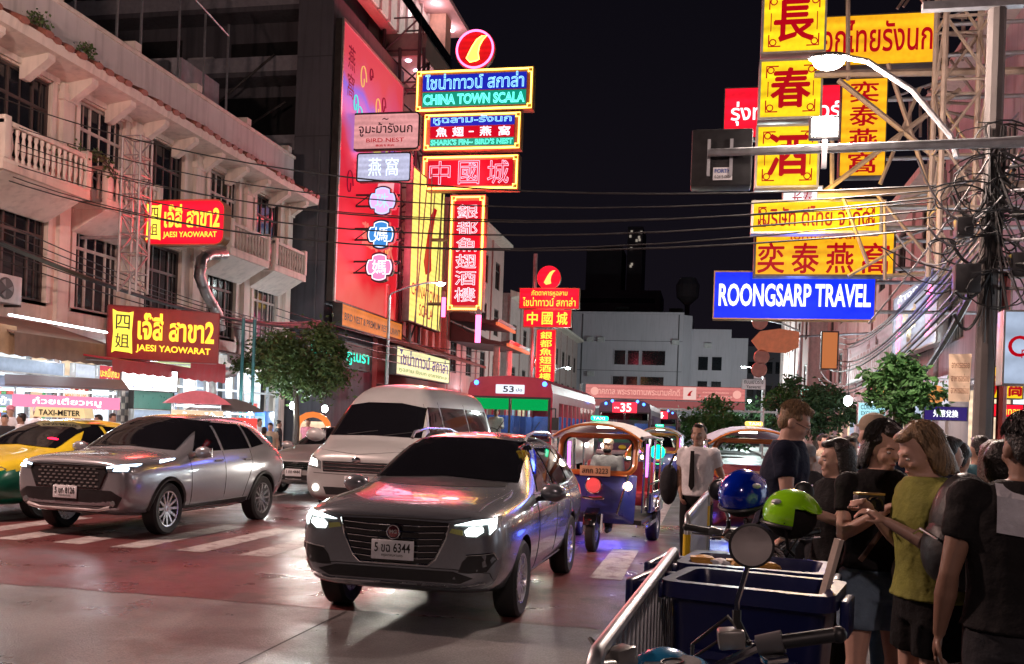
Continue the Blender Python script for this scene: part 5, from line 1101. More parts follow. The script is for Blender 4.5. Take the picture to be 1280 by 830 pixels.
for vw, sg in (('right', 1), ('left', -1)):
    patch(bv, [(1.66, 1.0), (2.42, 1.005), (2.42, 1.36), (2.28, 1.37), (2.1, 1.33)], vw, 'front_door_window', tinted, mg, .009, .05)
    patch(bv, [(2.5, 1.005), (3.3, 1.02), (3.3, 1.36), (2.5, 1.375)], vw, 'rear_door_window', tinted, mg, .009, .05)
    patch(bv, [(3.38, 1.03), (3.98, 1.06), (3.86, 1.27), (3.7, 1.34), (3.38, 1.355)], vw, 'quarter_window', tinted, mg, .009, .05)
    seam(bv, [(1.55, .28), (1.52, .6), (1.5, .95)], vw, mg); seam(bv, [(2.46, .28), (2.46, 1.0)], vw, mg); seam(bv, [(3.36, 1.0), (3.34, .8), (3.1, .5), (3.05, .3)], vw, mg)
    seam(bv, [(1.5, .985), (2.4, .99), (3.4, 1.005), (4.0, 1.04)], vw, mg, chrome, .009, 'window_trim')
    patch(bv, [(1.3, .215), (3.1, .215), (3.1, .31), (1.3, .31)], vw, 'sill_cladding', black_plastic, mg, .006)
    for yy in (2.28, 3.2):
        p, nn = cast(bv, yy, .86, vw); MB().tube([p + nn * .01 + Vector((0, -.1, 0)), p + nn * .035 + Vector((0, -.06, 0)), p + nn * .035 + Vector((0, .06, 0)), p + nn * .01 + Vector((0, .1, 0))], .014, 6).build('door_handle', chrome, mg, smooth=True)
    for (yy, zz) in mgw: wheel(mg, sg * (.905 - .115), yy, zz, RWm, .21, sg, 14)
    pts = [(.60 * sg, 2.12, 1.44), (.60 * sg, 2.2, 1.50), (.595 * sg, 2.6, 1.535), (.585 * sg, 3.4, 1.53), (.57 * sg, 3.85, 1.47), (.565 * sg, 3.92, 1.42)]
    MB().tube(pts, .016, 8).build('roof_rail', alloy, mg, smooth=True)
    mirror(mg, sg * .9, 1.62, 1.0, paint_grey)
    # headlamps: wrap-round lamp with L-shaped light
    hp_ = [(.45, .765), (.64, .735), (.79, .75), (.835, .82), (.82, .89), (.64, .865), (.47, .825)]
    hp_ = hp_ if sg > 0 else mirx(hp_)
    hl = patch(bv, hp_, 'front', 'headlight', lens_clear, mg, .006, .05)
    a_ = [(.5, .825), (.64, .858), (.80, .875), (.81, .81), (.775, .765), (.765, .84), (.64, .828)]; a_ = a_ if sg > 0 else mirx(a_)
    patch(bv, a_, 'front', 'light_strip', drl, hl, .012, .05, .004)
    a_ = [(.60, .75), (.68, .75), (.73, .785), (.72, .82), (.62, .815), (.585, .785)]; a_ = a_ if sg > 0 else mirx(a_)
    patch(bv, a_, 'front', 'projector', head_white, hl, .013, .05, .004)
    a_ = [(.46, .768), (.57, .75), (.57, .79), (.48, .80)]; a_ = a_ if sg > 0 else mirx(a_)
    patch(bv, a_, 'front', 'indicator', M('lime_reflector', (.55, .6, .2), .2, .4), hl, .01, .05, .004)
    a_ = [(.54, .47), (.62, .465), (.76, .48), (.83, .575), (.81, .62), (.62, .60), (.57, .55)]; a_ = a_ if sg > 0 else mirx(a_)
    iv = patch(bv, a_, 'front', 'bumper_vent', black_plastic, mg, .003, .05)
    seam(bv, [(sg * .60, .602), (sg * .81, .625), (sg * .83, .575)], 'front', iv, chrome, .007, 'vent_trim', .006)
    headlight_beam(mg, sg * .68, .03, .79, 80, down=7)
grl = [(-.46, .84), (0, .85), (.46, .84), (.43, .72), (.35, .56), (.29, .51), (-.29, .51), (-.35, .56), (-.43, .72)]
gr = patch(bv, grl, 'front', 'grille', black_gloss, mg, .002, .05)
for k in range(6):
    z = .555 + k * .05; hw = .345 + (z - .55) * .36
    seam(bv, [(-hw, z + .012), (-hw * .5, z), (hw * .5, z), (hw, z + .012)], 'front', gr, chrome, .0055, 'grille_bar', .008, 5)
seam(bv, [(-.46, .84), (-.43, .72), (-.35, .56), (-.29, .51), (.29, .51), (.35, .56), (.43, .72), (.46, .84)], 'front', gr, chrome, .009, 'grille_surround', .004)
p, nn = cast(bv, 0, .74, 'front')
bd = MB().lathe([(0, -.035), (.046, -.03), (.052, -.015), (.052, .02)], 24, (0, p.y, .755), 'Y').build('badge', M('badge_red', (.3, .08, .09), .15, .8, coat=1), mg, smooth=True)
MB().tube([(.052 * math.cos(a * PI / 12), p.y - .03, .755 + .052 * math.sin(a * PI / 12)) for a in range(24)], .008, 6, closed=True).build('badge_ring', chrome, bd, smooth=True)
lettering('MG', -.03, .03, .74, .77, p.y - .038, chrome, bd, bold=.02)
patch(bv, [(-.56, .385), (.56, .385), (.66, .43), (.5, .475), (-.5, .475), (-.66, .43)], 'front', 'lower_intake', black_plastic, mg, .003, .06)
seam(bv, [(-.74, .395), (-.57, .365), (.57, .365), (.74, .395)], 'front', mg, alloy, .009, 'bumper_lip', .006)
seam(bv, [(-.8, .40), (-.78, .47), (-.5, .49), (.5, .49), (.78, .47), (.8, .40)], 'front', mg, print_black, .004)
plate(mg, 0, p.y - .03, .615, '5 ขฉ 6344', .36, .15, 'กรุงเทพมหานคร')
seam(bv, [(-.62, .885), (-.44, .862), (.44, .862), (.62, .885)], 'front', mg)
for s_ in (-1, 1): seam(bv, [(s_ * .66, .14), (s_ * .69, .9), (s_ * .70, 1.2)], 'top', mg)
add_light('rear_lamp', (0, 4.75, .85), 6, (1, .05, .05), mg, .2)
for s_ in (-1, 1): patch(bv, ([(.5, .88), (.78, .9), (.78, 1.0), (.5, .96)] if s_ > 0 else mirx([(.5, .88), (.78, .9), (.78, 1.0), (.5, .96)])), 'rear', 'tail_light', tail_red, mg, .006)
# ceiling-mounted charm seen through the screen is left to reflections

# ---- silver crossover on the left
def crossover(loc, rz):
    o = thing('crossover_car', 'silver crossover with black lattice grille and blue-white headlamps crossing stripes', 'car', loc, rz)
    S2 = [(0.0, .42, .58, .56, .66, .84, .66, .91, .56, .94), (.03, .37, .71, .57, .79, .88, .77, .95, .63, .985), (.12, .31, .81, .58, .87, .92, .84, .985, .69, 1.02), (.4, .26, .86, .6, .908, .96, .86, 1.015, .705, 1.055), (.9, .24, .86, .6, .915, .99, .868, 1.04, .715, 1.085),
          (1.15, .24, .86, .6, .915, .98, .87, 1.04, .73, 1.085), (1.3, .24, .86, .6, .915, 1.0, .87, 1.10, .72, 1.14), (1.7, .24, .86, .6, .915, 1.02, .87, 1.34, .66, 1.39), (2.05, .24, .86, .6, .915, 1.03, .87, 1.48, .62, 1.545), (2.4, .24, .86, .6, .915, 1.035, .87, 1.52, .61, 1.60),
          (3.0, .24, .86, .6, .915, 1.05, .868, 1.52, .605, 1.60), (3.6, .25, .86, .62, .915, 1.08, .86, 1.49, .59, 1.575), (3.95, .27, .85, .64, .905, 1.10, .84, 1.43, .565, 1.52), (4.2, .31, .82, .66, .885, 1.08, .80, 1.24, .6, 1.34), (4.38, .36, .76, .7, .85, 1.02, .76, 1.08, .64, 1.13), (4.45, .42, .66, .72, .74, .94, .68, .97, .58, 1.0)]
    r = .345; wl = [(.93, r), (3.56, r)]
    me = car_body(S2, wl, r); bv = bvh_of(me); me.materials[0] = paint_silver; link('body', me, None, o)
    patch(bv, [(-.71, 1.10), (0, 1.14), (.71, 1.10), (.70, 1.15), (.605, 1.49), (.3, 1.53), (-.3, 1.53), (-.605, 1.49), (-.70, 1.15)], 'front', 'windscreen', tinted, o, .011, .045)
    for vw, sg in (('right', 1), ('left', -1)):
        patch(bv, [(1.6, 1.08), (2.34, 1.09), (2.34, 1.47), (2.2, 1.48), (2.0, 1.42)], vw, 'front_door_window', tinted, o, .009, .05)
        patch(bv, [(2.42, 1.09), (3.2, 1.11), (3.2, 1.46), (2.42, 1.48)], vw, 'rear_door_window', tinted, o, .009, .05)
        patch(bv, [(3.28, 1.12), (3.72, 1.17), (3.5, 1.40), (3.28, 1.45)], vw, 'quarter_window', tinted, o, .009, .05)
        seam(bv, [(1.5, .36), (1.46, .7), (1.46, 1.05)], vw, o); seam(bv, [(2.38, .36), (2.38, 1.08)], vw, o); seam(bv, [(3.2, 1.1), (3.2, .9), (3.0, .55), (2.96, .4)], vw, o)
        patch(bv, [(1.35, .255), (3.1, .255), (3.1, .40), (1.35, .36)], vw, 'sill_cladding', black_plastic, o, .008)
        for (yy, zz) in wl:
            wheel(o, sg * (.91 - .115), yy, zz, r, .22, sg, 12, .68)
            ar = [(yy + math.cos(a) * r * 1.16, zz + math.sin(a) * r * 1.16) for a in [PI * k / 14 for k in range(15)]]
            seam(bv, ar, vw, o, black_plastic, .03, 'arch_cladding', .0, 1)
        for yy in (2.2, 3.05):
            p, nn = cast(bv, yy, .95, vw); MB().tube([p + nn * .01 + Vector((0, -.1, 0)), p + nn * .035 + Vector((0, -.06, 0)), p + nn * .035 + Vector((0, .06, 0)), p + nn * .01 + Vector((0, .1, 0))], .014, 6).build('door_handle', paint_silver, o, smooth=True)
        mirror(o, sg * .91, 1.56, 1.08, paint_silver)
        hp_ = [(.55, .845), (.86, .84), (.88, .91), (.82, .95), (.55, .905)]; hp_ = hp_ if sg > 0 else mirx(hp_)
        hl = patch(bv, hp_, 'front', 'headlight', lens_clear, o, .006, .05)
        a_ = [(.57, .905), (.83, .94), (.83, .92), (.57, .885)]; a_ = a_ if sg > 0 else mirx(a_); patch(bv, a_, 'front', 'light_strip', E('blue_white_drl', (.6, .8, 1), 7, sample=False), hl, .012, .05, .004)
        a_ = [(.66, .855), (.81, .86), (.81, .895), (.68, .89)]; a_ = a_ if sg > 0 else mirx(a_); patch(bv, a_, 'front', 'projector', MC['blue_white_drl'] if sg > 0 else head_white, hl, .012, .05, .004)
        if sg > 0: patch(bv, [(.74, .95), (1.08, .98), (1.16, 1.0), (.8, .985)], vw, 'wing_lamp', MC['blue_white_drl'], hl, .004)
        MB().lathe([(0, -.01), (.035, -.008), (.04, 0)], 12, (sg * .66, cast(bv, sg * .66, .45, 'front')[0].y - .004, .45), 'Y').build('fog_lamp', lens_clear, o)
        headlight_beam(o, sg * .7, .05, .84, 70, (.85, .93, 1), 7)
        rl = [(.5, .98), (.78, .99), (.8, 1.09), (.55, 1.06)]; patch(bv, rl if sg > 0 else mirx(rl), 'rear', 'tail_light', tail_red, o, .006)
    gp = [(-.54, .90), (.54, .90), (.57, .84), (.48, .63), (-.48, .63), (-.57, .84)]
    gr = patch(bv, gp, 'front', 'grille', black_plastic, o, .002, .05)
    for j in range(6):
        for k in range(11):
            x = -.43 + k * .086 + (.043 if j % 2 else 0); z = .655 + j * .043
            if abs(x) > .47: continue
            p, nn = cast(bv, x, z, 'front'); MB().box(x - .022, x + .022, p.y - .012, p.y + .004, z - .008, z + .008).build('grille_stud', M('grille_satin', (.5, .48, .47), .3, .8), gr)
    seam(bv, gp + [gp[0]], 'front', gr, black_gloss, .016, 'grille_surround', .003)
    patch(bv, [(-.64, .61), (.64, .61), (.78, .53), (.7, .40), (-.7, .40), (-.78, .53)], 'front', 'bumper_cladding', black_plastic, o, .006, .07)
    seam(bv, [(-.62, .405), (-.45, .37), (.45, .37), (.62, .405)], 'front', o, M('skid_silver', (.55, .5, .5), .35, .7), .022, 'skid_plate', .012)
    seam(bv, [(-.5, .925), (0, .935), (.5, .925)], 'front', o)
    p, nn = cast(bv, 0, .55, 'front'); plate(o, -.03, p.y - .012, .57, '5 ขก 8126', .36, .16, 'กรุงเทพมหานคร')
    return o
crossover((-7.86, 10.72, 0), math.radians(-5)).scale = (1, .88, 1)

# ---- generic saloon used for the taxi, the silver saloon and far traffic
SD = [(0.0, .34, .50, .44, .58, .64, .56, .68, .46, .71), (.04, .28, .68, .46, .76, .70, .70, .75, .56, .77), (.2, .23, .80, .5, .86, .78, .80, .83, .64, .855), (.5, .21, .84, .54, .885, .83, .83, .89, .68, .925), (1.15, .20, .85, .56, .89, .90, .84, .97, .70, 1.0),
      (1.3, .20, .85, .56, .89, .92, .842, 1.0, .70, 1.045), (1.75, .20, .85, .57, .89, .94, .842, 1.24, .62, 1.29), (2.1, .20, .85, .57, .89, .945, .842, 1.36, .575, 1.43), (2.6, .20, .85, .57, .89, .95, .842, 1.39, .565, 1.465), (3.2, .21, .85, .58, .89, .96, .838, 1.37, .56, 1.44), (3.6, .23, .84, .6, .885, .97, .83, 1.22, .6, 1.29), (3.95, .26, .82, .62, .875, .97, .82, 1.05, .66, 1.09), (4.3, .29, .79, .64, .85, .96, .79, 1.0, .65, 1.03), (4.5, .33, .72, .66, .79, .9, .73, .94, .6, .96), (4.55, .38, .62, .66, .7, .82, .66, .85, .55, .87)]
SAL = {}
def saloon(name, label, loc, rz, paint, lower=None, lit=True, grille='bars', platetext=None, e=40, tailfirst=False, group=None, warm=False):
    o = thing(name, label, 'car', loc, rz, group); r = .31; wl = [(.9, r), (3.55, r)]
    if 'me' not in SAL: SAL['me'] = car_body(SD, wl, r); SAL['bv'] = bvh_of(SAL['me'])
    me = SAL['me'].copy(); bv = SAL['bv']; me.materials[0] = paint
    if lower:
        me.materials.append(lower)
        for p in me.polygons:
            if p.material_index == 0 and p.center.z < .72: p.material_index = 2
    link('body', me, None, o)
    patch(bv, [(-.67, 1.01), (0, 1.05), (.67, 1.01), (.66, 1.06), (.555, 1.36), (.28, 1.40), (-.28, 1.40), (-.555, 1.36), (-.66, 1.06)], 'front', 'windscreen', tinted, o, .011, .06)
    patch(bv, [(-.6, 1.09), (.6, 1.09), (.53, 1.33), (-.53, 1.33)], 'rear', 'rear_window', tinted, o, .005, .09)
    for vw, sg in (('right', 1), ('left', -1)):
        patch(bv, [(1.62, .98), (2.4, .99), (2.4, 1.33), (2.25, 1.34), (2.05, 1.30)], vw, 'front_door_window', tinted, o, .009, .06)
        patch(bv, [(2.48, .99), (3.3, 1.01), (3.5, 1.06), (3.2, 1.30), (2.48, 1.345)], vw, 'rear_door_window', tinted, o, .009, .06)
        seam(bv, [(1.5, .3), (1.47, .9)], vw, o); seam(bv, [(2.44, .3), (2.44, .97)], vw, o); seam(bv, [(3.2, .95), (3.0, .45)], vw, o)
        for (yy, zz) in wl: wheel(o, sg * (.885 - .11), yy, zz, r, .2, sg, 10, .62)
        mirror(o, sg * .88, 1.55, 1.0, paint)
        hp_ = [(.42, .655), (.74, .66), (.80, .74), (.74, .775), (.46, .715)]; hl = patch(bv, hp_ if sg > 0 else mirx(hp_), 'front', 'headlight', lens_clear, o, .006, .07)
        if lit:
            hp_ = [(.56, .67), (.70, .675), (.71, .735), (.58, .72)]; patch(bv, hp_ if sg > 0 else mirx(hp_), 'front', 'projector', lamp_glow if warm else head_white, hl, .012, .06, .004); headlight_beam(o, sg * .65, .05, .7, e, down=7)
        rl = [(.45, .84), (.76, .85), (.78, .93), (.48, .92)]; patch(bv, rl if sg > 0 else mirx(rl), 'rear', 'tail_light', tail_red, o, .006, .08)
    gp = [(-.38, .70), (.38, .70), (.34, .54), (-.34, .54)]; gr = patch(bv, gp, 'front', 'grille', black_gloss, o, .003, .07)
    for k in range(4): seam(bv, [(-.35, .565 + k * .036), (.35, .565 + k * .036)], 'front', gr, chrome, .005, 'grille_bar', .006, 5)
    seam(bv, gp + [gp[0]], 'front', gr, chrome, .01, 'grille_surround', .004)
    patch(bv, [(-.55, .33), (.55, .33), (.6, .44), (-.6, .44)], 'front', 'lower_intake', black_plastic, o, .004, .08)
    if platetext:
        p, nn = cast(bv, 0, .48, 'front'); plate(o, 0, p.y - .015, .485, platetext, .36, .15)
    return o
yel = M('taxi_yellow_paint', (.74, .56, .03), .3, .0, var=.06, coat=.8); grn = M('taxi_green_paint', (.0, .14, .08), .3, .0, var=.06, coat=.8)
tx = saloon('taxi', 'yellow and green taxi with roof sign and red vacant light at left edge', (-10.35, 11.5, 0), math.radians(-4), yel, grn, True, e=60)
rs = MB().prism([(-.5, 0), (.5, 0), (.46, .16), (-.46, .16)], 2.15, 2.35).build('roof_sign', M('taxi_sign_white', (.75, .65, .4), .4, emit=(1, .8, .4), estr=.35), tx); rs.location.z = 1.47
lettering('TAXI-METER', -.4, .4, .03, .12, 2.14, print_black, rs, bold=.02)
vl = MB().ell((.42, 1.52, 1.1), (.16, .05, .07), 16, 8).build('vacant_light', E('vacant_red', (1, .01, .04), 5), tx, smooth=True); lettering('ว่าง', .36, .48, 1.07, 1.13, 1.46, white_letter, vl)
saloon('silver_saloon', 'pale silver saloon with chrome barred grille between crossover and van', (-8.2, 18.2, 0), math.radians(-3), paint_champ, None, True, platetext='1 กก 4444', e=60)
# far traffic that shows between the tuk-tuks
saloon('taxi', 'distant yellow taxi between the tuk-tuk and the man in white shirt', (-1.75, 30, 0), 0, yel, grn, True, e=60, group='distant cars')
saloon('far_saloon', 'distant dark saloon behind the far tuk-tuk with the green lamp', (-4.9, 52, 0), 0, M('black_car_paint', (.02, .02, .022), .25, coat=.8), None, True, e=60, group='distant cars')
saloon('far_saloon', 'distant silver saloon half hidden behind the van on the left lane', (-8.3, 27.5, 0), 0, paint_silver, None, True, e=60, group='distant cars', warm=True)

# ---- high-roof van
SV = [(0.0, .42, .58, .5, .66, .80, .66, .90, .6, .96), (.03, .34, .74, .52, .82, .84, .80, 1.0, .7, 1.06), (.12, .28, .84, .54, .91, .90, .88, 1.08, .78, 1.13), (.32, .25, .89, .58, .94, .98, .92, 1.14, .83, 1.2), (.62, .24, .9, .6, .945, 1.08, .925, 1.22, .84, 1.28), (.72, .24, .9, .6, .945, 1.1, .925, 1.3, .83, 1.36),
      (1.15, .24, .9, .6, .945, 1.12, .925, 1.82, .74, 1.86), (1.4, .24, .9, .6, .945, 1.13, .925, 2.02, .70, 2.12), (1.75, .24, .9, .6, .945, 1.14, .925, 2.12, .68, 2.26), (2.4, .24, .9, .6, .945, 1.15, .925, 2.14, .68, 2.28), (3.6, .24, .9, .6, .945, 1.15, .925, 2.14, .68, 2.28), (4.9, .25, .9, .6, .945, 1.15, .92, 2.12, .67, 2.25), (5.25, .28, .88, .6, .93, 1.15, .90, 2.05, .64, 2.17), (5.36, .34, .82, .62, .88, 1.1, .86, 1.9, .6, 2.0), (5.38, .4, .7, .62, .76, 1.05, .74, 1.7, .5, 1.75)]
van = thing('high_roof_van', 'white high-roof minibus with dark windscreen behind the grey estate car', 'van', (-5.42, 14.35, 0), math.radians(-2))
rv = .335; vw_ = [(.95, rv), (4.1, rv)]; me = car_body(SV, vw_, rv, side_w=.93); bv = bvh_of(me)
van_paint = M('van_white_paint', (.42, .42, .42), .32, .1, var=.05, coat=.6); me.materials[0] = van_paint; link('body', me, None, van)
patch(bv, [(-.80, 1.33), (0, 1.35), (.80, 1.33), (.70, 1.83), (.3, 1.9), (-.3, 1.9), (-.70, 1.83)], 'front', 'windscreen', tinted, van, .011, .05)
for vw, sg in (('right', 1), ('left', -1)):
    patch(bv, [(1.0, 1.22), (1.85, 1.22), (1.85, 1.85), (1.35, 1.85)], vw, 'front_door_window', tinted, van, .009, .07)
    patch(bv, [(1.95, 1.22), (3.4, 1.22), (3.4, 1.86), (1.95, 1.86)], vw, 'side_window', tinted, van, .009, .07); patch(bv, [(3.5, 1.22), (4.95, 1.22), (4.95, 1.84), (3.5, 1.86)], vw, 'side_window', tinted, van, .009, .07)
    seam(bv, [(.9, .35), (.88, 1.1), (1.3, 1.9)], vw, van); seam(bv, [(1.9, .3), (1.9, 1.95)], vw, van); seam(bv, [(3.45, .3), (3.45, 1.95)], vw, van)
    for (yy, zz) in vw_: wheel(van, sg * (.94 - .12), yy, zz, rv, .21, sg, 8, .6)
    mirror(van, sg * .95, .75, 1.33, van_paint if sg < 0 else black_plastic, 1.35)
    hp_ = [(.60, .80), (.86, .83), (.87, 1.05), (.76, 1.0), (.60, .92)]; hl = patch(bv, hp_ if sg > 0 else mirx(hp_), 'front', 'headlight', lens_clear, van, .006, .06)
    hp_ = [(.66, .84), (.80, .86), (.80, .97), (.68, .94)]; patch(bv, hp_ if sg > 0 else mirx(hp_), 'front', 'projector', E('headlamp_warm', (1, .92, .8), 11, sample=False), hl, .012, .05, .004)
    MB().lathe([(0, -.02), (.05, -.015), (.055, 0)], 14, (sg * .68, cast(bv, sg * .68, .5, 'front')[0].y - .002, .5), 'Y').build('fog_lamp', MC['headlamp_warm'], van); headlight_beam(van, sg * .74, .05, .9, 80, (1, .93, .82), 6)
g_ = patch(bv, [(-.56, .76), (.56, .76), (.58, .93), (-.58, .93)], 'front', 'grille', black_plastic, van, .003, .08)
for k in range(3): seam(bv, [(-.55, .79 + k * .055), (.55, .79 + k * .055)], 'front', g_, chrome, .008, 'grille_bar', .006, 5)
MB().ell((0, cast(bv, 0, .97, 'front')[0].y - .01, .965), (.075, .012, .05), 16, 6).build('badge', chrome, van, smooth=True)
patch(bv, [(-.5, .40), (.5, .40), (.55, .52), (-.55, .52)], 'front', 'lower_intake', black_plastic, van, .004, .08); plate(van, 0, cast(bv, 0, .62, 'front')[0].y - .015, .63, 'ฮย 3215', .36, .15)
for x_ in (-.45, .2): seam(bv, [(x_, 1.34), (x_ + .5, 1.42)], 'front', van, black_plastic, .008, 'wiper', .02)
seam(bv, [(-.86, .74), (0, .72), (.86, .74)], 'front', van); seam(bv, [(-.8, 1.12), (0, 1.05), (.8, 1.12)], 'front', van)
# ---- red city bus
def bus(label, loc, body, route, L_=10., e=120, sheet=None, sx=1.):
    o = thing('city_bus', label, 'bus', loc, 0); W, H = 1.24, 3.02
    pf = [(-W, .35), (W, .35), (W, 2.55), (W - .06, 2.8), (W - .35, 2.97), (0, H), (-W + .35, 2.97), (-W + .06, 2.8), (-W, 2.55)]
    ft = MB(); zf0, zf1 = 1.22, 2.36
    op = [(-1.13, 1.13, zf0, zf1)]
    wall_open(ft, -W, W, .35, 2.55, op, 0, .06); ft.add([(p[0], 0, p[1]) for p in pf[2:]], [tuple(range(len(pf) - 2))])
    for s_ in (-1, 1):
        k = 9; sl = []
        for i in range(k): y0 = 1.25 + i * (L_ - 1.6) / k; sl.append((y0, y0 + (L_ - 1.6) / k - .1, 1.45, 2.3))
        q = wall_open(MB(), 0, L_, .35, 2.55, sl, 0, .04); ft.add([(s_ * (W - v[1]), v[0], v[2]) for v in q.v], q.f)
    for a, b in zip(pf[2:], pf[3:]): ft.add([(a[0], 0, a[1]), (a[0], L_, a[1]), (b[0], L_, b[1]), (b[0], 0, b[1])], [(0, 1, 2, 3)])
    ft.add([(p[0], L_, p[1]) for p in pf], [tuple(range(len(pf)))]); ft.add([(-W, 0, .35), (W, 0, .35), (W, L_, .35), (-W, L_, .35)], [(0, 1, 2, 3)])
    ft.build('body', body, o)
    MB().box(-W + .05, W - .05, .3, L_ - .3, .9, .95).build('floor', M('bus_floor', (.2, .18, .17), .7), o); MB().box(-W + .08, W - .08, .3, L_ - .3, 2.62, 2.66).build('ceiling', M('bus_ceiling', (.5, .48, .45), .7), o)
    gl = GLASS('bus_glass', (.8, .86, .86)); MB().box(-1.12, -.03, .03, .045, zf0 + .01, zf1 - .01).build('windscreen', gl, o); MB().box(.03, 1.12, .03, .045, zf0 + .01, zf1 - .01).build('windscreen', gl, o)
    MB().box(-.028, .028, -.02, .05, zf0, zf1).build('windscreen_post', black_plastic, o)
    fr_ = MB(); fr_.box(-1.17, 1.17, -.02, .02, zf0 - .06, zf0); fr_.box(-1.17, 1.17, -.02, .02, zf1, zf1 + .06); fr_.box(-1.19, -1.13, -.021, .02, zf0 - .06, zf1 + .06); fr_.box(1.13, 1.19, -.021, .02, zf0 - .06, zf1 + .06); fr_.build('windscreen_seal', black_plastic, o)
    MB().box(-1.1, -.04, .07, .08, zf1 - .32, zf1).build('sun_strip', E('green_strip', (.0, .55, .12), .8) if sheet else tinted, o); MB().box(.04, 1.1, .07, .08, zf1 - .32, zf1).build('sun_strip', MC['green_strip'] if sheet else tinted, o)
    zb_, hb_ = (2.5, .26) if sheet else (2.38, .5)
    for s_ in (-.9, -.6, .6, .9) if not sheet else (-1.0, 1.0): MB().ell((s_, -.02, 2.93 if abs(s_) < .8 else 2.8), (.07, .05, .07), 10, 7).build('marker_lamp', E('marker_blue', (.05, .2, 1), 5), o, smooth=True)
    db_ = MB().box(-.42 - (not sheet) * .16, .42 + (not sheet) * .16, -.05, -.003, zb_, zb_ + hb_).build('destination_board', E('board_white', (.8, .85, 1), 1.0) if sheet else E('board_red', (1, .03, .06), 1.4), o, bevel=.02)
    lettering(route, -.2, .12 + (not sheet) * .2, zb_ + .04, zb_ + hb_ - .04, -.06, print_black if sheet else white_letter, db_, bold=.02); lettering('ปอ', .18 if sheet else -.5, .36 if sheet else -.26, 2.57, 2.66, -.06, print_black if sheet else white_letter, db_)
    for s_ in (-1, 1):
        for yy in (2.0, L_ - 2.2): wheel(o, s_ * 1.06, yy, .48, .48, .28, s_, 8, .55, steel)
        MB().lathe([(0, -.03), (.1, -.025), (.12, 0)], 18, (s_ * .95, -.003, .78), 'Y').build('headlight', lamp_glow, o); MB().lathe([(0, -.02), (.07, -.015), (.08, 0)], 14, (s_ * .68, -.003, .78), 'Y').build('indicator', amber, o)
        headlight_beam(o, s_ * .95, -.05, .78, e, (1, .92, .8), 6)
        MB().tube([(s_ * 1.2, -.02, 2.1), (s_ * 1.38, -.25, 2.1), (s_ * 1.38, -.25, 1.8)], .02, 6).build('mirror_arm', black_plastic, o); MB().box(s_ * 1.38 - .1, s_ * 1.38 + .1, -.29, -.22, 1.5, 1.85).build('mirror', black_plastic, o)
        MB().box(s_ * W - .012 if s_ > 0 else -W - .012, s_ * W + .012 if s_ > 0 else -W + .012, .02, L_ - .02, 1.2, 1.28).build('side_stripe', M('bus_cream', (.6, .55, .45), .4), o)
    MB().box(-1.2, 1.2, -.014, -.002, .95, 1.12).build('waist_band', M('bus_green_band', (.02, .2, .12), .4), o); MB().box(-1.28, 1.28, -.12, .0, .38, .58).build('bumper', M('bus_bumper', (.5, .48, .46), .4), o, bevel=.03)
    for k, x in enumerate((-.5, .55)): MB().tube([(x, -.02, zf0 - .03), (x + .35, -.035, zf0 + .5)], .012, 5).build('wiper', black_plastic, o)
    for k in range(7):
        for s_ in (-.75, .75):
            y = 2.2 + k * 1.05; MB().box(s_ - .42, s_ + .42, y, y + .1, 1.3, 1.9).build('seat_back', M('bus_seat_blue', (.04, .1, .4), .6), o)
    for k in range(4): MB().box(-.1, .1, 1.5 + k * 2.1, 1.9 + k * 2.1, 2.57, 2.615).build('ceiling_lamp', E('bus_tube', (1, .95, .85), 9), o)
    for y_ in (1.4, 4.5): add_light('saloon_light', (0, y_, 2.45), 45, (1, .9, .8), o, .2)
    MB().tube([(-.62, .55, 1.3), (-.62, .8, 1.02)], .03, 6).build('steering_column', black_plastic, o); MB().tube([(-.62 + .2 * math.cos(a * .4), .52 + .05 * math.sin(a * .4), 1.33 + .17 * math.sin(a * .4)) for a in range(16)], .014, 5, closed=True).build('steering_wheel', black_plastic, o)
    MB().box(-.9, .9, .12, .45, 1.0, 1.2).build('dashboard', M('bus_dash_blue', (.05, .15, .5), .5), o)
    return o
red_bus = M('bus_red_paint', (.5, .025, .07), .35, var=.08, coat=.4)
b_ = at(637, 510, Y=27); bus('red and cream city bus with white route board above its split windscreen', (b_.x, 27, 0), red_bus, '53', 10.5, sheet=True)
b_ = at(757, 520, Y=46); bus('dark violet bus with red route light behind the tuk-tuk', (b_.x + .9, 46, 0), M('bus_violet', (.09, .06, .12), .35, coat=.4), '35', 10, e=60)
b_ = at(822, 520, Y=66); bus('far dark bus with red route light left of the man in white shirt', (b_.x + .1, 66, 0), M('bus_wine', (.16, .04, .06), .35, coat=.4), '4', 9, e=60)
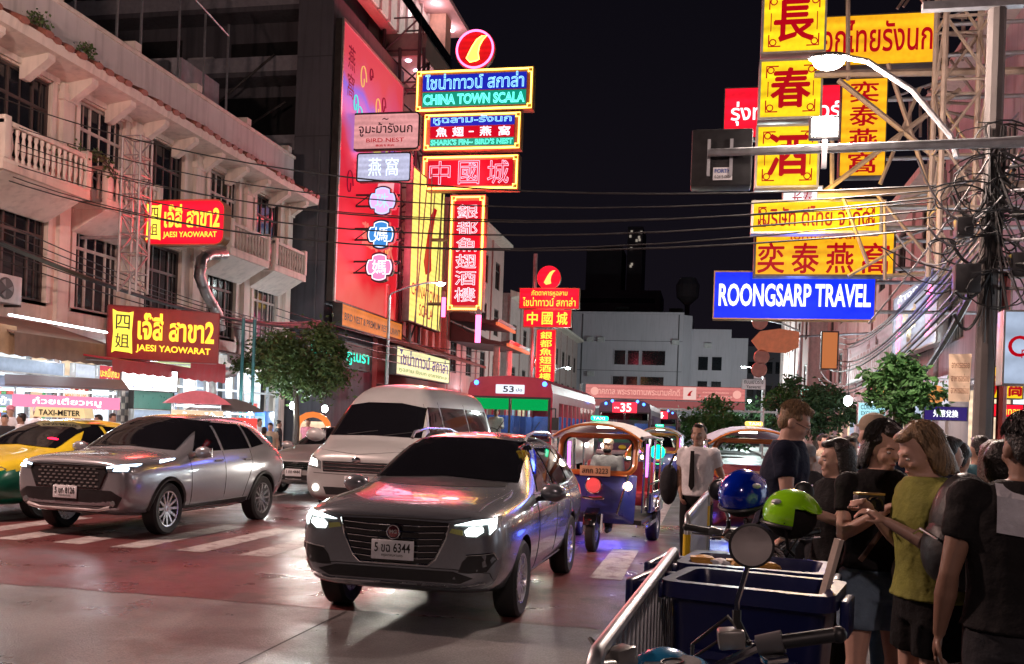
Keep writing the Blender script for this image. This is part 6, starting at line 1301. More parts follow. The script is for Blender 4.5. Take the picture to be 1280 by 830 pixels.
# ------------------------------------------------------------------ tuk-tuks
def tuktuk(label, loc, rz, body, roof, lampc, driver=False, glow=None, platetext='สภก 3223', group='tuk-tuks'):
    o = thing('tuk_tuk', label, 'tuk-tuk', loc, rz, group)
    wheel(o, 0, 0, .25, .25, .12, 1, 6, .5, steel)
    for s_ in (-1, 1):
        wheel(o, s_ * .56, 1.75, .27, .27, .16, s_, 6, .55, steel)
        MB().tube([(s_ * .1, 0, .25), (s_ * .1, .1, .62), (s_ * .09, .16, .86)], [.028, .03, .035], 8).build('fork', chrome, o, smooth=True)
        MB().prism([(1.42, .5), (1.52, .62), (1.75, .68), (1.98, .62), (2.08, .5), (2.08, .44), (1.42, .44)], s_ * .47 if s_ > 0 else -.66, .66 if s_ > 0 else -.47, 'X').build('rear_mudguard', chrome, o, bevel=.01)
    MB().prism([(-.26, .36), (-.2, .5), (0, .57), (.2, .5), (.27, .36), (.22, .36), (.16, .46), (0, .52), (-.16, .46), (-.21, .36)], -.085, .085, 'X').build('front_mudguard', black_gloss, o, bevel=.008)
    # cowl: wedge-shaped blue nose
    c = MB(); prof = [(-.3, .02, .50), (-.5, .30, .34), (.5, .30, .34), (.3, .02, .50), (-.42, .10, 1.0), (-.52, .34, 1.0), (.52, .34, 1.0), (.42, .10, 1.0)]
    c.add(prof, [(0, 1, 2, 3), (4, 7, 6, 5), (0, 3, 7, 4), (1, 5, 6, 2), (0, 4, 5, 1), (3, 2, 6, 7)]); c.build('cowl', body, o, bevel=.03)
    for s_ in (-1, 1): MB().tube([(s_ * .31, .0, .5), (s_ * .43, .08, 1.0)], .014, 6).build('cowl_trim', chrome, o)
    MB().lathe([(0, -.07), (.08, -.065), (.095, -.03), (.1, .0), (.08, .1)], 20, (0, .0, .86), 'Y').build('headlight', M('red_lens', (.6, .05, .06), .15, .3, emit=(1, .1, .1), estr=.5), o, smooth=True)
    MB().tube([(.1 * math.cos(a * PI / 10), -.035, .86 + .1 * math.sin(a * PI / 10)) for a in range(20)], .013, 6, closed=True).build('headlight_ring', chrome, o, smooth=True)
    MB().tube([(-.14, -.02, .7), (0, -.05, .69), (.14, -.02, .7)], .022, 8).build('chrome_bar', chrome, o, smooth=True)
    for s_ in (-1, 1):
        MB().lathe([(0, -.05), (.05, -.045), (.06, .02)], 14, (s_ * .42, .09, .86), 'Y').build('side_lamp', E('side_lamp_warm', (1, .62, .35), 9), o)
    # windscreen frame with rounded corners
    z0, z1, y0, y1 = 1.02, 1.5, .1, .26
    def fp(x, z): return (x, y0 + (y1 - y0) * (z - z0) / (z1 - z0), z)
    rr_ = rrect(1.0, z1 - z0, .12); pts = [fp(p[0], z0 + p[1]) for p in rr_]
    MB().tube(pts, .036, 8, closed=True).build('windscreen_frame', M('frame_orange', (.5, .15, .03), .35, var=.1, coat=.4), o, smooth=True)
    MB().add(pts, [tuple(range(len(pts)))]).build('windscreen', GLASS('tuk_glass', (.92, .95, .95)), o)
    rim2 = [fp(p[0] * .9, z0 + .02 + p[1] * .92) for p in rr_]; MB().tube(rim2, .014, 6, closed=True).build('windscreen_seal', black_plastic, o)
    # canopy
    cv = MB(); k = 9; rows = []
    for i in range(8):
        y = -.02 + i * .33; dz = -.05 * ((i - 2.5) / 3) ** 2
        rows.append([(.61 * (-1 + 2 * j / k), y, 1.50 + dz + .2 * (1 - abs(-1 + 2 * j / k) ** 2.4)) for j in range(k + 1)])
    vs = [v for r in rows for v in r]; fs = [(i * (k + 1) + j, i * (k + 1) + j + 1, (i + 1) * (k + 1) + j + 1, (i + 1) * (k + 1) + j) for i in range(7) for j in range(k)]
    n = len(vs); cv.add(vs + [(v[0] * .97, v[1], v[2] - .03) for v in vs], fs + [tuple(q + n for q in reversed(f)) for f in fs]); cv.build('canopy', roof, o, smooth=True, ang=50)
    MB().tube([(rows[0][j][0], rows[0][j][1] - .01, rows[0][j][2] - .02) for j in range(k + 1)], .016, 6).build('canopy_edge', M('frame_orange', (.62, .26, .04), .35), o, smooth=True)
    for s_ in (-1, 1):
        MB().tube([(s_ * .6, -.02, 1.49), (s_ * .6, 1.0, 1.5), (s_ * .6, 2.28, 1.46)], .022, 6).build('canopy_rail', chrome, o)
        for y in (.42, .95, 1.5, 2.2): MB().tube([(s_ * .58, y, .5), (s_ * .59, y, 1.5)], .018, 6).build('roof_post', chrome, o)
        for z in (.72, .86): MB().tube([(s_ * .61, .95, z), (s_ * .61, 2.2, z)], .014, 6).build('side_rail', chrome, o)
        MB().box(s_ * .6 - .02, s_ * .6 + .02, .96, 2.2, .46, .72).build('side_panel', body, o)
        MB().box(s_ * .58 - .07, s_ * .58 + .07, .38, 1.4, .3, .36).build('step', chrome, o, bevel=.01)
    MB().box(-.58, .58, .36, 2.25, .34, .40).build('floor', black_plastic, o)
    MB().box(-.5, .5, 1.55, 2.05, .5, .68).build('passenger_seat', M('seat_red_vinyl', (.35, .03, .04), .4), o, bevel=.03); MB().box(-.5, .5, 2.05, 2.18, .6, 1.12).build('seat_back', M('seat_red_vinyl', (.35, .03, .04), .4), o, bevel=.03)
    MB().box(-.22, .22, .72, 1.1, .45, .66).build('driver_seat', black_plastic, o, bevel=.03)
    MB().tube([(-.3, .46, 1.0), (-.12, .36, .98), (.12, .36, .98), (.3, .46, 1.0)], .016, 6).build('handlebar', chrome, o, smooth=True)
    tl = MB().box(-.11, .11, .18, .3, 1.7, 1.76).build('roof_light', E('roof_' + lampc[0], lampc[1], 2.), o, bevel=.02)
    lettering('TAXI', -.08, .08, 1.712, 1.748, .175, white_letter, tl, bold=.01)
    MB().box(-.12, .12, .7, .8, 1.6, 1.63).build('added_cabin_lamp', E('cabin_glow', (1, .85, .7), 6), o); add_light('added_cabin_light', (0, .75, 1.5), 9, (1, .85, .7), o, .1)  # interior lamp added to brighten the windscreen
    pt = MB().box(-.2, .2, .03, .045, .98, 1.11).build('number_plate', M('plate_amber', (.7, .5, .3), .45), o); lettering(platetext, -.17, .17, 1.01, 1.08, .025, print_black, pt, bold=.012)
    if glow:
        MB().box(-.5, .5, 1.2, 1.9, .30, .33).build('underglow_tube', E('glow_' + glow[0], glow[1], 3), o); add_light('underglow', (0, 1.4, .2), glow[2], glow[1], o, .2)
        for s_ in (-.55, .55): MB().tube([(s_, .97, .95), (s_, .97, 1.4)], .02, 6).build('glow_tube', E('glow_violet', (.75, .15, 1), 3), o)
    return o
tk_body = M('tuk_blue_paint', (.03, .045, .3), .3, var=.1, coat=.7)
tk_roof = M('tuk_canvas', (.45, .42, .4), .6, var=.15, scale=6, bump=.1)
tuktuk('blue tuk-tuk with orange windscreen frame and green roof light behind estate car', (-1.42, 12.4, 0), math.radians(-4), tk_body, tk_roof, ('green', (.0, 1, .45)), glow=('blue', (.15, .1, 1), 6))
tuktuk('tuk-tuk with violet tubes parked behind the man in navy shirt', (.62, 12.9, 0), math.radians(6), M('tuk_wine_paint', (.16, .03, .05), .3, coat=.7), M('tuk_canvas_blue', (.3, .32, .4), .55), ('amber', (1, .55, .1)), glow=('deep_blue', (.05, .1, 1), 14), platetext='กท 1184')
b_ = at(822, 590, Y=26); tuktuk('distant tuk-tuk with round green lamp between first tuk-tuk and the pedestrian', (b_.x, 26, 0), 0, tk_body, tk_roof, ('green', (.0, 1, .45)), glow=('red_glow', (1, .1, .1), 5), platetext='สข 902')
gl_ = at(822, 565, Y=25.6); gx = bpy.data.objects['tuk_tuk.002']; MB().ell(Vector((gl_.x, 25.6, gl_.z)) - gx.location, (.19, .05, .19), 16, 10).build('green_lamp', E('lamp_green', (.0, 1, .3), 4), gx, smooth=True)

# ------------------------------------------------------------------ people
def skin(name, c): return M('skin_' + name, c, .5, var=.08, scale=14, bump=.05)
SK = dict(pale=skin('pale', (.56, .34, .26)), tan=skin('tan', (.40, .235, .165)), brown=skin('brown', (.26, .145, .1)))
def cloth(name, c): return M('cloth_' + name, c, .85, var=.2, scale=7, bump=.9, bscale=13, spec=.2)
HAIR = dict(black=M('hair_black', (.014, .011, .01), .4, var=.7, scale=1, stretch=(90, 90, 9), bump=.5, bscale=90), brown=M('hair_brown', (.06, .032, .02), .45, var=.6, scale=1, stretch=(90, 90, 9), bump=.5, bscale=90), blond=M('hair_blond', (.25, .165, .09), .45, var=.7, scale=1, stretch=(90, 90, 9), bump=.5, bscale=90), grey=M('hair_grey', (.3, .29, .28), .5, var=.3, scale=30))
def tapered(mb, pts, rs, n=10):
    """limb: rounded-end tube through joints"""
    P = [Vector(p) for p in pts]; out = []; rad = []
    for i in range(len(P) - 1):
        for t in (0, .33, .66): out.append(P[i].lerp(P[i + 1], t)); rad.append(rs[i] + (rs[i + 1] - rs[i]) * t)
    out.append(P[-1]); rad.append(rs[-1]); mb.tube(out, rad, n); mb.ell(P[0], (rs[0],) * 3, n, 6); mb.ell(P[-1], (rs[-1],) * 3, n, 6)
    for i in range(1, len(P) - 1): mb.ell(P[i], (rs[i],) * 3, n, 6)
def hand(mb, wrist, d, up, s=1., curl=.35, side=1, fine=True):
    """palm and five unequal bent fingers; d = direction of the forearm, up = back of the hand, side = thumb side"""
    d = d.normalized(); b = d.cross(up).normalized() * side; u = b.cross(d).normalized() * (1 if side > 0 else 1)
    u = up - d * up.dot(d); u.normalize(); c = wrist + d * .05 * s
    q = Matrix((b, d, u)).transposed(); mb.ell(c, (.04 * s, .055 * s, .017 * s), 10, 7, q)
    if not fine: mb.ell(c + d * .07 * s - u * .015, (.035 * s, .05 * s, .018 * s), 10, 7, q); return
    for k, (off, L_) in enumerate(((-.03, .058), (-.01, .072), (.01, .076), (.03, .068))):
        a = c + d * .047 * s + b * off * s; f1 = (d * math.cos(curl) - u * math.sin(curl)); f2 = (d * math.cos(curl * 2.3) - u * math.sin(curl * 2.3))
        m1 = a + f1 * L_ * .55 * s; m2 = m1 + f2 * L_ * .55 * s; mb.tube([a, m1, m2], [.0098 * s, .009 * s, .0075 * s], 7); mb.ell(m2, (.0075 * s,) * 3, 7, 5)
    a = c + b * .035 * s - d * .02 * s; t1 = a + (b * .7 + d * .6 - u * .25).normalized() * .04 * s; t2 = t1 + (b * .25 + d * .9 - u * .35).normalized() * .035 * s
    mb.tube([a, t1, t2], [.013 * s, .011 * s, .008 * s], 7); mb.ell(t2, (.008 * s,) * 3, 7, 5)
def person(label, loc, rz, h=1.7, top=None, bottom=None, sk='tan', hair=('short', 'black'), head=(0, 0), joints=None, lean=(0, 0), female=False, vox=.016, sleeve=.55, hem=.9, legcut=1., wide=1., shoes=None, group=None, face=True, handcurl=.5, skirt=False):
    """one continuous skin mesh posed by its joints (front = -y, person's left = +x) with clothing, hair and face as children"""
    s = h / 1.7; o = thing('person', label, 'person', loc, rz, group); J = dict(shL=(.175, .01, 1.38), shR=(-.175, .01, 1.38), elL=(.225, .03, 1.12), elR=(-.225, .03, 1.12), wrL=(.235, -.05, .88), wrR=(-.235, -.05, .88), hiL=(.085, 0, .9), hiR=(-.085, 0, .9), knL=(.1, -.02, .49), knR=(-.1, -.02, .49), anL=(.1, .03, .085), anR=(-.1, .03, .085))
    if female: J.update(shL=(.155, .01, 1.37), shR=(-.155, .01, 1.37), elL=(.2, .03, 1.12), elR=(-.2, .03, 1.12))
    if wide != 1:
        for k in ('shL', 'shR', 'elL', 'elR', 'wrL', 'wrR'): v = J[k]; J[k] = (v[0] * (wide * .6 + .4), v[1], v[2])
    J.update(joints or {}); LN = Vector((lean[0], lean[1], 0))
    def up(p):
        p = Vector(p); t = max(0, min(1, (p.z - .92) / .5)); return p + LN * t
    J = {k: Vector(v) for k, v in J.items()}
    for k in ('shL', 'shR'): J[k] = up(J[k])
    if not joints or 'elL' not in joints: J['elL'] = up(J['elL'])
    if not joints or 'elR' not in joints: J['elR'] = up(J['elR'])
    sh_w = abs(J['shL'].x - J['shR'].x) / 2
    TOR = [(.84, .15, .105), (.92, .168 if female else .158, .118), (1.03, .135 if female else .145, .102), (1.14, .138 if female else .15, .105), (1.26, .155 if female else .168, .122 if female else .115), (1.35, .158 if female else .172, .1), (1.41, .115, .08), (1.455, .066, .064)]
    def torso(mb, inf=0., z0=.8, z1=2., n=16, flare=0.):
        rings = []
        for (z, rx, ry) in TOR:
            if z0 - .02 <= z <= z1: rings.append((z, (rx * wide + inf), (ry * wide + inf)))
        if rings[0][0] > z0 + .01: rings.insert(0, (z0, rings[0][1] + flare, rings[0][2] + flare))
        vs = []; fs = []; k = len(rings)
        for (z, rx, ry) in rings:
            c = up((0, 0, z))
            for j in range(n): a = 2 * PI * j / n; vs.append((c.x + rx * math.cos(a), c.y + ry * math.sin(a), z))
        for i in range(k - 1):
            for j in range(n): fs.append((i * n + j, i * n + (j + 1) % n, (i + 1) * n + (j + 1) % n, (i + 1) * n + j))
        fs += [tuple(range(n - 1, -1, -1)), tuple((k - 1) * n + j for j in range(n))]; mb.add(vs, fs)
    hb = up((0, 0, 1.5)); HM = Matrix.Translation(hb) @ Matrix.Rotation(head[0], 4, 'Z') @ Matrix.Rotation(head[1], 4, 'X') @ Matrix.Translation((0, 0, -1.5)); HR = HM.to_3x3()
    def hp(p): return HM @ Vector(p)
    b = MB(); torso(b)
    b.tube([up((0, .015, 1.40)), up((0, .005, 1.46)), hp((0, .0, 1.53))], [.066 * wide ** .5, .054 * wide ** .5, .055 * wide ** .5], 12)
    b.ell(hp((0, .012, 1.605)), (.074, .092, .094), 18, 12, HR); b.ell(hp((0, -.022, 1.56)), (.063, .074, .092), 18, 12, HR); b.ell(hp((0, -.066, 1.486)), (.036, .032, .026), 10, 7, HR); b.ell(hp((0, -.02, 1.505)), (.052, .055, .04), 12, 8, HR)
    b.tube([hp((0, -.09, 1.59)), hp((0, -.106, 1.558)), hp((0, -.1, 1.545))], [.009, .016, .012], 8)
    b.ell(hp((0, -.088, 1.515)), (.024, .012, .014), 8, 6, HR); b.ell(hp((0, -.078, 1.603)), (.052, .018, .012), 10, 6, HR)
    for e in (-1, 1): b.ell(hp((e * .076, .012, 1.56)), (.011, .022, .032), 8, 7, HR); b.ell(hp((e * .036, -.07, 1.545)), (.024, .02, .022), 8, 6, HR)
    mw = .92 if female else 1.
    for S_, sg in (('L', 1), ('R', -1)):
        sh, el, wr = J['sh' + S_], J['el' + S_], J['wr' + S_]
        tapered(b, [sh, sh.lerp(el, .45), el, el.lerp(wr, .35), wr], [.054 * mw * wide, .046 * mw * wide, .037 * mw, .038 * mw * wide, .024 * mw])
        d = wr - el; upv = Vector((sg * 1., 0, .3)) if abs(d.normalized().z) > .6 else Vector((sg * .3, 0, 1)); hand(b, wr, d, upv, 1. * mw, handcurl, -sg if abs(d.normalized().z) > .6 else -sg, vox < .02)
        hi, kn, an = J['hi' + S_], J['kn' + S_], J['an' + S_]
        tapered(b, [hi, hi.lerp(kn, .5), kn, kn.lerp(an, .35), an], [.092 * wide, .073 * wide, .05, .053 * wide, .034]); tapered(b, [an + Vector((0, .03, -.035)), an + Vector((0, -.06, -.04)), an + Vector((sg * .01, -.15, -.052))], [.04, .038, .028])
    def fin(mb, name, mat, vx, sm=4, par=None):
        me = remesh(mb, vx, sm, name); me.transform(Matrix.Scale(s, 4)); return link(name, me, mat, par or o)
    fin(b, 'body', SK[sk], vox if vox >= .02 else vox * .62, 3)
    if top:
        t = MB(); torso(t, .026, hem, 1.46, flare=.02)
        for S_ in 'LR':
            t.ell(J['sh' + S_] + Vector((0, 0, -.002)), (.076 * wide * mw,) * 3, 12, 8)
            sh, el, wr = J['sh' + S_], J['el' + S_], J['wr' + S_]; inn = sh * .86 + up((0, .01, 1.36)) * .14
            if sleeve <= 1: e = sh.lerp(el, sleeve); t.tube([inn, sh.lerp(el, .1), sh.lerp(el, sleeve * .6), e], [.066 * wide * mw, .07 * wide * mw, .064 * wide * mw, .06 * wide * mw], 12)
            elif sleeve > 0: tapered(t, [inn, sh, el, el.lerp(wr, min(1, sleeve - 1))], [.06 * wide, .068 * wide, .055, .042])
        fin(t, 'top', top, max(vox, .013), 3)
    if bottom:
        t = MB(); t.ell((0, 0, .92), (.174 * wide, .13 * wide, .11), 14, 9); torso(t, .019, .8, 1.0)
        for S_ in 'LR':
            hi, kn, an = J['hi' + S_], J['kn' + S_], J['an' + S_]
            if legcut <= 1: e = hi.lerp(kn, legcut); t.tube([hi + Vector((0, 0, .04)), hi.lerp(kn, legcut * .5), e], [.103 * wide, .104 * wide, .1 * wide], 14)
            else: tapered(t, [hi, hi.lerp(kn, .5), kn, kn.lerp(an, .4), kn.lerp(an, min(1, legcut - 1))], [.103 * wide, .094 * wide, .074, .07, .062])
        if skirt: t.tube([(0, 0, .95), (0, 0, .8), (0, 0, .62)], [.16 * wide, .185 * wide, .2 * wide], 16, flat=.8)
        fin(t, 'bottoms', bottom, max(vox, .013), 3)
    if shoes:
        t = MB()
        for S_, sg in (('L', 1), ('R', -1)): an = J['an' + S_]; tapered(t, [an + Vector((0, .035, -.04)), an + Vector((0, -.06, -.04)), an + Vector((sg * .01, -.165, -.05))], [.05, .046, .036])
        fin(t, 'shoes', shoes, .018, 2)
    st, hc = hair; t = MB()
    if st in ('short', 'bob', 'long', 'crop'):
        th = .012 if st == 'crop' else .02
        for k in range(60):
            rr = random.Random(k + int(h * 100)); a = rr.uniform(0, 2 * PI); el_ = rr.uniform(.0, 1.5); x, y, z = math.cos(a) * math.cos(el_), math.sin(a) * math.cos(el_), math.sin(el_)
            if y < -.55 and z < .5: continue
            t.ell(hp((x * .066, .016 + y * .083, 1.607 + z * .086)), (.02 + rr.uniform(0, .008),) * 2 + (th,), 8, 6, HR)
        t.ell(hp((0, .026, 1.613)), (.079, .088, .094), 14, 9, HR); t.ell(hp((0, .052, 1.565)), (.07, .052, .068), 12, 8, HR)
        if st == 'short': t.ell(hp((0, -.045, 1.68)), (.052, .042, .02), 10, 6, HR)
        if st in ('bob', 'long'):
            t.ell(hp((0, -.048, 1.67)), (.06, .046, .026), 10, 6, HR)
            low = 1.43 if st == 'bob' else 1.27
            for k in range(26):
                rr = random.Random(k * 5); a = -.2 + (PI + .4) * k / 25; x, y = math.cos(a), math.sin(a); zz = low + rr.uniform(-.025, .03)
                t.tube([hp((x * .064, .018 + y * .078, 1.64)), hp((x * .077, .022 + y * .085, 1.56)), hp((x * .078, .026 + y * .085, 1.5)), hp((x * .068, .035 + y * .08, zz))], [.016, .02, .02, .011], 7)
    elif st == 'cap':
        t.ell(hp((0, .012, 1.635)), (.086, .1, .075), 16, 10, HR); t.ell(hp((0, -.1, 1.63)), (.06, .06, .012), 12, 6, HR)
    if st == 'cap':
        fin(t, 'cap', hc, .014, 2)
        t = MB(); t.ell(hp((0, .04, 1.56)), (.08, .07, .06), 12, 8, HR); fin(t, 'hair', HAIR['black'], .014, 2)
    elif st != 'bald' and vox < .016:
        sv = MB(); rr = random.Random(9); low = {'bob': 1.43, 'long': 1.26}.get(st)
        for k in range(800):
            a = rr.uniform(0, 2 * PI); e0 = rr.uniform(.55, 1.45); fx, fy = math.cos(a), math.sin(a); pts = []; q = rr.uniform(1.0, 1.1)
            if low and fy < -.35: continue
            for j in range(6):
                e = e0 - j * (.22 if low else .1); c_, s_ = math.cos(e), math.sin(e); wv = .004 * math.sin(j * 1.7 + k)
                if low and e < .1: pts.append(hp((fx * (.079 + wv) * q, .024 + fy * .092 * q, 1.6 - (.1 - e) * (1.6 - low - rr.uniform(0, .04)) / .75)))
                else: pts.append(hp((fx * c_ * .083 * q + wv, .018 + fy * c_ * .1 * q, 1.607 + s_ * .1 * q)))
            if not low and fy < -.3 and e < .75: pts = pts[:3]
            sv.tube(pts, [.0036] * (len(pts) - 1) + [.001], 3)
        sv.v = [tuple(Vector(v) * s) for v in sv.v]; tag(sv.build('hair_strands', HAIR[hc], o, smooth=True), kind='stuff'); fin(t, 'hair', HAIR[hc], .011, 2)
    elif st != 'bald': fin(t, 'hair', HAIR[hc], .011 if vox < .02 else .02, 2)
    if face:
        for e in (-1, 1):
            MB().ell(hp((e * .031, -.082, 1.574)) * s, (.013 * s, .008 * s, .007 * s), 10, 6, HR).build('eye', M('eye_white', (.6, .58, .55), .2), o, smooth=True); MB().ell(hp((e * .031, -.088, 1.574)) * s, (.0045 * s,) * 3, 8, 6).build('iris', M('iris_dark', (.02, .015, .012), .1), o, smooth=True)
            MB().tube([hp((e * .015, -.093, 1.594)) * s, hp((e * .033, -.09, 1.6)) * s, hp((e * .05, -.078, 1.594)) * s], .0022 * s, 5).build('eyebrow', HAIR[hc] if isinstance(hc, str) else HAIR['black'], o)
        MB().ell(hp((0, -.096, 1.514)) * s, (.019 * s, .005 * s, .0055 * s), 10, 6, HR).build('lips', M('lips', (.38, .13, .12), .4), o, smooth=True)
    o['s'] = s; del o['s']
    return o, hp, J, s
navy = cloth('navy', (.012, .016, .035)); blk = cloth('black', (.012, .011, .012)); wht = cloth('white', (.76, .74, .76)); denim = cloth('denim', (.14, .2, .27)); olive = cloth('olive_yellow', (.23, .235, .055)); char = cloth('charcoal', (.035, .035, .04)); grey_c = cloth('grey', (.25, .25, .26)); beige = cloth('beige', (.4, .32, .24)); teal_c = cloth('teal', (.08, .2, .24)); pinkc = cloth('pink', (.55, .2, .26)); shoe_b = M('shoe_black', (.015, .015, .016), .5); shoe_w = M('shoe_white', (.5, .5, .5), .6)
G0 = 0.006
# man in white shirt and tie behind the barrier
b_ = at(873, 560, Y=10.4)
o, hp, J, s = person('man in white short-sleeved shirt and black tie standing beyond the barriers', (b_.x, 10.4, G0), math.radians(-24), 1.68, wht, blk, 'tan', ('short', 'black'), (math.radians(12), 0), joints=dict(elR=(-.235, .05, 1.12), wrR=(-.15, -.09, .95), elL=(.25, .08, 1.13), wrL=(.2, -.06, .94)), legcut=2, shoes=shoe_b, hem=.92)
MB().prism([(-.02, 1.39), (.02, 1.39), (.032, 1.02), (0, .97), (-.032, 1.02)], -.148, -.138).build('tie', blk, o, bevel=.002)
MB().tube([(-.06, -.04, 1.43), (0, -.09, 1.4), (.06, -.04, 1.43), (.03, .06, 1.45), (-.03, .06, 1.45)], .018, 6, closed=True).build('collar', wht, o)
bag = thing('shoulder_bag', 'black bag hanging at the side of the man in white shirt', 'bag', (b_.x - .3, 10.5, .82)); MB().ell((0, 0, .2), (.1, .12, .22), 14, 9).build('pouch', char, bag, smooth=True); MB().tube([(0, 0, .4), (.05, -.02, .52), (.12, 0, .56)], .014, 6).build('strap', char, bag)
# man in navy T-shirt looking down at his hands
b_ = at(975, 560, Y=6.7)
o, hp, J, s = person('fair-haired man in navy T-shirt and glasses looking down at his hands', (b_.x, 6.7, G0), math.radians(84), 1.82, navy, char, 'pale', ('short', 'blond'), (0, math.radians(26)), lean=(0, -.05), wide=1.12, joints=dict(elR=(-.24, -.06, 1.1), wrR=(-.1, -.31, 1.19), elL=(.24, -.06, 1.1), wrL=(.1, -.31, 1.17)), legcut=2, shoes=shoe_b, vox=.015, handcurl=.7)
for e in (-1, 1): MB().tube([(HMp * s) for HMp in [hp((e * .031 + .022 * math.cos(a * .63), -.1, 1.573 + .018 * math.sin(a * .63))) for a in range(10)]], .002, 5, closed=True).build('glasses_rim', black_plastic, o); MB().tube([hp((e * .052, -.098, 1.578)) * s, hp((e * .078, .02, 1.575)) * s], .002, 5).build('glasses_arm', black_plastic, o)
ph = Vector((b_.x, 6.7, 0)) + Matrix.Rotation(math.radians(84), 3, 'Z') @ Vector((0, -.43, 1.31)); po = thing('phone', 'pale phone held up by the man in navy T-shirt', 'phone', ph); MB().box(-.006, .006, -.04, .04, -.01, .13).build('case', M('phone_white', (.6, .58, .6), .3), po, bevel=.003); MB().box(-.012, -.0065, -.036, .036, -.004, .124).build('screen', E('phone_screen', (.7, .8, 1), 1.), po)
# dark-haired woman in black, mid-turn
b_ = at(1047, 590, Y=5.9)
person('woman in black with long dark hair reaching towards the man in navy', (b_.x, 5.9, G0), math.radians(-60), 1.58, blk, blk, 'pale', ('long', 'black'), (math.radians(-25), .1), female=True, joints=dict(elL=(.2, -.14, 1.2), wrL=(.12, -.33, 1.27), elR=(-.2, -.1, 1.12), wrR=(-.14, -.28, 1.06)), legcut=2, shoes=shoe_b, vox=.016)
# woman with grey headscarf behind
b_ = at(1010, 572, Y=8.4)
o, hp, J, s = person('woman with grey headscarf holding white papers behind the man in navy', (b_.x, 8.4, G0), math.radians(-25), 1.52, char, char, 'brown', ('cap', grey_c), (0, math.radians(18)), female=True, joints=dict(elL=(.2, -.06, 1.1), wrL=(.08, -.28, 1.1), elR=(-.2, -.06, 1.1), wrR=(-.08, -.28, 1.1)), legcut=2, shoes=shoe_b)
pp_ = thing('paper_sheets', 'white papers held by the woman with grey headscarf', 'paper', Vector((b_.x, 8.4, 0)) + Matrix.Rotation(math.radians(-25), 3, 'Z') @ Vector((0, -.33, .99))); MB().add([(-.13, 0, 0), (.13, .01, 0), (.14, -.1, .2), (-.12, -.09, .21), (0, -.03, .1)], [(0, 1, 4), (1, 2, 4), (2, 3, 4), (3, 0, 4)]).build('sheet', M('paper_white', (.6, .6, .62), .7), pp_)
# woman in black T-shirt and denim shorts
bE = at(1100, 600, Y=5.1)
o, hp, J, s = person('woman in black T-shirt and denim shorts with camera in her hands', (bE.x, 5.1, G0), math.radians(14), 1.68, blk, denim, 'pale', ('bob', 'black'), (math.radians(14), math.radians(20)), female=True, joints=dict(elR=(-.2, -.04, 1.12), wrR=(-.05, -.24, 1.28), elL=(.21, -.04, 1.12), wrL=(.1, -.22, 1.27)), legcut=.62, hem=.95, shoes=shoe_b, vox=.013, handcurl=.8, wide=1.04)
MB().tube([Vector(p) * s for p in [(.1, .1, 1.42), (.09, -.05, 1.41), (.03, -.135, 1.3), (-.05, -.15, 1.15), (-.13, -.1, 1.0)]], .014, 6, flat=.5).build('bag_strap', M('brown_leather', (.09, .05, .035), .5), o, smooth=True)
bg2 = thing('crossbody_bag', 'dark brown crossbody bag at the hip of the woman in black T-shirt', 'bag', (bE.x + .16, 4.9, .82)); MB().ell((0, 0, .14), (.13, .07, .13), 16, 10).build('pouch', M('brown_leather', (.09, .05, .035), .5), bg2, smooth=True); MB().tube([(-.1, -.02, .2), (0, -.07, .22), (.1, -.02, .2)], .008, 5).build('zip', chrome, bg2)
cp = at(1086, 628, Y=4.7)
co = thing('camera', 'black compact camera with gold top plate held between the two women', 'camera', cp, math.radians(14)); MB().box(-.065, .065, -.03, .03, -.04, .035).build('camera_body', black_plastic, co, bevel=.008); MB().box(-.064, .064, -.028, .028, .0355, .045).build('top_plate', M('gold_plate', (.6, .42, .18), .3, .8), co); MB().lathe([(.036, -.03), (.036, -.075), (.028, -.08), (0, -.078)], 20, (0, 0, -.005), 'Y').build('lens', black_gloss, co, smooth=True); MB().box(-.05, .05, .0305, .034, -.03, .025).build('screen', black_gloss, co)
# woman in olive-yellow T-shirt
bF = at(1166, 600, Y=4.6)
o, hp, J, s = person('fair-haired woman in olive T-shirt and black shorts looking at the camera', (bF.x, 4.6, G0), math.radians(-72), 1.67, olive, blk, 'pale', ('bob', 'blond'), (math.radians(-4), math.radians(26)), female=True, lean=(0, -.03), joints=dict(elR=(-.2, -.02, 1.11), wrR=(-.1, -.24, 1.28), elL=(.2, .0, 1.1), wrL=(.07, -.25, 1.25)), legcut=.62, hem=.9, shoes=shoe_w, vox=.013, wide=1.06, handcurl=.6)
MB().tube([Vector(p) * s for p in [(.1, .06, 1.43), (.03, .085, 1.44), (-.1, .06, 1.43), (-.12, -.06, 1.37)]], .016, 6, flat=.6).build('camera_strap', blk, o, smooth=True)
# man at the right edge with white cloth on his shoulders
bG = at(1282, 600, Y=3.85)
o, hp, J, s = person('man in black T-shirt with white cloth over his shoulders at right edge', (bG.x, 3.85, G0), math.radians(172), 1.7, blk, char, 'brown', ('short', 'black'), (math.radians(15), .1), joints=dict(elL=(.25, .04, 1.1), wrL=(.27, -.04, .86)), legcut=2, shoes=shoe_b, vox=.013, wide=1.12)
cl_ = MB(); cl_.add([((.11 - .085 * i) * s, (.152 + .008 * math.sin(i * 2.3) + (.0, .0, -.02, -.085)[j]) * s, (1.27 + (.0, .07, .13, .175)[j] - .01 * i) * s) for j in range(4) for i in range(5)], [(j * 5 + i, j * 5 + i + 1, j * 5 + i + 6, j * 5 + i + 5) for j in range(3) for i in range(4)]); cl_.build('shoulder_cloth', cloth('white_cloth', (.55, .55, .6)), o, smooth=True)
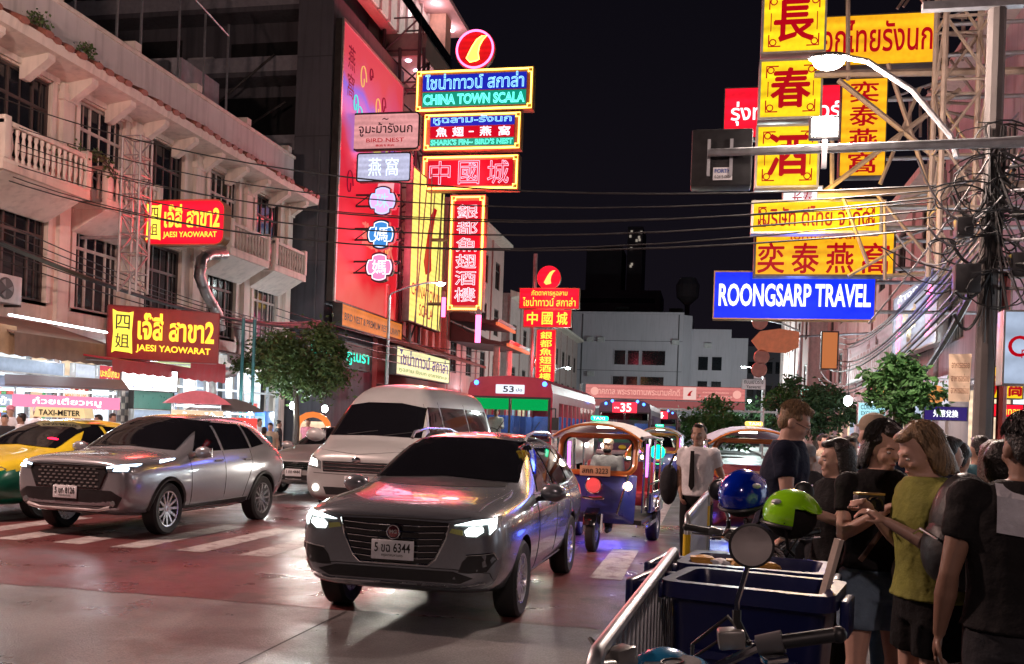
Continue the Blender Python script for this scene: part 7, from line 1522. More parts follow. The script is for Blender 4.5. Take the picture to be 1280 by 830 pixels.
# person with black backpack
bH = at(1215, 600, Y=4.2)
o, hp, J, s = person('person carrying black backpack between olive T-shirt woman and right edge man', (bH.x + .22, 4.5, G0), math.radians(105), 1.6, char, char, 'tan', ('short', 'black'), (0, 0), legcut=2, shoes=shoe_b)
bp_ = thing('backpack', 'black backpack bulging behind the woman in olive T-shirt', 'backpack', (bH.x - .0, 4.3, 1.0), math.radians(105)); MB().ell((0, 0, .22), (.17, .13, .25), 18, 12).build('pack', M('nylon_black', (.012, .012, .014), .45, var=.2, bump=.2), bp_, smooth=True); MB().ell((0, .1, .14), (.12, .06, .13), 16, 10).build('front_pocket', MC['nylon_black'], bp_, smooth=True); MB().tube([(-.1, .165, .2), (0, .185, .23), (.1, .165, .2)], .006, 5).build('zip', chrome, bp_)
# others in the crowd
b_ = at(1090, 560, Y=6.2); person('man in beige cap and dark blue top seen from behind the two women', (b_.x, 6.2, G0), math.radians(200), 1.74, cloth('blue_dark', (.02, .03, .06)), denim, 'pale', ('cap', beige), (0, 0), legcut=2, shoes=shoe_w)
for k, (px, py, Y, hgt, rz_, tp_, ha, lab) in enumerate(((1200, 560, 7.2, 1.58, 150, wht, ('short', 'black'), 'person in white top behind the woman in olive T-shirt'), (1183, 550, 6.4, 1.62, 100, navy, ('long', 'black'), 'dark-haired person in navy behind the olive T-shirt woman'), (1243, 570, 5.2, 1.6, 190, beige, ('long', 'brown'), 'long-haired person in beige near the foot of utility pole'), (1062, 560, 9.5, 1.6, 20, teal_c, ('short', 'black'), 'person in teal top deep in the right-hand crowd'), (1040, 560, 11.5, 1.6, -10, grey_c, ('short', 'black'), 'person in grey top behind the long-haired woman'), (1130, 552, 10.5, 1.66, 160, char, ('short', 'black'), 'person in charcoal near the currency exchange sign'), (1150, 555, 12.5, 1.62, 10, pinkc, ('bob', 'black'), 'person in pink walking past the right-hand shops'), (1028, 560, 15.0, 1.62, 30, beige, ('short', 'black'), 'person in beige below the dark rounded tree'), (1068, 556, 16.0, 1.66, 200, wht, ('short', 'black'), 'person in white below the small bright tree'), (1045, 558, 13, 1.6, 40, blk, ('long', 'black'), 'long-haired person in black deep in the right-hand crowd'), (1110, 556, 14, 1.65, 170, navy, ('short', 'black'), 'person in navy walking away past the shops'), (1170, 556, 9.5, 1.6, 20, grey_c, ('long', 'brown'), 'brown-haired person in grey behind the olive T-shirt woman'), (1225, 560, 8.6, 1.64, 200, teal_c, ('short', 'black'), 'person in teal beyond the black backpack'), (1000, 558, 18, 1.62, 0, wht, ('short', 'black'), 'person in white beyond the tuk-tuk with violet tubes'), (1085, 556, 20, 1.66, 10, pinkc, ('short', 'black'), 'person in pink far along the right pavement'), (1140, 556, 16, 1.6, 180, wht, ('bob', 'black'), 'person in white below the peach sign'))):
    b_ = at(px, py, Y=Y); person(lab, (b_.x, Y, G0), math.radians(rz_), hgt, tp_, char, ('tan', 'pale', 'brown')[k % 3], ha, (0, .1), female=ha[0] != 'short', legcut=2, shoes=shoe_b, vox=.024, face=Y < 8, group='people in the right-hand crowd')
# street cooks and passers-by on the left
for k, (px, py, Y, tp_, ha, rz_, lab) in enumerate(((13, 513, 17.5, wht, ('cap', pinkc), 60, 'street cook in pink cap and white top at far left'), (46, 515, 18.0, wht, ('cap', cloth('cap_pale', (.6, .5, .5))), 20, 'street cook in pale cap behind food cart'), (6, 525, 16.4, char, ('short', 'black'), 30, 'dark-haired passer-by at the left edge'), (27, 523, 16.6, wht, ('short', 'black'), -70, 'man in white with black hair left of the taxi sign'), (95, 522, 17.6, beige, ('short', 'black'), 40, 'passer-by in beige behind the taxi roof sign'), (123, 525, 17.2, grey_c, ('short', 'black'), -30, 'passer-by in grey between taxi and crossover'), (141, 523, 18.2, char, ('short', 'black'), 60, 'passer-by in charcoal above the crossover bonnet'), (324, 528, 24., wht, ('short', 'black'), 70, 'man in white standing beyond the crossover roof'), (338, 534, 22.5, beige, ('short', 'black'), 10, 'bare-armed man in beige left of the silver saloon'), (348, 530, 25, char, ('short', 'black'), 120, 'man in charcoal under the left tree'), (385, 528, 26, pinkc, ('short', 'brown'), 0, 'person in pink beside the orange stall'), (330, 545, 20.5, teal_c, ('short', 'black'), 200, 'person in teal close behind the crossover'))):
    b_ = at(px, py, Y=Y); person(lab, (b_.x, Y, G0), math.radians(rz_), max(1.35, b_.z + .1), tp_, char, ('tan', 'brown')[k % 2], ha, (0, .1), legcut=2, shoes=shoe_b, vox=.026, face=False, group='people on the left pavement')
def seated(label, loc, rz, tp_, ha, sk='tan'):
    return person(label, loc, rz, 1.62, tp_, char, sk, ha, (0, 0), joints=dict(knL=(.12, -.42, .86), knR=(-.12, -.42, .86), anL=(.12, -.44, .46), anR=(-.12, -.44, .46), elL=(.24, -.1, 1.12), wrL=(.2, -.34, 1.16), elR=(-.24, -.1, 1.12), wrR=(-.2, -.34, 1.16)), legcut=2, shoes=shoe_b, vox=.022, sleeve=1.5)
o, hp, J, s = seated('tuk-tuk driver in cap and black mask behind the orange frame', (-1.35, 13.32, -.15), math.radians(-4), grey_c, ('cap', beige)); MB().ell(hp((0, -.06, 1.515)) * s, (.06 * s, .055 * s, .04 * s), 14, 9).build('face_mask', blk, o, smooth=True)
bb_ = bpy.data.objects['city_bus'].location; seated('bus driver in pale shirt behind the split windscreen', (bb_.x - .62, bb_.y + 1.05, .45), 0, wht, ('short', 'black'))

# ------------------------------------------------------------------ barriers, bins, motorcycles, helmets
def barrier(label, a, b, top=1.05):
    a, b = Vector((a[0], a[1], 0)), Vector((b[0], b[1], 0)); L_ = (b - a).length; o = thing('crowd_barrier', label, 'barrier', a, math.atan2((b - a).y, (b - a).x), 'crowd barriers'); r = .021
    MB().tube([(0, 0, .18), (0, 0, top - .06), (.02, 0, top - .02), (.06, 0, top), (L_ - .06, 0, top), (L_ - .02, 0, top - .02), (L_, 0, top - .06), (L_, 0, .18)], r, 10).build('frame_tube', steel, o, smooth=True)
    MB().tube([(0, 0, .2), (L_, 0, .2)], r * .9, 8).build('bottom_rail', steel, o, smooth=True)
    n = int(L_ / .105)
    sl = MB().box(-.018, .018, -.006, .006, .2, top - .005).mesh('slat', bevel=.003)
    for k in range(1, n): link('slat', sl, steel, o, (L_ * k / n, 0, 0))
    for x in (.15, L_ - .15): MB().tube([(x, -.28, .0), (x, -.2, .16), (x, 0, .2), (x, .2, .16), (x, .28, .0)], .018, 8).build('foot', steel, o, smooth=True)
    for x in (0, L_): MB().tube([(x, 0, top - .3), (x, 0, top - .12)], r + .004, 10).build('yellow_band', M('reflective_yellow', (.75, .5, .02), .35), o, smooth=True)
    for z in (.35, .85): MB().tube([(L_ + .03, 0, z), (L_ + .07, 0, z), (L_ + .07, 0, z - .08)], .008, 6).build('hook', steel, o)
barrier('galvanised crowd barrier nearest the camera beside the blue bins', (-.25, 2.3), (-.13, 4.5)); barrier('galvanised crowd barrier farther on beside the man in white shirt', (-.11, 6.35), (.02, 8.9))
bin_blue = M('bin_blue_plastic', (.006, .01, .075), .34, var=.15, scale=5, bump=.08, dirt=((.05, .045, .05), 3, .62, .6))
def wheelie_bin(label, loc, rz):
    o = thing('wheelie_bin', label, 'bin', loc, rz, 'blue wheelie bins'); W, D, H = .30, .215, 1.03
    def ring(w_, d, z, r, n=5): return [(p[0], p[1] - d, z) for p in rrect(2 * w_, 2 * d, r, n)]
    lv = [ring(.22, .16, .07, .05), ring(.23, .17, .1, .05), ring(W - .015, D - .015, H - .08, .06), ring(W - .012, D - .012, H - .075, .06), ring(W + .02, D + .02, H - .06, .07), ring(W + .02, D + .02, H, .07), ring(W - .025, D - .025, H, .05), ring(W - .035, D - .035, H - .03, .05), ring(.2, .14, .14, .05)]
    n = len(lv[0]); vs = [v for r in lv for v in r]; fs = [(i * n + j, i * n + (j + 1) % n, (i + 1) * n + (j + 1) % n, (i + 1) * n + j) for i in range(len(lv) - 1) for j in range(n)]
    fs += [tuple(range(n)), tuple((len(lv) - 1) * n + j for j in range(n))]; MB().add(vs, fs).build('tub', bin_blue, o, smooth=True, ang=40)
    for z in (.45, .75): MB().box(-.2, .2, -.208 + (.025 if z < .6 else .0), -.18 + (.025 if z < .6 else .0), z, z + .03).build('moulded_rib', bin_blue, o)
    for y in (-.13, .13): MB().box(-.43, -.31, y - .035, y + .035, .95, 1.01).build('hinge_lug', bin_blue, o, bevel=.012)
    MB().tube([(-.4, -.19, .985), (-.4, .19, .985)], .017, 8).build('handle_bar', bin_blue, o, smooth=True)
    lid = MB().box(-.46, -.425, -.21, .21, .42, 1.02); lid.build('lid', bin_blue, o, bevel=.012)
    for y in (-.15, .15): MB().lathe([(.1, -.03), (.1, .03), (.0, .03)], 20, (-.27, y, .1), 'Y').build('wheel', rubber, o)
    MB().box(.325, .36, -.09, .09, .86, 1.0).build('front_grip', bin_blue, o, bevel=.01)
    return o
wheelie_bin('blue wheelie bin with open top nearest the camera', (.2, 3.85, 0), math.radians(-14)); wheelie_bin('second blue wheelie bin just behind the nearest one', (.23, 4.4, 0), math.radians(-10))
st_ = thing('wooden_slat', 'pale wooden slat sticking out of the nearest bin', 'stick', at(1030, 742, Y=3.75)); tt = at(1049, 674, Y=3.75) - st_.location; MB().tube([tt * -1.5, tt], .018, 4).build('slat', M('pale_wood', (.55, .45, .38), .6, scale=20), st_)
for k, (px, py, c_) in enumerate(((880, 686, (.6, .3, .05)), (925, 690, (.6, .32, .06)), (905, 690, (.6, .6, .62)), (960, 694, (.55, .28, .05)))):
    lb = thing('litter', ('crumpled orange packet at the left end of the second bin', 'flat orange carton in the middle of the second bin', 'white paper cup in the second bin', 'orange wrapper at the right end of second bin')[k], 'litter', at(px, py + 7, Y=4.4)); MB().ell((0, 0, -.03), (.06, .045, .025), 8, 6, Matrix.Rotation(k, 3, 'Z') @ Matrix.Rotation(.4, 3, 'X')).build('packet', M('litter_%d' % k, c_, .5), lb); MB().box(-.06, .03, -.03, .03, -.05, -.01).build('flap', MC['litter_%d' % k], lb)
def motorcycle(label, loc, rz, paint, sc_=1., mirrors=(-1, 1), mir=0., tip=0.):
    o = thing('motorcycle', label, 'motorcycle', loc, rz); o.scale = (sc_,) * 3; o.rotation_euler.y = tip
    wheel(o, 0, -.34, .27, .27, .09, 1, 6, .72, alloy); wheel(o, 0, .9, .27, .27, .1, 1, 6, .72, alloy)
    for s_ in (-1, 1):
        MB().tube([(s_ * .075, -.34, .27), (s_ * .075, -.05, .86)], [.024, .03], 8).build('fork', chrome, o, smooth=True); MB().tube([(s_ * .1, .9, .27), (s_ * .1, .7, .62)], .03, 8).build('shock', chrome, o, smooth=True)
        MB().tube([(s_ * .03, 0, .94), (s_ * .12, .0, .985), (s_ * .2, .05, 1.03), (s_ * .27, .1, 1.05)], .013, 8).build('handlebar', chrome, o, smooth=True)
        MB().tube([(s_ * .25, .088, 1.045), (s_ * .37, .15, 1.06)], [.019, .019], 12).build('grip', black_plastic, o, smooth=True); MB().ell((s_ * .375, .153, 1.06), (.022, .022, .022), 10, 7).build('grip_end', black_plastic, o, smooth=True)
        sw = MB().tube([(s_ * .2, .055, 1.035), (s_ * .255, .09, 1.047)], [.028, .03], 12).build('switch_housing', M('switch_grey', (.09, .09, .095), .35), o, smooth=True); MB().box(s_ * .22 - .03, s_ * .22 + .03, .08, .12, 1.0, 1.02).build('switch_lever', chrome, sw, bevel=.004)
        MB().tube([(s_ * .19, .02, 1.03), (s_ * .26, .01, 1.03), (s_ * .36, .07, 1.035)], [.012, .008, .006], 6).build('brake_lever', chrome, o, smooth=True)
        rs_ = MB().cbox((s_ * .155, -.0, 1.05), (.07, .06, .05), Matrix.Rotation(.4 * s_, 3, 'Z')).build('fluid_reservoir', M('reservoir_grey', (.3, .29, .28), .35, .6), o, bevel=.008)
        if s_ in mirrors:
         MB().tube([(s_ * .185, .02, 1.045), (s_ * .175, .0, 1.09), (s_ * .18, -.005, 1.12)], .012, 8).build('mirror_boot', black_plastic, o, smooth=True); MB().tube([(s_ * .18, -.005, 1.11), (s_ * .185, -.01, 1.14), (s_ * .225, -.01, 1.23)], .0075, 8).build('mirror_stalk', chrome, o, smooth=True)
        if s_ in mirrors:
         mr_ = MB().lathe([(0, -.025), (.04, -.022), (.058, -.008), (.06, .004), (.054, .006)], 28, (0, 0, 0), 'Y').build('mirror', black_plastic, o, smooth=True, loc=(s_ * .235, 0, 1.285)); mr_.rotation_euler.z = mir; MB().lathe([(.0, .0075), (.053, .0075), (.053, .0065)], 28, (0, 0, 0), 'Y').build('mirror_glass', M('mirror_silver', (.75, .72, .72), .04, 1, var=.1, scale=8), mr_)
        MB().tube([(s_ * .04, .1, .4), (s_ * .14, .15, .34), (s_ * .15, .9, .38)], .035, 8).build('exhaust' if s_ < 0 else 'footrest_bar', chrome, o, smooth=True)
        MB().tube([(s_ * .2, .03, 1.03), (s_ * .2, -.1, 1.08), (s_ * .12, -.17, 1.0), (s_ * .06, -.1, .8)], .006, 6).build('brake_cable', cable_mat, o, smooth=True); MB().tube([(s_ * .22, .08, 1.02), (s_ * .17, -.04, 1.05), (s_ * .1, -.12, .98), (s_ * .04, -.05, .8)], .005, 6).build('control_cable', cable_mat, o, smooth=True)
        MB().ell((s_ * .16, -.02, .86), (.03, .05, .03), 10, 7).build('indicator', amber, o, smooth=True)
    MB().ell((0, -.12, .90), (.12, .1, .12), 18, 12).build('headlight_cowl', paint, o, smooth=True); MB().lathe([(0, -.24), (.06, -.232), (.085, -.2), (.09, -.17)], 20, (0, 0, .89), 'Y').build('headlight', lens_clear, o, smooth=True)
    gd = MB().lathe([(.095, 0), (.1, .02), (.085, .032), (0, .034)], 24, (0, -.04, 0.965)).build('gauge', paint, o, smooth=True); MB().lathe([(0, .0345), (.075, .0345), (.078, .03)], 24, (0, -.04, .965)).build('gauge_face', M('gauge_dial', (.35, .36, .36), .15, .2, var=.3, scale=25, coat=.6), gd); MB().tube([(.03 * math.cos(a * .63), -.04 + .03 * math.sin(a * .63), 1.002) for a in range(10)], .003, 5, closed=True).build('dial_ring', print_black, gd)
    MB().prism([(-.02, .86), (.1, .92), (.42, .84), (.46, .7), (.2, .62), (.02, .7)], -.12, .12, 'X').build('fuel_tank', paint, o, bevel=.04); MB().prism([(.42, .76), (.5, .79), (1.05, .82), (1.12, .78), (1.08, .72), (.45, .68)], -.13, .13, 'X').build('seat', M('seat_vinyl', (.015, .015, .016), .45), o, bevel=.03)
    MB().box(-.14, .14, .1, .6, .3, .62).build('engine', M('engine_grey', (.16, .16, .17), .45, .6), o, bevel=.04); MB().prism([(.6, .62), (1.15, .72), (1.2, .66), (.75, .45)], -.1, .1, 'X').build('side_cover', paint, o, bevel=.02)
    MB().prism([(-.66, .36), (-.56, .52), (-.34, .58), (-.12, .52), (-.06, .42), (-.1, .42), (-.16, .48), (-.34, .54), (-.53, .48), (-.62, .36)], -.06, .06, 'X').build('front_mudguard', paint, o, bevel=.006); MB().tube([(.0, .4, .45), (.25, .45, .02)], .012, 6).build('side_stand', steel, o)
    return o
cyan = M('bike_cyan_paint', (.02, .2, .4), .25, .1, coat=.8)
g1 = at(905, 824, Y=2.62)
motorcycle('cyan motorcycle with round mirror in the near foreground', (g1.x + .0, 2.58, max(0, g1.z - 1.0)), math.radians(206), cyan, mirrors=(-1,), mir=math.radians(-24), tip=.13)
motorcycle('black motorcycle with two helmets on it behind the blue bins', (.30, 5.45, 0), math.radians(14), black_gloss)
def helmet(label, c, rz, paint, tilt=0., r=.125):
    o = thing('helmet', label, 'helmet', c, rz, 'motorcycle helmets'); R_ = Matrix.Rotation(tilt, 3, 'X'); m_ = MB().ell((0, 0, 0), (r, r * 1.18, r * 1.02), 28, 18)
    fs = [f for f in m_.f if not (sum(m_.v[i][2] for i in f) / len(f) < -.42 * r or (sum(m_.v[i][1] for i in f) / len(f) < -.5 * r and sum(m_.v[i][2] for i in f) / len(f) < .32 * r))]
    q = MB().add([R_ @ Vector(v) for v in m_.v] + [R_ @ (Vector(v) * .93) for v in m_.v], fs + [tuple(i + len(m_.v) for i in reversed(f)) for f in fs]); q.build('shell', paint, o, smooth=True, ang=50)
    MB().ell((0, .01, -.01), (r * .9, r * 1.06, r * .9), 20, 12, R_).build('lining', blk, o, smooth=True)
    rim = [R_ @ Vector((r * .99 * math.cos(a), r * 1.17 * math.sin(a), -.42 * r)) for a in [k * PI / 12 - .1 for k in range(15)]]; MB().tube(rim, .009, 6).build('edge_trim', black_plastic, o, smooth=True)
    MB().tube([R_ @ Vector((-r * .9, -.02, -.03)), R_ @ Vector((-r * .5, -.03, -r * 1.3)), R_ @ Vector((0, -.04, -r * 1.6))], .008, 6).build('chin_strap', blk, o)
    MB().ell(R_ @ Vector((0, -.09, .055)), (.09, .06, .02), 14, 6, Matrix.Rotation(tilt + .5, 3, 'X')).build('peak', paint, o, smooth=True)
    for k in range(2): MB().ell(R_ @ Vector((.1 * (1 - 2 * k), .04, .06)), (.025, .03, .014), 8, 6).build('sticker', M('helmet_sticker', (.5, .5, .55), .4), o)
    return o
helmet('glossy blue open-face helmet resting on the parked black motorcycle', at(929, 617, Y=5.2), math.radians(150), M('helmet_blue', (.0, .02, .42), .15, .1, var=.1, coat=1), -.25); helmet('lime green open-face helmet hanging beside the blue one', at(990, 643, Y=4.95), math.radians(60), M('helmet_lime', (.3, .75, .01), .2, var=.08, coat=1), .1)
# ------------------------------------------------------------------ left pavement level: fascias, awnings, ducts, stalls
def xrect(px0, py0, px1, py1, X):
    a, b = at(px0, (py0 + py1) / 2, X=X), at(px1, (py0 + py1) / 2, X=X); t, u = at((px0 + px1) / 2, py0, X=X), at((px0 + px1) / 2, py1, X=X)
    return Vector((X, (a.y + b.y) / 2, u.z)), abs(b.y - a.y), abs(t.z - u.z)
def wallsign(name, label, r, X, face, cab=cab_alu, texts=(), depth=.12, rim=.02, cat='sign'):
    l, wd, h = xrect(*r, X); return sign(name, label, None, X=X, face=face, cab=cab, wh=(wd, h), loc=l, texts=texts, depth=depth, rim=rim, cat=cat)
wallsign('fascia_board', 'long plain pale blue fascia board at the left edge', (-30, 448, 79, 466), -15.9, fascia_pale)
wallsign('fascia_board', 'short white fascia board right of the pale blue one', (92, 455, 121, 473), -16.2, fascia_white)
wallsign('fascia_sign', 'small red and yellow Thai shop sign under the brown awning', (122, 457, 150, 478), -16.1, E('lit_crimson', (.8, .03, .06), .7), texts=(('บะหมี่เกี๊ยว', .08, .92, .3, .85, yellow_print, dict(bold=.02)), ('เจ้าเก่า', .3, .7, .08, .25, white_print)))
wallsign('fascia_sign', 'pale fascia with faint blue print left of the bright screen', (151, 461, 168, 478), -16.1, fascia_white, texts=(('ทองคำ', .2, .8, .3, .7, navy_print),))
l, wd, h = xrect(167, 462, 206, 489, -14.6)
sign('lit_panel', 'glaring white display panel hanging under the dark red signboard', None, X=-14.6, face=E('screen_white', (1, .96, .98), 3.2), cab=cab_dark, wh=(wd, h), loc=l, rz=math.radians(45), depth=.12, rim=.02, texts=(('เมนู', .2, .7, .1, .22, L_face),))
wallsign('menu_board', 'dark green board with small lights beneath the white display panel', (165, 489, 216, 512), -16.0, M('green_board', (.03, .12, .09), .3, emit=(.1, .5, .4), estr=.1), cab_dark)
wallsign('counter_front', 'pale blue counter front below the green board', (165, 512, 212, 535), -15.9, fascia_pale, cat='counter')
wallsign('wall_glow_panel', 'yellow-green wall strip, its light put in as glow, above the white display panel', (165, 447, 250, 463), -16.6, E('lit_lime_wall', (.75, .85, .35), .6, uneven=.2), cat='wall panel')  # light falling on the wall, put in as a glowing panel
wallsign('poster', 'picture menu with red dishes in the lit shop window at left', (77, 476, 110, 500), -16.3, E('lit_menu', (1, .82, .7), .9), texts=tuple(('●', .06 + .19 * i, .22 + .19 * i, .45 + .1 * (i % 2), .85, E('dish_red', (.7, .06, .05), .5, sample=False)) for i in range(5)) + (('MENU 50 100', .1, .9, .1, .3, E('print_orange', (1, .3, .02), .8, sample=False), dict(bold=.02)),), cat='poster')
wallsign('window_print', 'white shop window with dark lettering about currency', (112, 478, 141, 530), -16.35, lit_white, texts=(('INTERNATIONAL', .1, .95, .62, .68, brown_print), ('MONEY', .3, .95, .52, .58, brown_print), ('CURRENCY', .1, .95, .34, .42, brown_print)), cat='window')
wallsign('stall_sign', 'pink sign of the shop at the left edge', (-6, 472, 26, 482), -16.2, lit_pink, texts=(('ตวง', .45, .8, .2, .85, white_letter, dict(bold=.02)),))
# chequered pillar
l, wd, h = xrect(141, 484, 160, 535, -16.2); pl_ = thing('chequered_pillar', 'pillar faced with cream and grey checked tiles beside the bright window', 'pillar', l, PI / 2); MB().box(-wd / 2, wd / 2, 0, .5, 0, h).build('core', M('grout', (.3, .28, .27), .8), pl_)
tw = wd / 4
for i in range(4):
    for j in range(int(h / tw)): MB().box(-wd / 2 + i * tw + .01, -wd / 2 + (i + 1) * tw - .01, -.025, -.002, j * tw + .01, (j + 1) * tw - .01).build('tile', M('tile_cream', (.6, .55, .48), .3) if (i + j) % 2 else M('tile_grey', (.16, .15, .15), .3), pl_)
# awnings
def awning(label, px0, px1, pyt, X0, X1, drop, mat, zt=None, val=.28):
    a, b = at(px0, pyt[0], X=X1), at(px1, pyt[1], X=X1); z = (a.z + b.z) / 2; y0, y1 = min(a.y, b.y), max(a.y, b.y); o = thing('awning', label, 'awning', (X0, (y0 + y1) / 2, 0), PI / 2, 'awnings on the left'); hw = (y1 - y0) / 2; d = abs(X1 - X0)
    MB().prism([(0, z + drop), (-d, z), (-d, z - .04), (0, z + drop - .05)], -hw, hw, 'X').build('canopy', mat, o)
    n = max(4, int(hw * 5)); v = MB()
    for k in range(n): x = -hw + 2 * hw * k / n; w_ = 2 * hw / n; v.add([(x, -d - .005, z), (x + w_, -d - .005, z), (x + w_, -d - .02, z - val), (x + w_ / 2, -d - .03, z - val - .04), (x, -d - .02, z - val)], [(0, 1, 2, 3, 4)])
    v.build('valance', mat, o)
    for x in (-hw + .1, hw - .1): MB().tube([(x, -d, z - .05), (x, 0, z + drop - .3)], .02, 6).build('strut', steel, o)
    return o
aw_br = M('awning_brown', (.2, .13, .1), .75, var=.2, streak=.3); aw_tan = M('awning_tan', (.45, .3, .18), .75, var=.15); aw_red = M('awning_red', (.3, .012, .02), .6, var=.15)
o_ = awning('long brown awning with a strip of light along its top edge', 18, 142, (415, 432), -17, -15, .55, aw_br, val=.5)
MB().tube([(-2.0, -2.02, 3.62), (2.0, -2.02, 3.58)], .03, 6).build('light_tube', E('tube_white', (.85, .95, 1), 5), o_)
awning('tan awning panel at the left edge', -60, 21, (400, 404), -17, -15.2, .3, aw_tan, val=.62); awning('dark red awning directly under the lower restaurant signboard', 140, 246, (447, 462), -16.6, -14.2, .3, aw_red, val=.3); awning('small dark red awning right of the restaurant signboard', 238, 282, (450, 455), -16.6, -14.4, .25, aw_red, val=.55); awning('grey tattered awning behind the left tree', 284, 345, (440, 452), -17, -15.2, .3, M('awning_grey', (.2, .17, .17), .8), val=.3)
# kitchen ducts
duct_m = M('duct_metal', (.4, .38, .38), .35, .9, var=.2, scale=5)
def duct(label, pts, X, r):
    P = [at(a, b, X=X) for a, b in pts]; o = thing('kitchen_duct', label, 'duct', P[0]); Q = [p - P[0] for p in P]; MB().tube(Q, r, 12).build('pipe', duct_m, o, smooth=True, ang=60)
    for p, q in zip(Q, Q[1:]):
        d = (q - p).normalized(); m_ = p.lerp(q, .5); MB().tube([m_ - d * .04, m_ + d * .04], r * 1.08, 12).build('flange', duct_m, o)
    return o
duct('silver kitchen duct bending down right of the upper red lightbox', ((281, 318), (262, 318), (252, 324), (249, 345), (258, 368), (272, 392), (276, 412)), -15.9, .17); duct('silver kitchen duct elbow above the left tree', ((298, 405), (303, 430), (300, 455), (290, 465), (276, 467)), -15.5, .18); duct('vertical silver duct rising from the pink-roofed stall', ((262, 462), (263, 490), (260, 506), (250, 512)), -15.2, .2)
# slim poles, lattice mast
for k, px in enumerate((301, 309)):
    p_ = at(px, 500, Y=25.5); o_ = thing('slim_pole', ('left' if k == 0 else 'right') + ' of two slim teal poles beside the left tree', 'pole', (p_.x, 25.5 + k * .3, .13), 0, 'teal poles'); MB().tube([(0, 0, 0), (0, 0, 4.3)], .05, 8).build('shaft', M('teal_pole', (.05, .2, .22), .4, .3), o_, smooth=True); MB().box(-.1, .1, -.1, .1, 0, .05).build('base_plate', steel, o_); MB().ell((0, 0, 4.3), (.06, .06, .06), 8, 6).build('cap', steel, o_)
p_ = at(168, 300, Y=21.8); lattice('lattice_mast', 'slim grey lattice mast in front of cream shophouse balconies', (p_.x, 21.8, 4.6), .5, .5, 3.9, 8, .025, M('pale_grey_steel', (.33, .3, .3), .5, .5))
# street-food stalls
def stall(label, loc, rz, w_, roofm, signm, text, wares, seed, roofh=2.05, curved=False):
    o = thing('food_stall', label, 'stall', loc, rz, 'street food stalls'); d = 1.0
    MB().box(-w_ / 2, w_ / 2, -.35, .35, .25, .9).build('cart_body', M('stall_steel', (.5, .5, .52), .3, .8, var=.1), o, bevel=.02)
    for s_ in (-1, 1):
        for y in (-.33, .33): MB().tube([(s_ * (w_ / 2 - .06), y, .9), (s_ * (w_ / 2 - .06), y, roofh)], .02, 6).build('post', steel, o)
        wheel(o, s_ * (w_ / 2 - .3), -.36, .22, .22, .06, s_, 8, .8, steel)
    if curved: MB().prism([(-w_ / 2 - .15, roofh)] + [(x * (w_ / 2 + .15), roofh + .32 * (1 - abs(x) ** 2)) for x in (-.8, -.5, -.2, .2, .5, .8)] + [(w_ / 2 + .15, roofh)], -.65, .65).build('roof', roofm, o)
    else: MB().prism([(-.7, roofh), (.6, roofh + .25), (.6, roofh + .28), (-.7, roofh + .04)], -w_ / 2 - .15, w_ / 2 + .15, 'X').build('roof', roofm, o)
    MB().tube([(-w_ / 2 + .1, -.4, roofh - .06), (w_ / 2 - .1, -.4, roofh - .06)], .02, 6).build('light_tube', E('tube_white', (.85, .95, 1), 5), o)
    sg_ = MB().box(-w_ / 2, w_ / 2, -.42, -.39, roofh - .42, roofh - .16).build('name_board', signm, o); lettering(text, -w_ * .32, w_ * .32, roofh - .39, roofh - .2, -.428, white_letter, sg_, bold=.02)
    MB().box(-w_ / 2 + .1, w_ / 2 - .1, -.28, .1, 1.2, 1.22).build('glass_shelf', GLASS('rail_glass'), o); rr = random.Random(seed)
    for k in range(10): x = -w_ / 2 + .15 + k * (w_ - .3) / 9; MB().ell((x, rr.uniform(-.25, 0), .97), (.08, .08, .07), 10, 7).build('ware', M('ware_%d' % (k % 4), ((.7, .25, .05), (.6, .08, .06), (.7, .55, .1), (.3, .4, .08))[k % 4], .5), o, smooth=True)
    add_light('stall_light', (0, -.2, roofh - .2), 45, (.95, .97, 1), o, .15)
    return o
p_ = at(82, 520, Y=18.6); stall('food stall with grey lean-to roof and pink name board behind the taxi', (p_.x, 18.6, .0), math.radians(40), 2.1, M('stall_roof_grey', (.15, .14, .16), .6), lit_pink, 'ก๋วยเตี๋ยวหมู', 0, 1)
p_ = at(30, 520, Y=18.9); stall('food stall with lit white roof edge at the left edge', (p_.x, 18.9, .0), math.radians(38), 1.5, M('stall_roof_blue', (.2, .24, .34), .6), fascia_pale, 'ข้าวมันไก่', 0, 2)
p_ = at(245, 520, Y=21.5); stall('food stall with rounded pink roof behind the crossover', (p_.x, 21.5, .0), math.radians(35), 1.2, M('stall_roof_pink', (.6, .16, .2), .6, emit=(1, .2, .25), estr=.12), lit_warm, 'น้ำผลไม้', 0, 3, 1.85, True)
p_ = at(280, 525, Y=22.2); stall('food stall with curved grey roof and red display right of the pink one', (p_.x, 22.2, .0), math.radians(35), 1.5, M('stall_roof_dark', (.12, .11, .11), .6), E('stall_red', (1, .06, .05), 1.4), 'ทุเรียน มังคุด', 0, 4, 1.7, True)
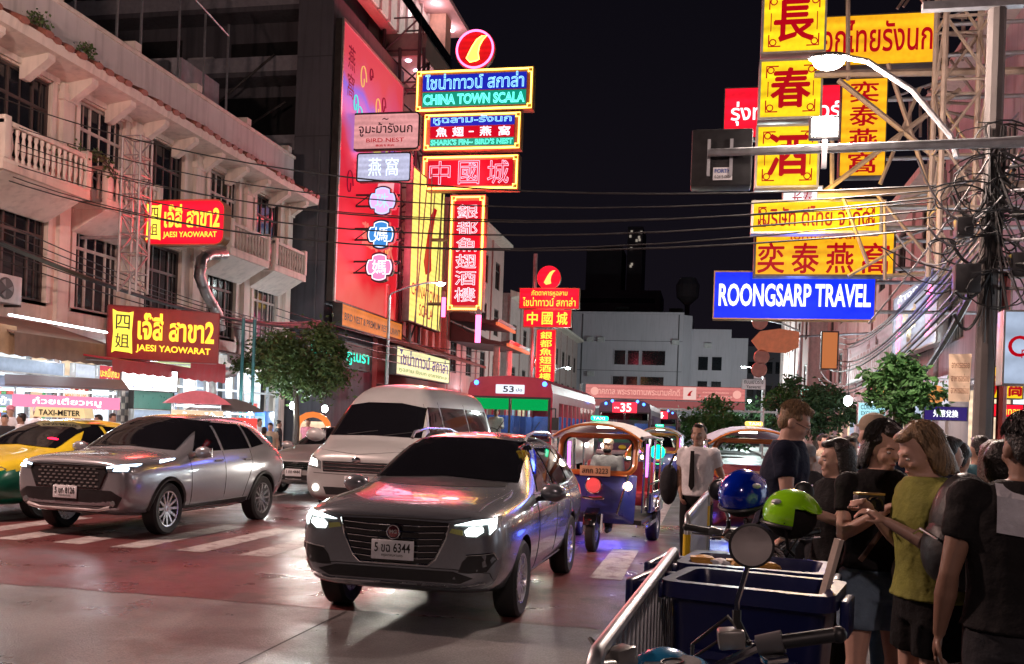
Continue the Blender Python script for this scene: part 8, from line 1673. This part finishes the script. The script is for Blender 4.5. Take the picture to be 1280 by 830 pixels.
# orange arched stall and little lamps under the tree
p_ = at(391, 535, Y=27.5); os_ = thing('arched_stall', 'orange arched stall front glowing behind the silver saloon', 'stall', (p_.x, 27.5, 0), math.radians(20))
ar_ = [(-.55, 0), (-.55, 1.3)] + [(-.55 * math.cos(a * PI / 8), 1.3 + .5 * math.sin(a * PI / 8)) for a in range(1, 8)] + [(.55, 1.3), (.55, 0), (.4, 0), (.4, 1.25)] + [(.4 * math.cos(a * PI / 8), 1.25 + .38 * math.sin(a * PI / 8)) for a in range(1, 8)] + [(-.4, 1.25), (-.4, 0)]
MB().prism(ar_, -.2, .2).build('arch', E('arch_orange', (1, .25, .05), .8), os_); MB().box(-.4, .4, .0, .1, 0, .8).build('counter', M('stall_wood', (.3, .15, .08), .6), os_); MB().box(-.4, .4, .15, .18, .8, 1.5).build('back_panel', lit_warm, os_)
for k, (px, py, Y, lab) in enumerate(((313, 511, 24.5, 'cool white bulb between the teal poles and the tree'), (366, 507, 27, 'white bulb under the left tree'), (406, 511, 29, 'white bulb right of the orange arched stall'), (1060, 501, 24, 'cool bulb at the foot of the right-hand trees'))):
    p_ = at(px, py, Y=Y); o_ = thing('hanging_bulb', lab, 'lamp', p_, 0, 'small bare bulbs'); MB().ell((0, 0, 0), (.1, .1, .12), 12, 8).build('bulb', lamp_cool, o_, smooth=True); MB().tube([(0, 0, .1), (0, 0, .9)], .008, 5).build('flex', cable_mat, o_); MB().tube([(0, 0, .1), (0, 0, .18)], .04, 8).build('socket', black_plastic, o_); add_light('bulb_light', (0, 0, -.2), 90, COOL, o_, .1)
p_ = at(325, 525, Y=25.8); fr_ = thing('drinks_cooler', 'blue drinks cooler standing by the teal poles', 'cooler', (p_.x, 25.8, .0)); MB().box(-.3, .3, -.3, .3, .13, 1.75).build('cabinet', M('cooler_blue', (.03, .12, .45), .35, emit=(.1, .4, 1), estr=.3), fr_, bevel=.03); MB().box(-.25, .25, -.31, -.302, .4, 1.6).build('glass_door', E('cooler_glow', (.5, .75, 1), .7), fr_); MB().box(.2, .23, -.34, -.31, .8, 1.2).build('handle', chrome, fr_)
# plants trailing from the balcony and the roof edge
def plant(label, base, n, L_, mat, seed):
    rr = random.Random(seed); o = thing('trailing_plant', label, 'plant', base); st2 = MB(); vs = []; fs = []
    for k in range(n):
        a = rr.uniform(0, 6.28); p = Vector((0, 0, 0)); pts = [p]
        for j in range(5): p = p + Vector((math.cos(a) * .12, math.sin(a) * .12, .1 - .07 * j)) * L_ + Vector((rr.gauss(0, .03), rr.gauss(0, .03), 0)); pts.append(p)
        st2.tube(pts, .012, 4)
        for q in pts[1:]:
            for m_ in range(7): c = q + Vector((rr.gauss(0, .09), rr.gauss(0, .09), rr.gauss(0, .09))); d = Vector((rr.gauss(0, 1), rr.gauss(0, 1), rr.gauss(0, 1))).normalized() * .1; e = d.cross(Vector((rr.gauss(0, 1), rr.gauss(0, 1), 1))).normalized() * .035; i = len(vs); vs += [c, c + d * .5 + e, c + d, c + d * .5 - e]; fs.append((i, i + 1, i + 2, i + 3))
    st2.build('stem', bark, o); MB().add(vs, fs).build('leaves', mat, o); return o
plant('straggly plant trailing over the balcony at far left', (-16.3, 22.3, 8.15), 12, 1.3, lf1, 1); plant('weeds growing on the eaves of cream shophouses at left', (-16.9, 21.0, 11.2), 9, .9, lf1, 2); plant('small weeds on the parapet left of the roof posts', (-16.9, 23.2, 11.3), 6, .7, lf1, 3)

# more lit fascias and boards among the right-hand shops
for nm, r_, Y, fm, tx, tm in (('red lit stall board behind the heads of the right-hand crowd', (1076, 538, 1112, 552), 19, R_face, 'ผลไม้สด', yellow_print), ('cool white shop board above the purple one at right', (1188, 478, 1212, 500), 19.5, fascia_white, 'ทอง', red_print), ('warm orange lit board beyond the bright green tree', (1092, 470, 1112, 492), 30, E('lit_warm_board', (1, .45, .12), .7), 'อาหาร', red_print), ('red board with yellow letters right of the utility pole', (1240, 505, 1279, 522), 13.8, R_face, 'ร้านทอง', yellow_print), ('pale green lit board far along the right pavement', (1000, 486, 1018, 500), 46, E('lit_mint', (.4, .9, .7), .7), 'ยา', red_print)):
    sign('lightbox_sign', nm, r_, Y, face=fm, cab=cab_dark, depth=.12, rim=.012, texts=((tx, .1, .9, .2, .82, tm, dict(bold=.01)),))

# ------------------------------------------------------------------ everything into the scene
for o_ in list(COL.objects): SCOL.objects.link(o_)
bpy.data.collections.remove(COL)
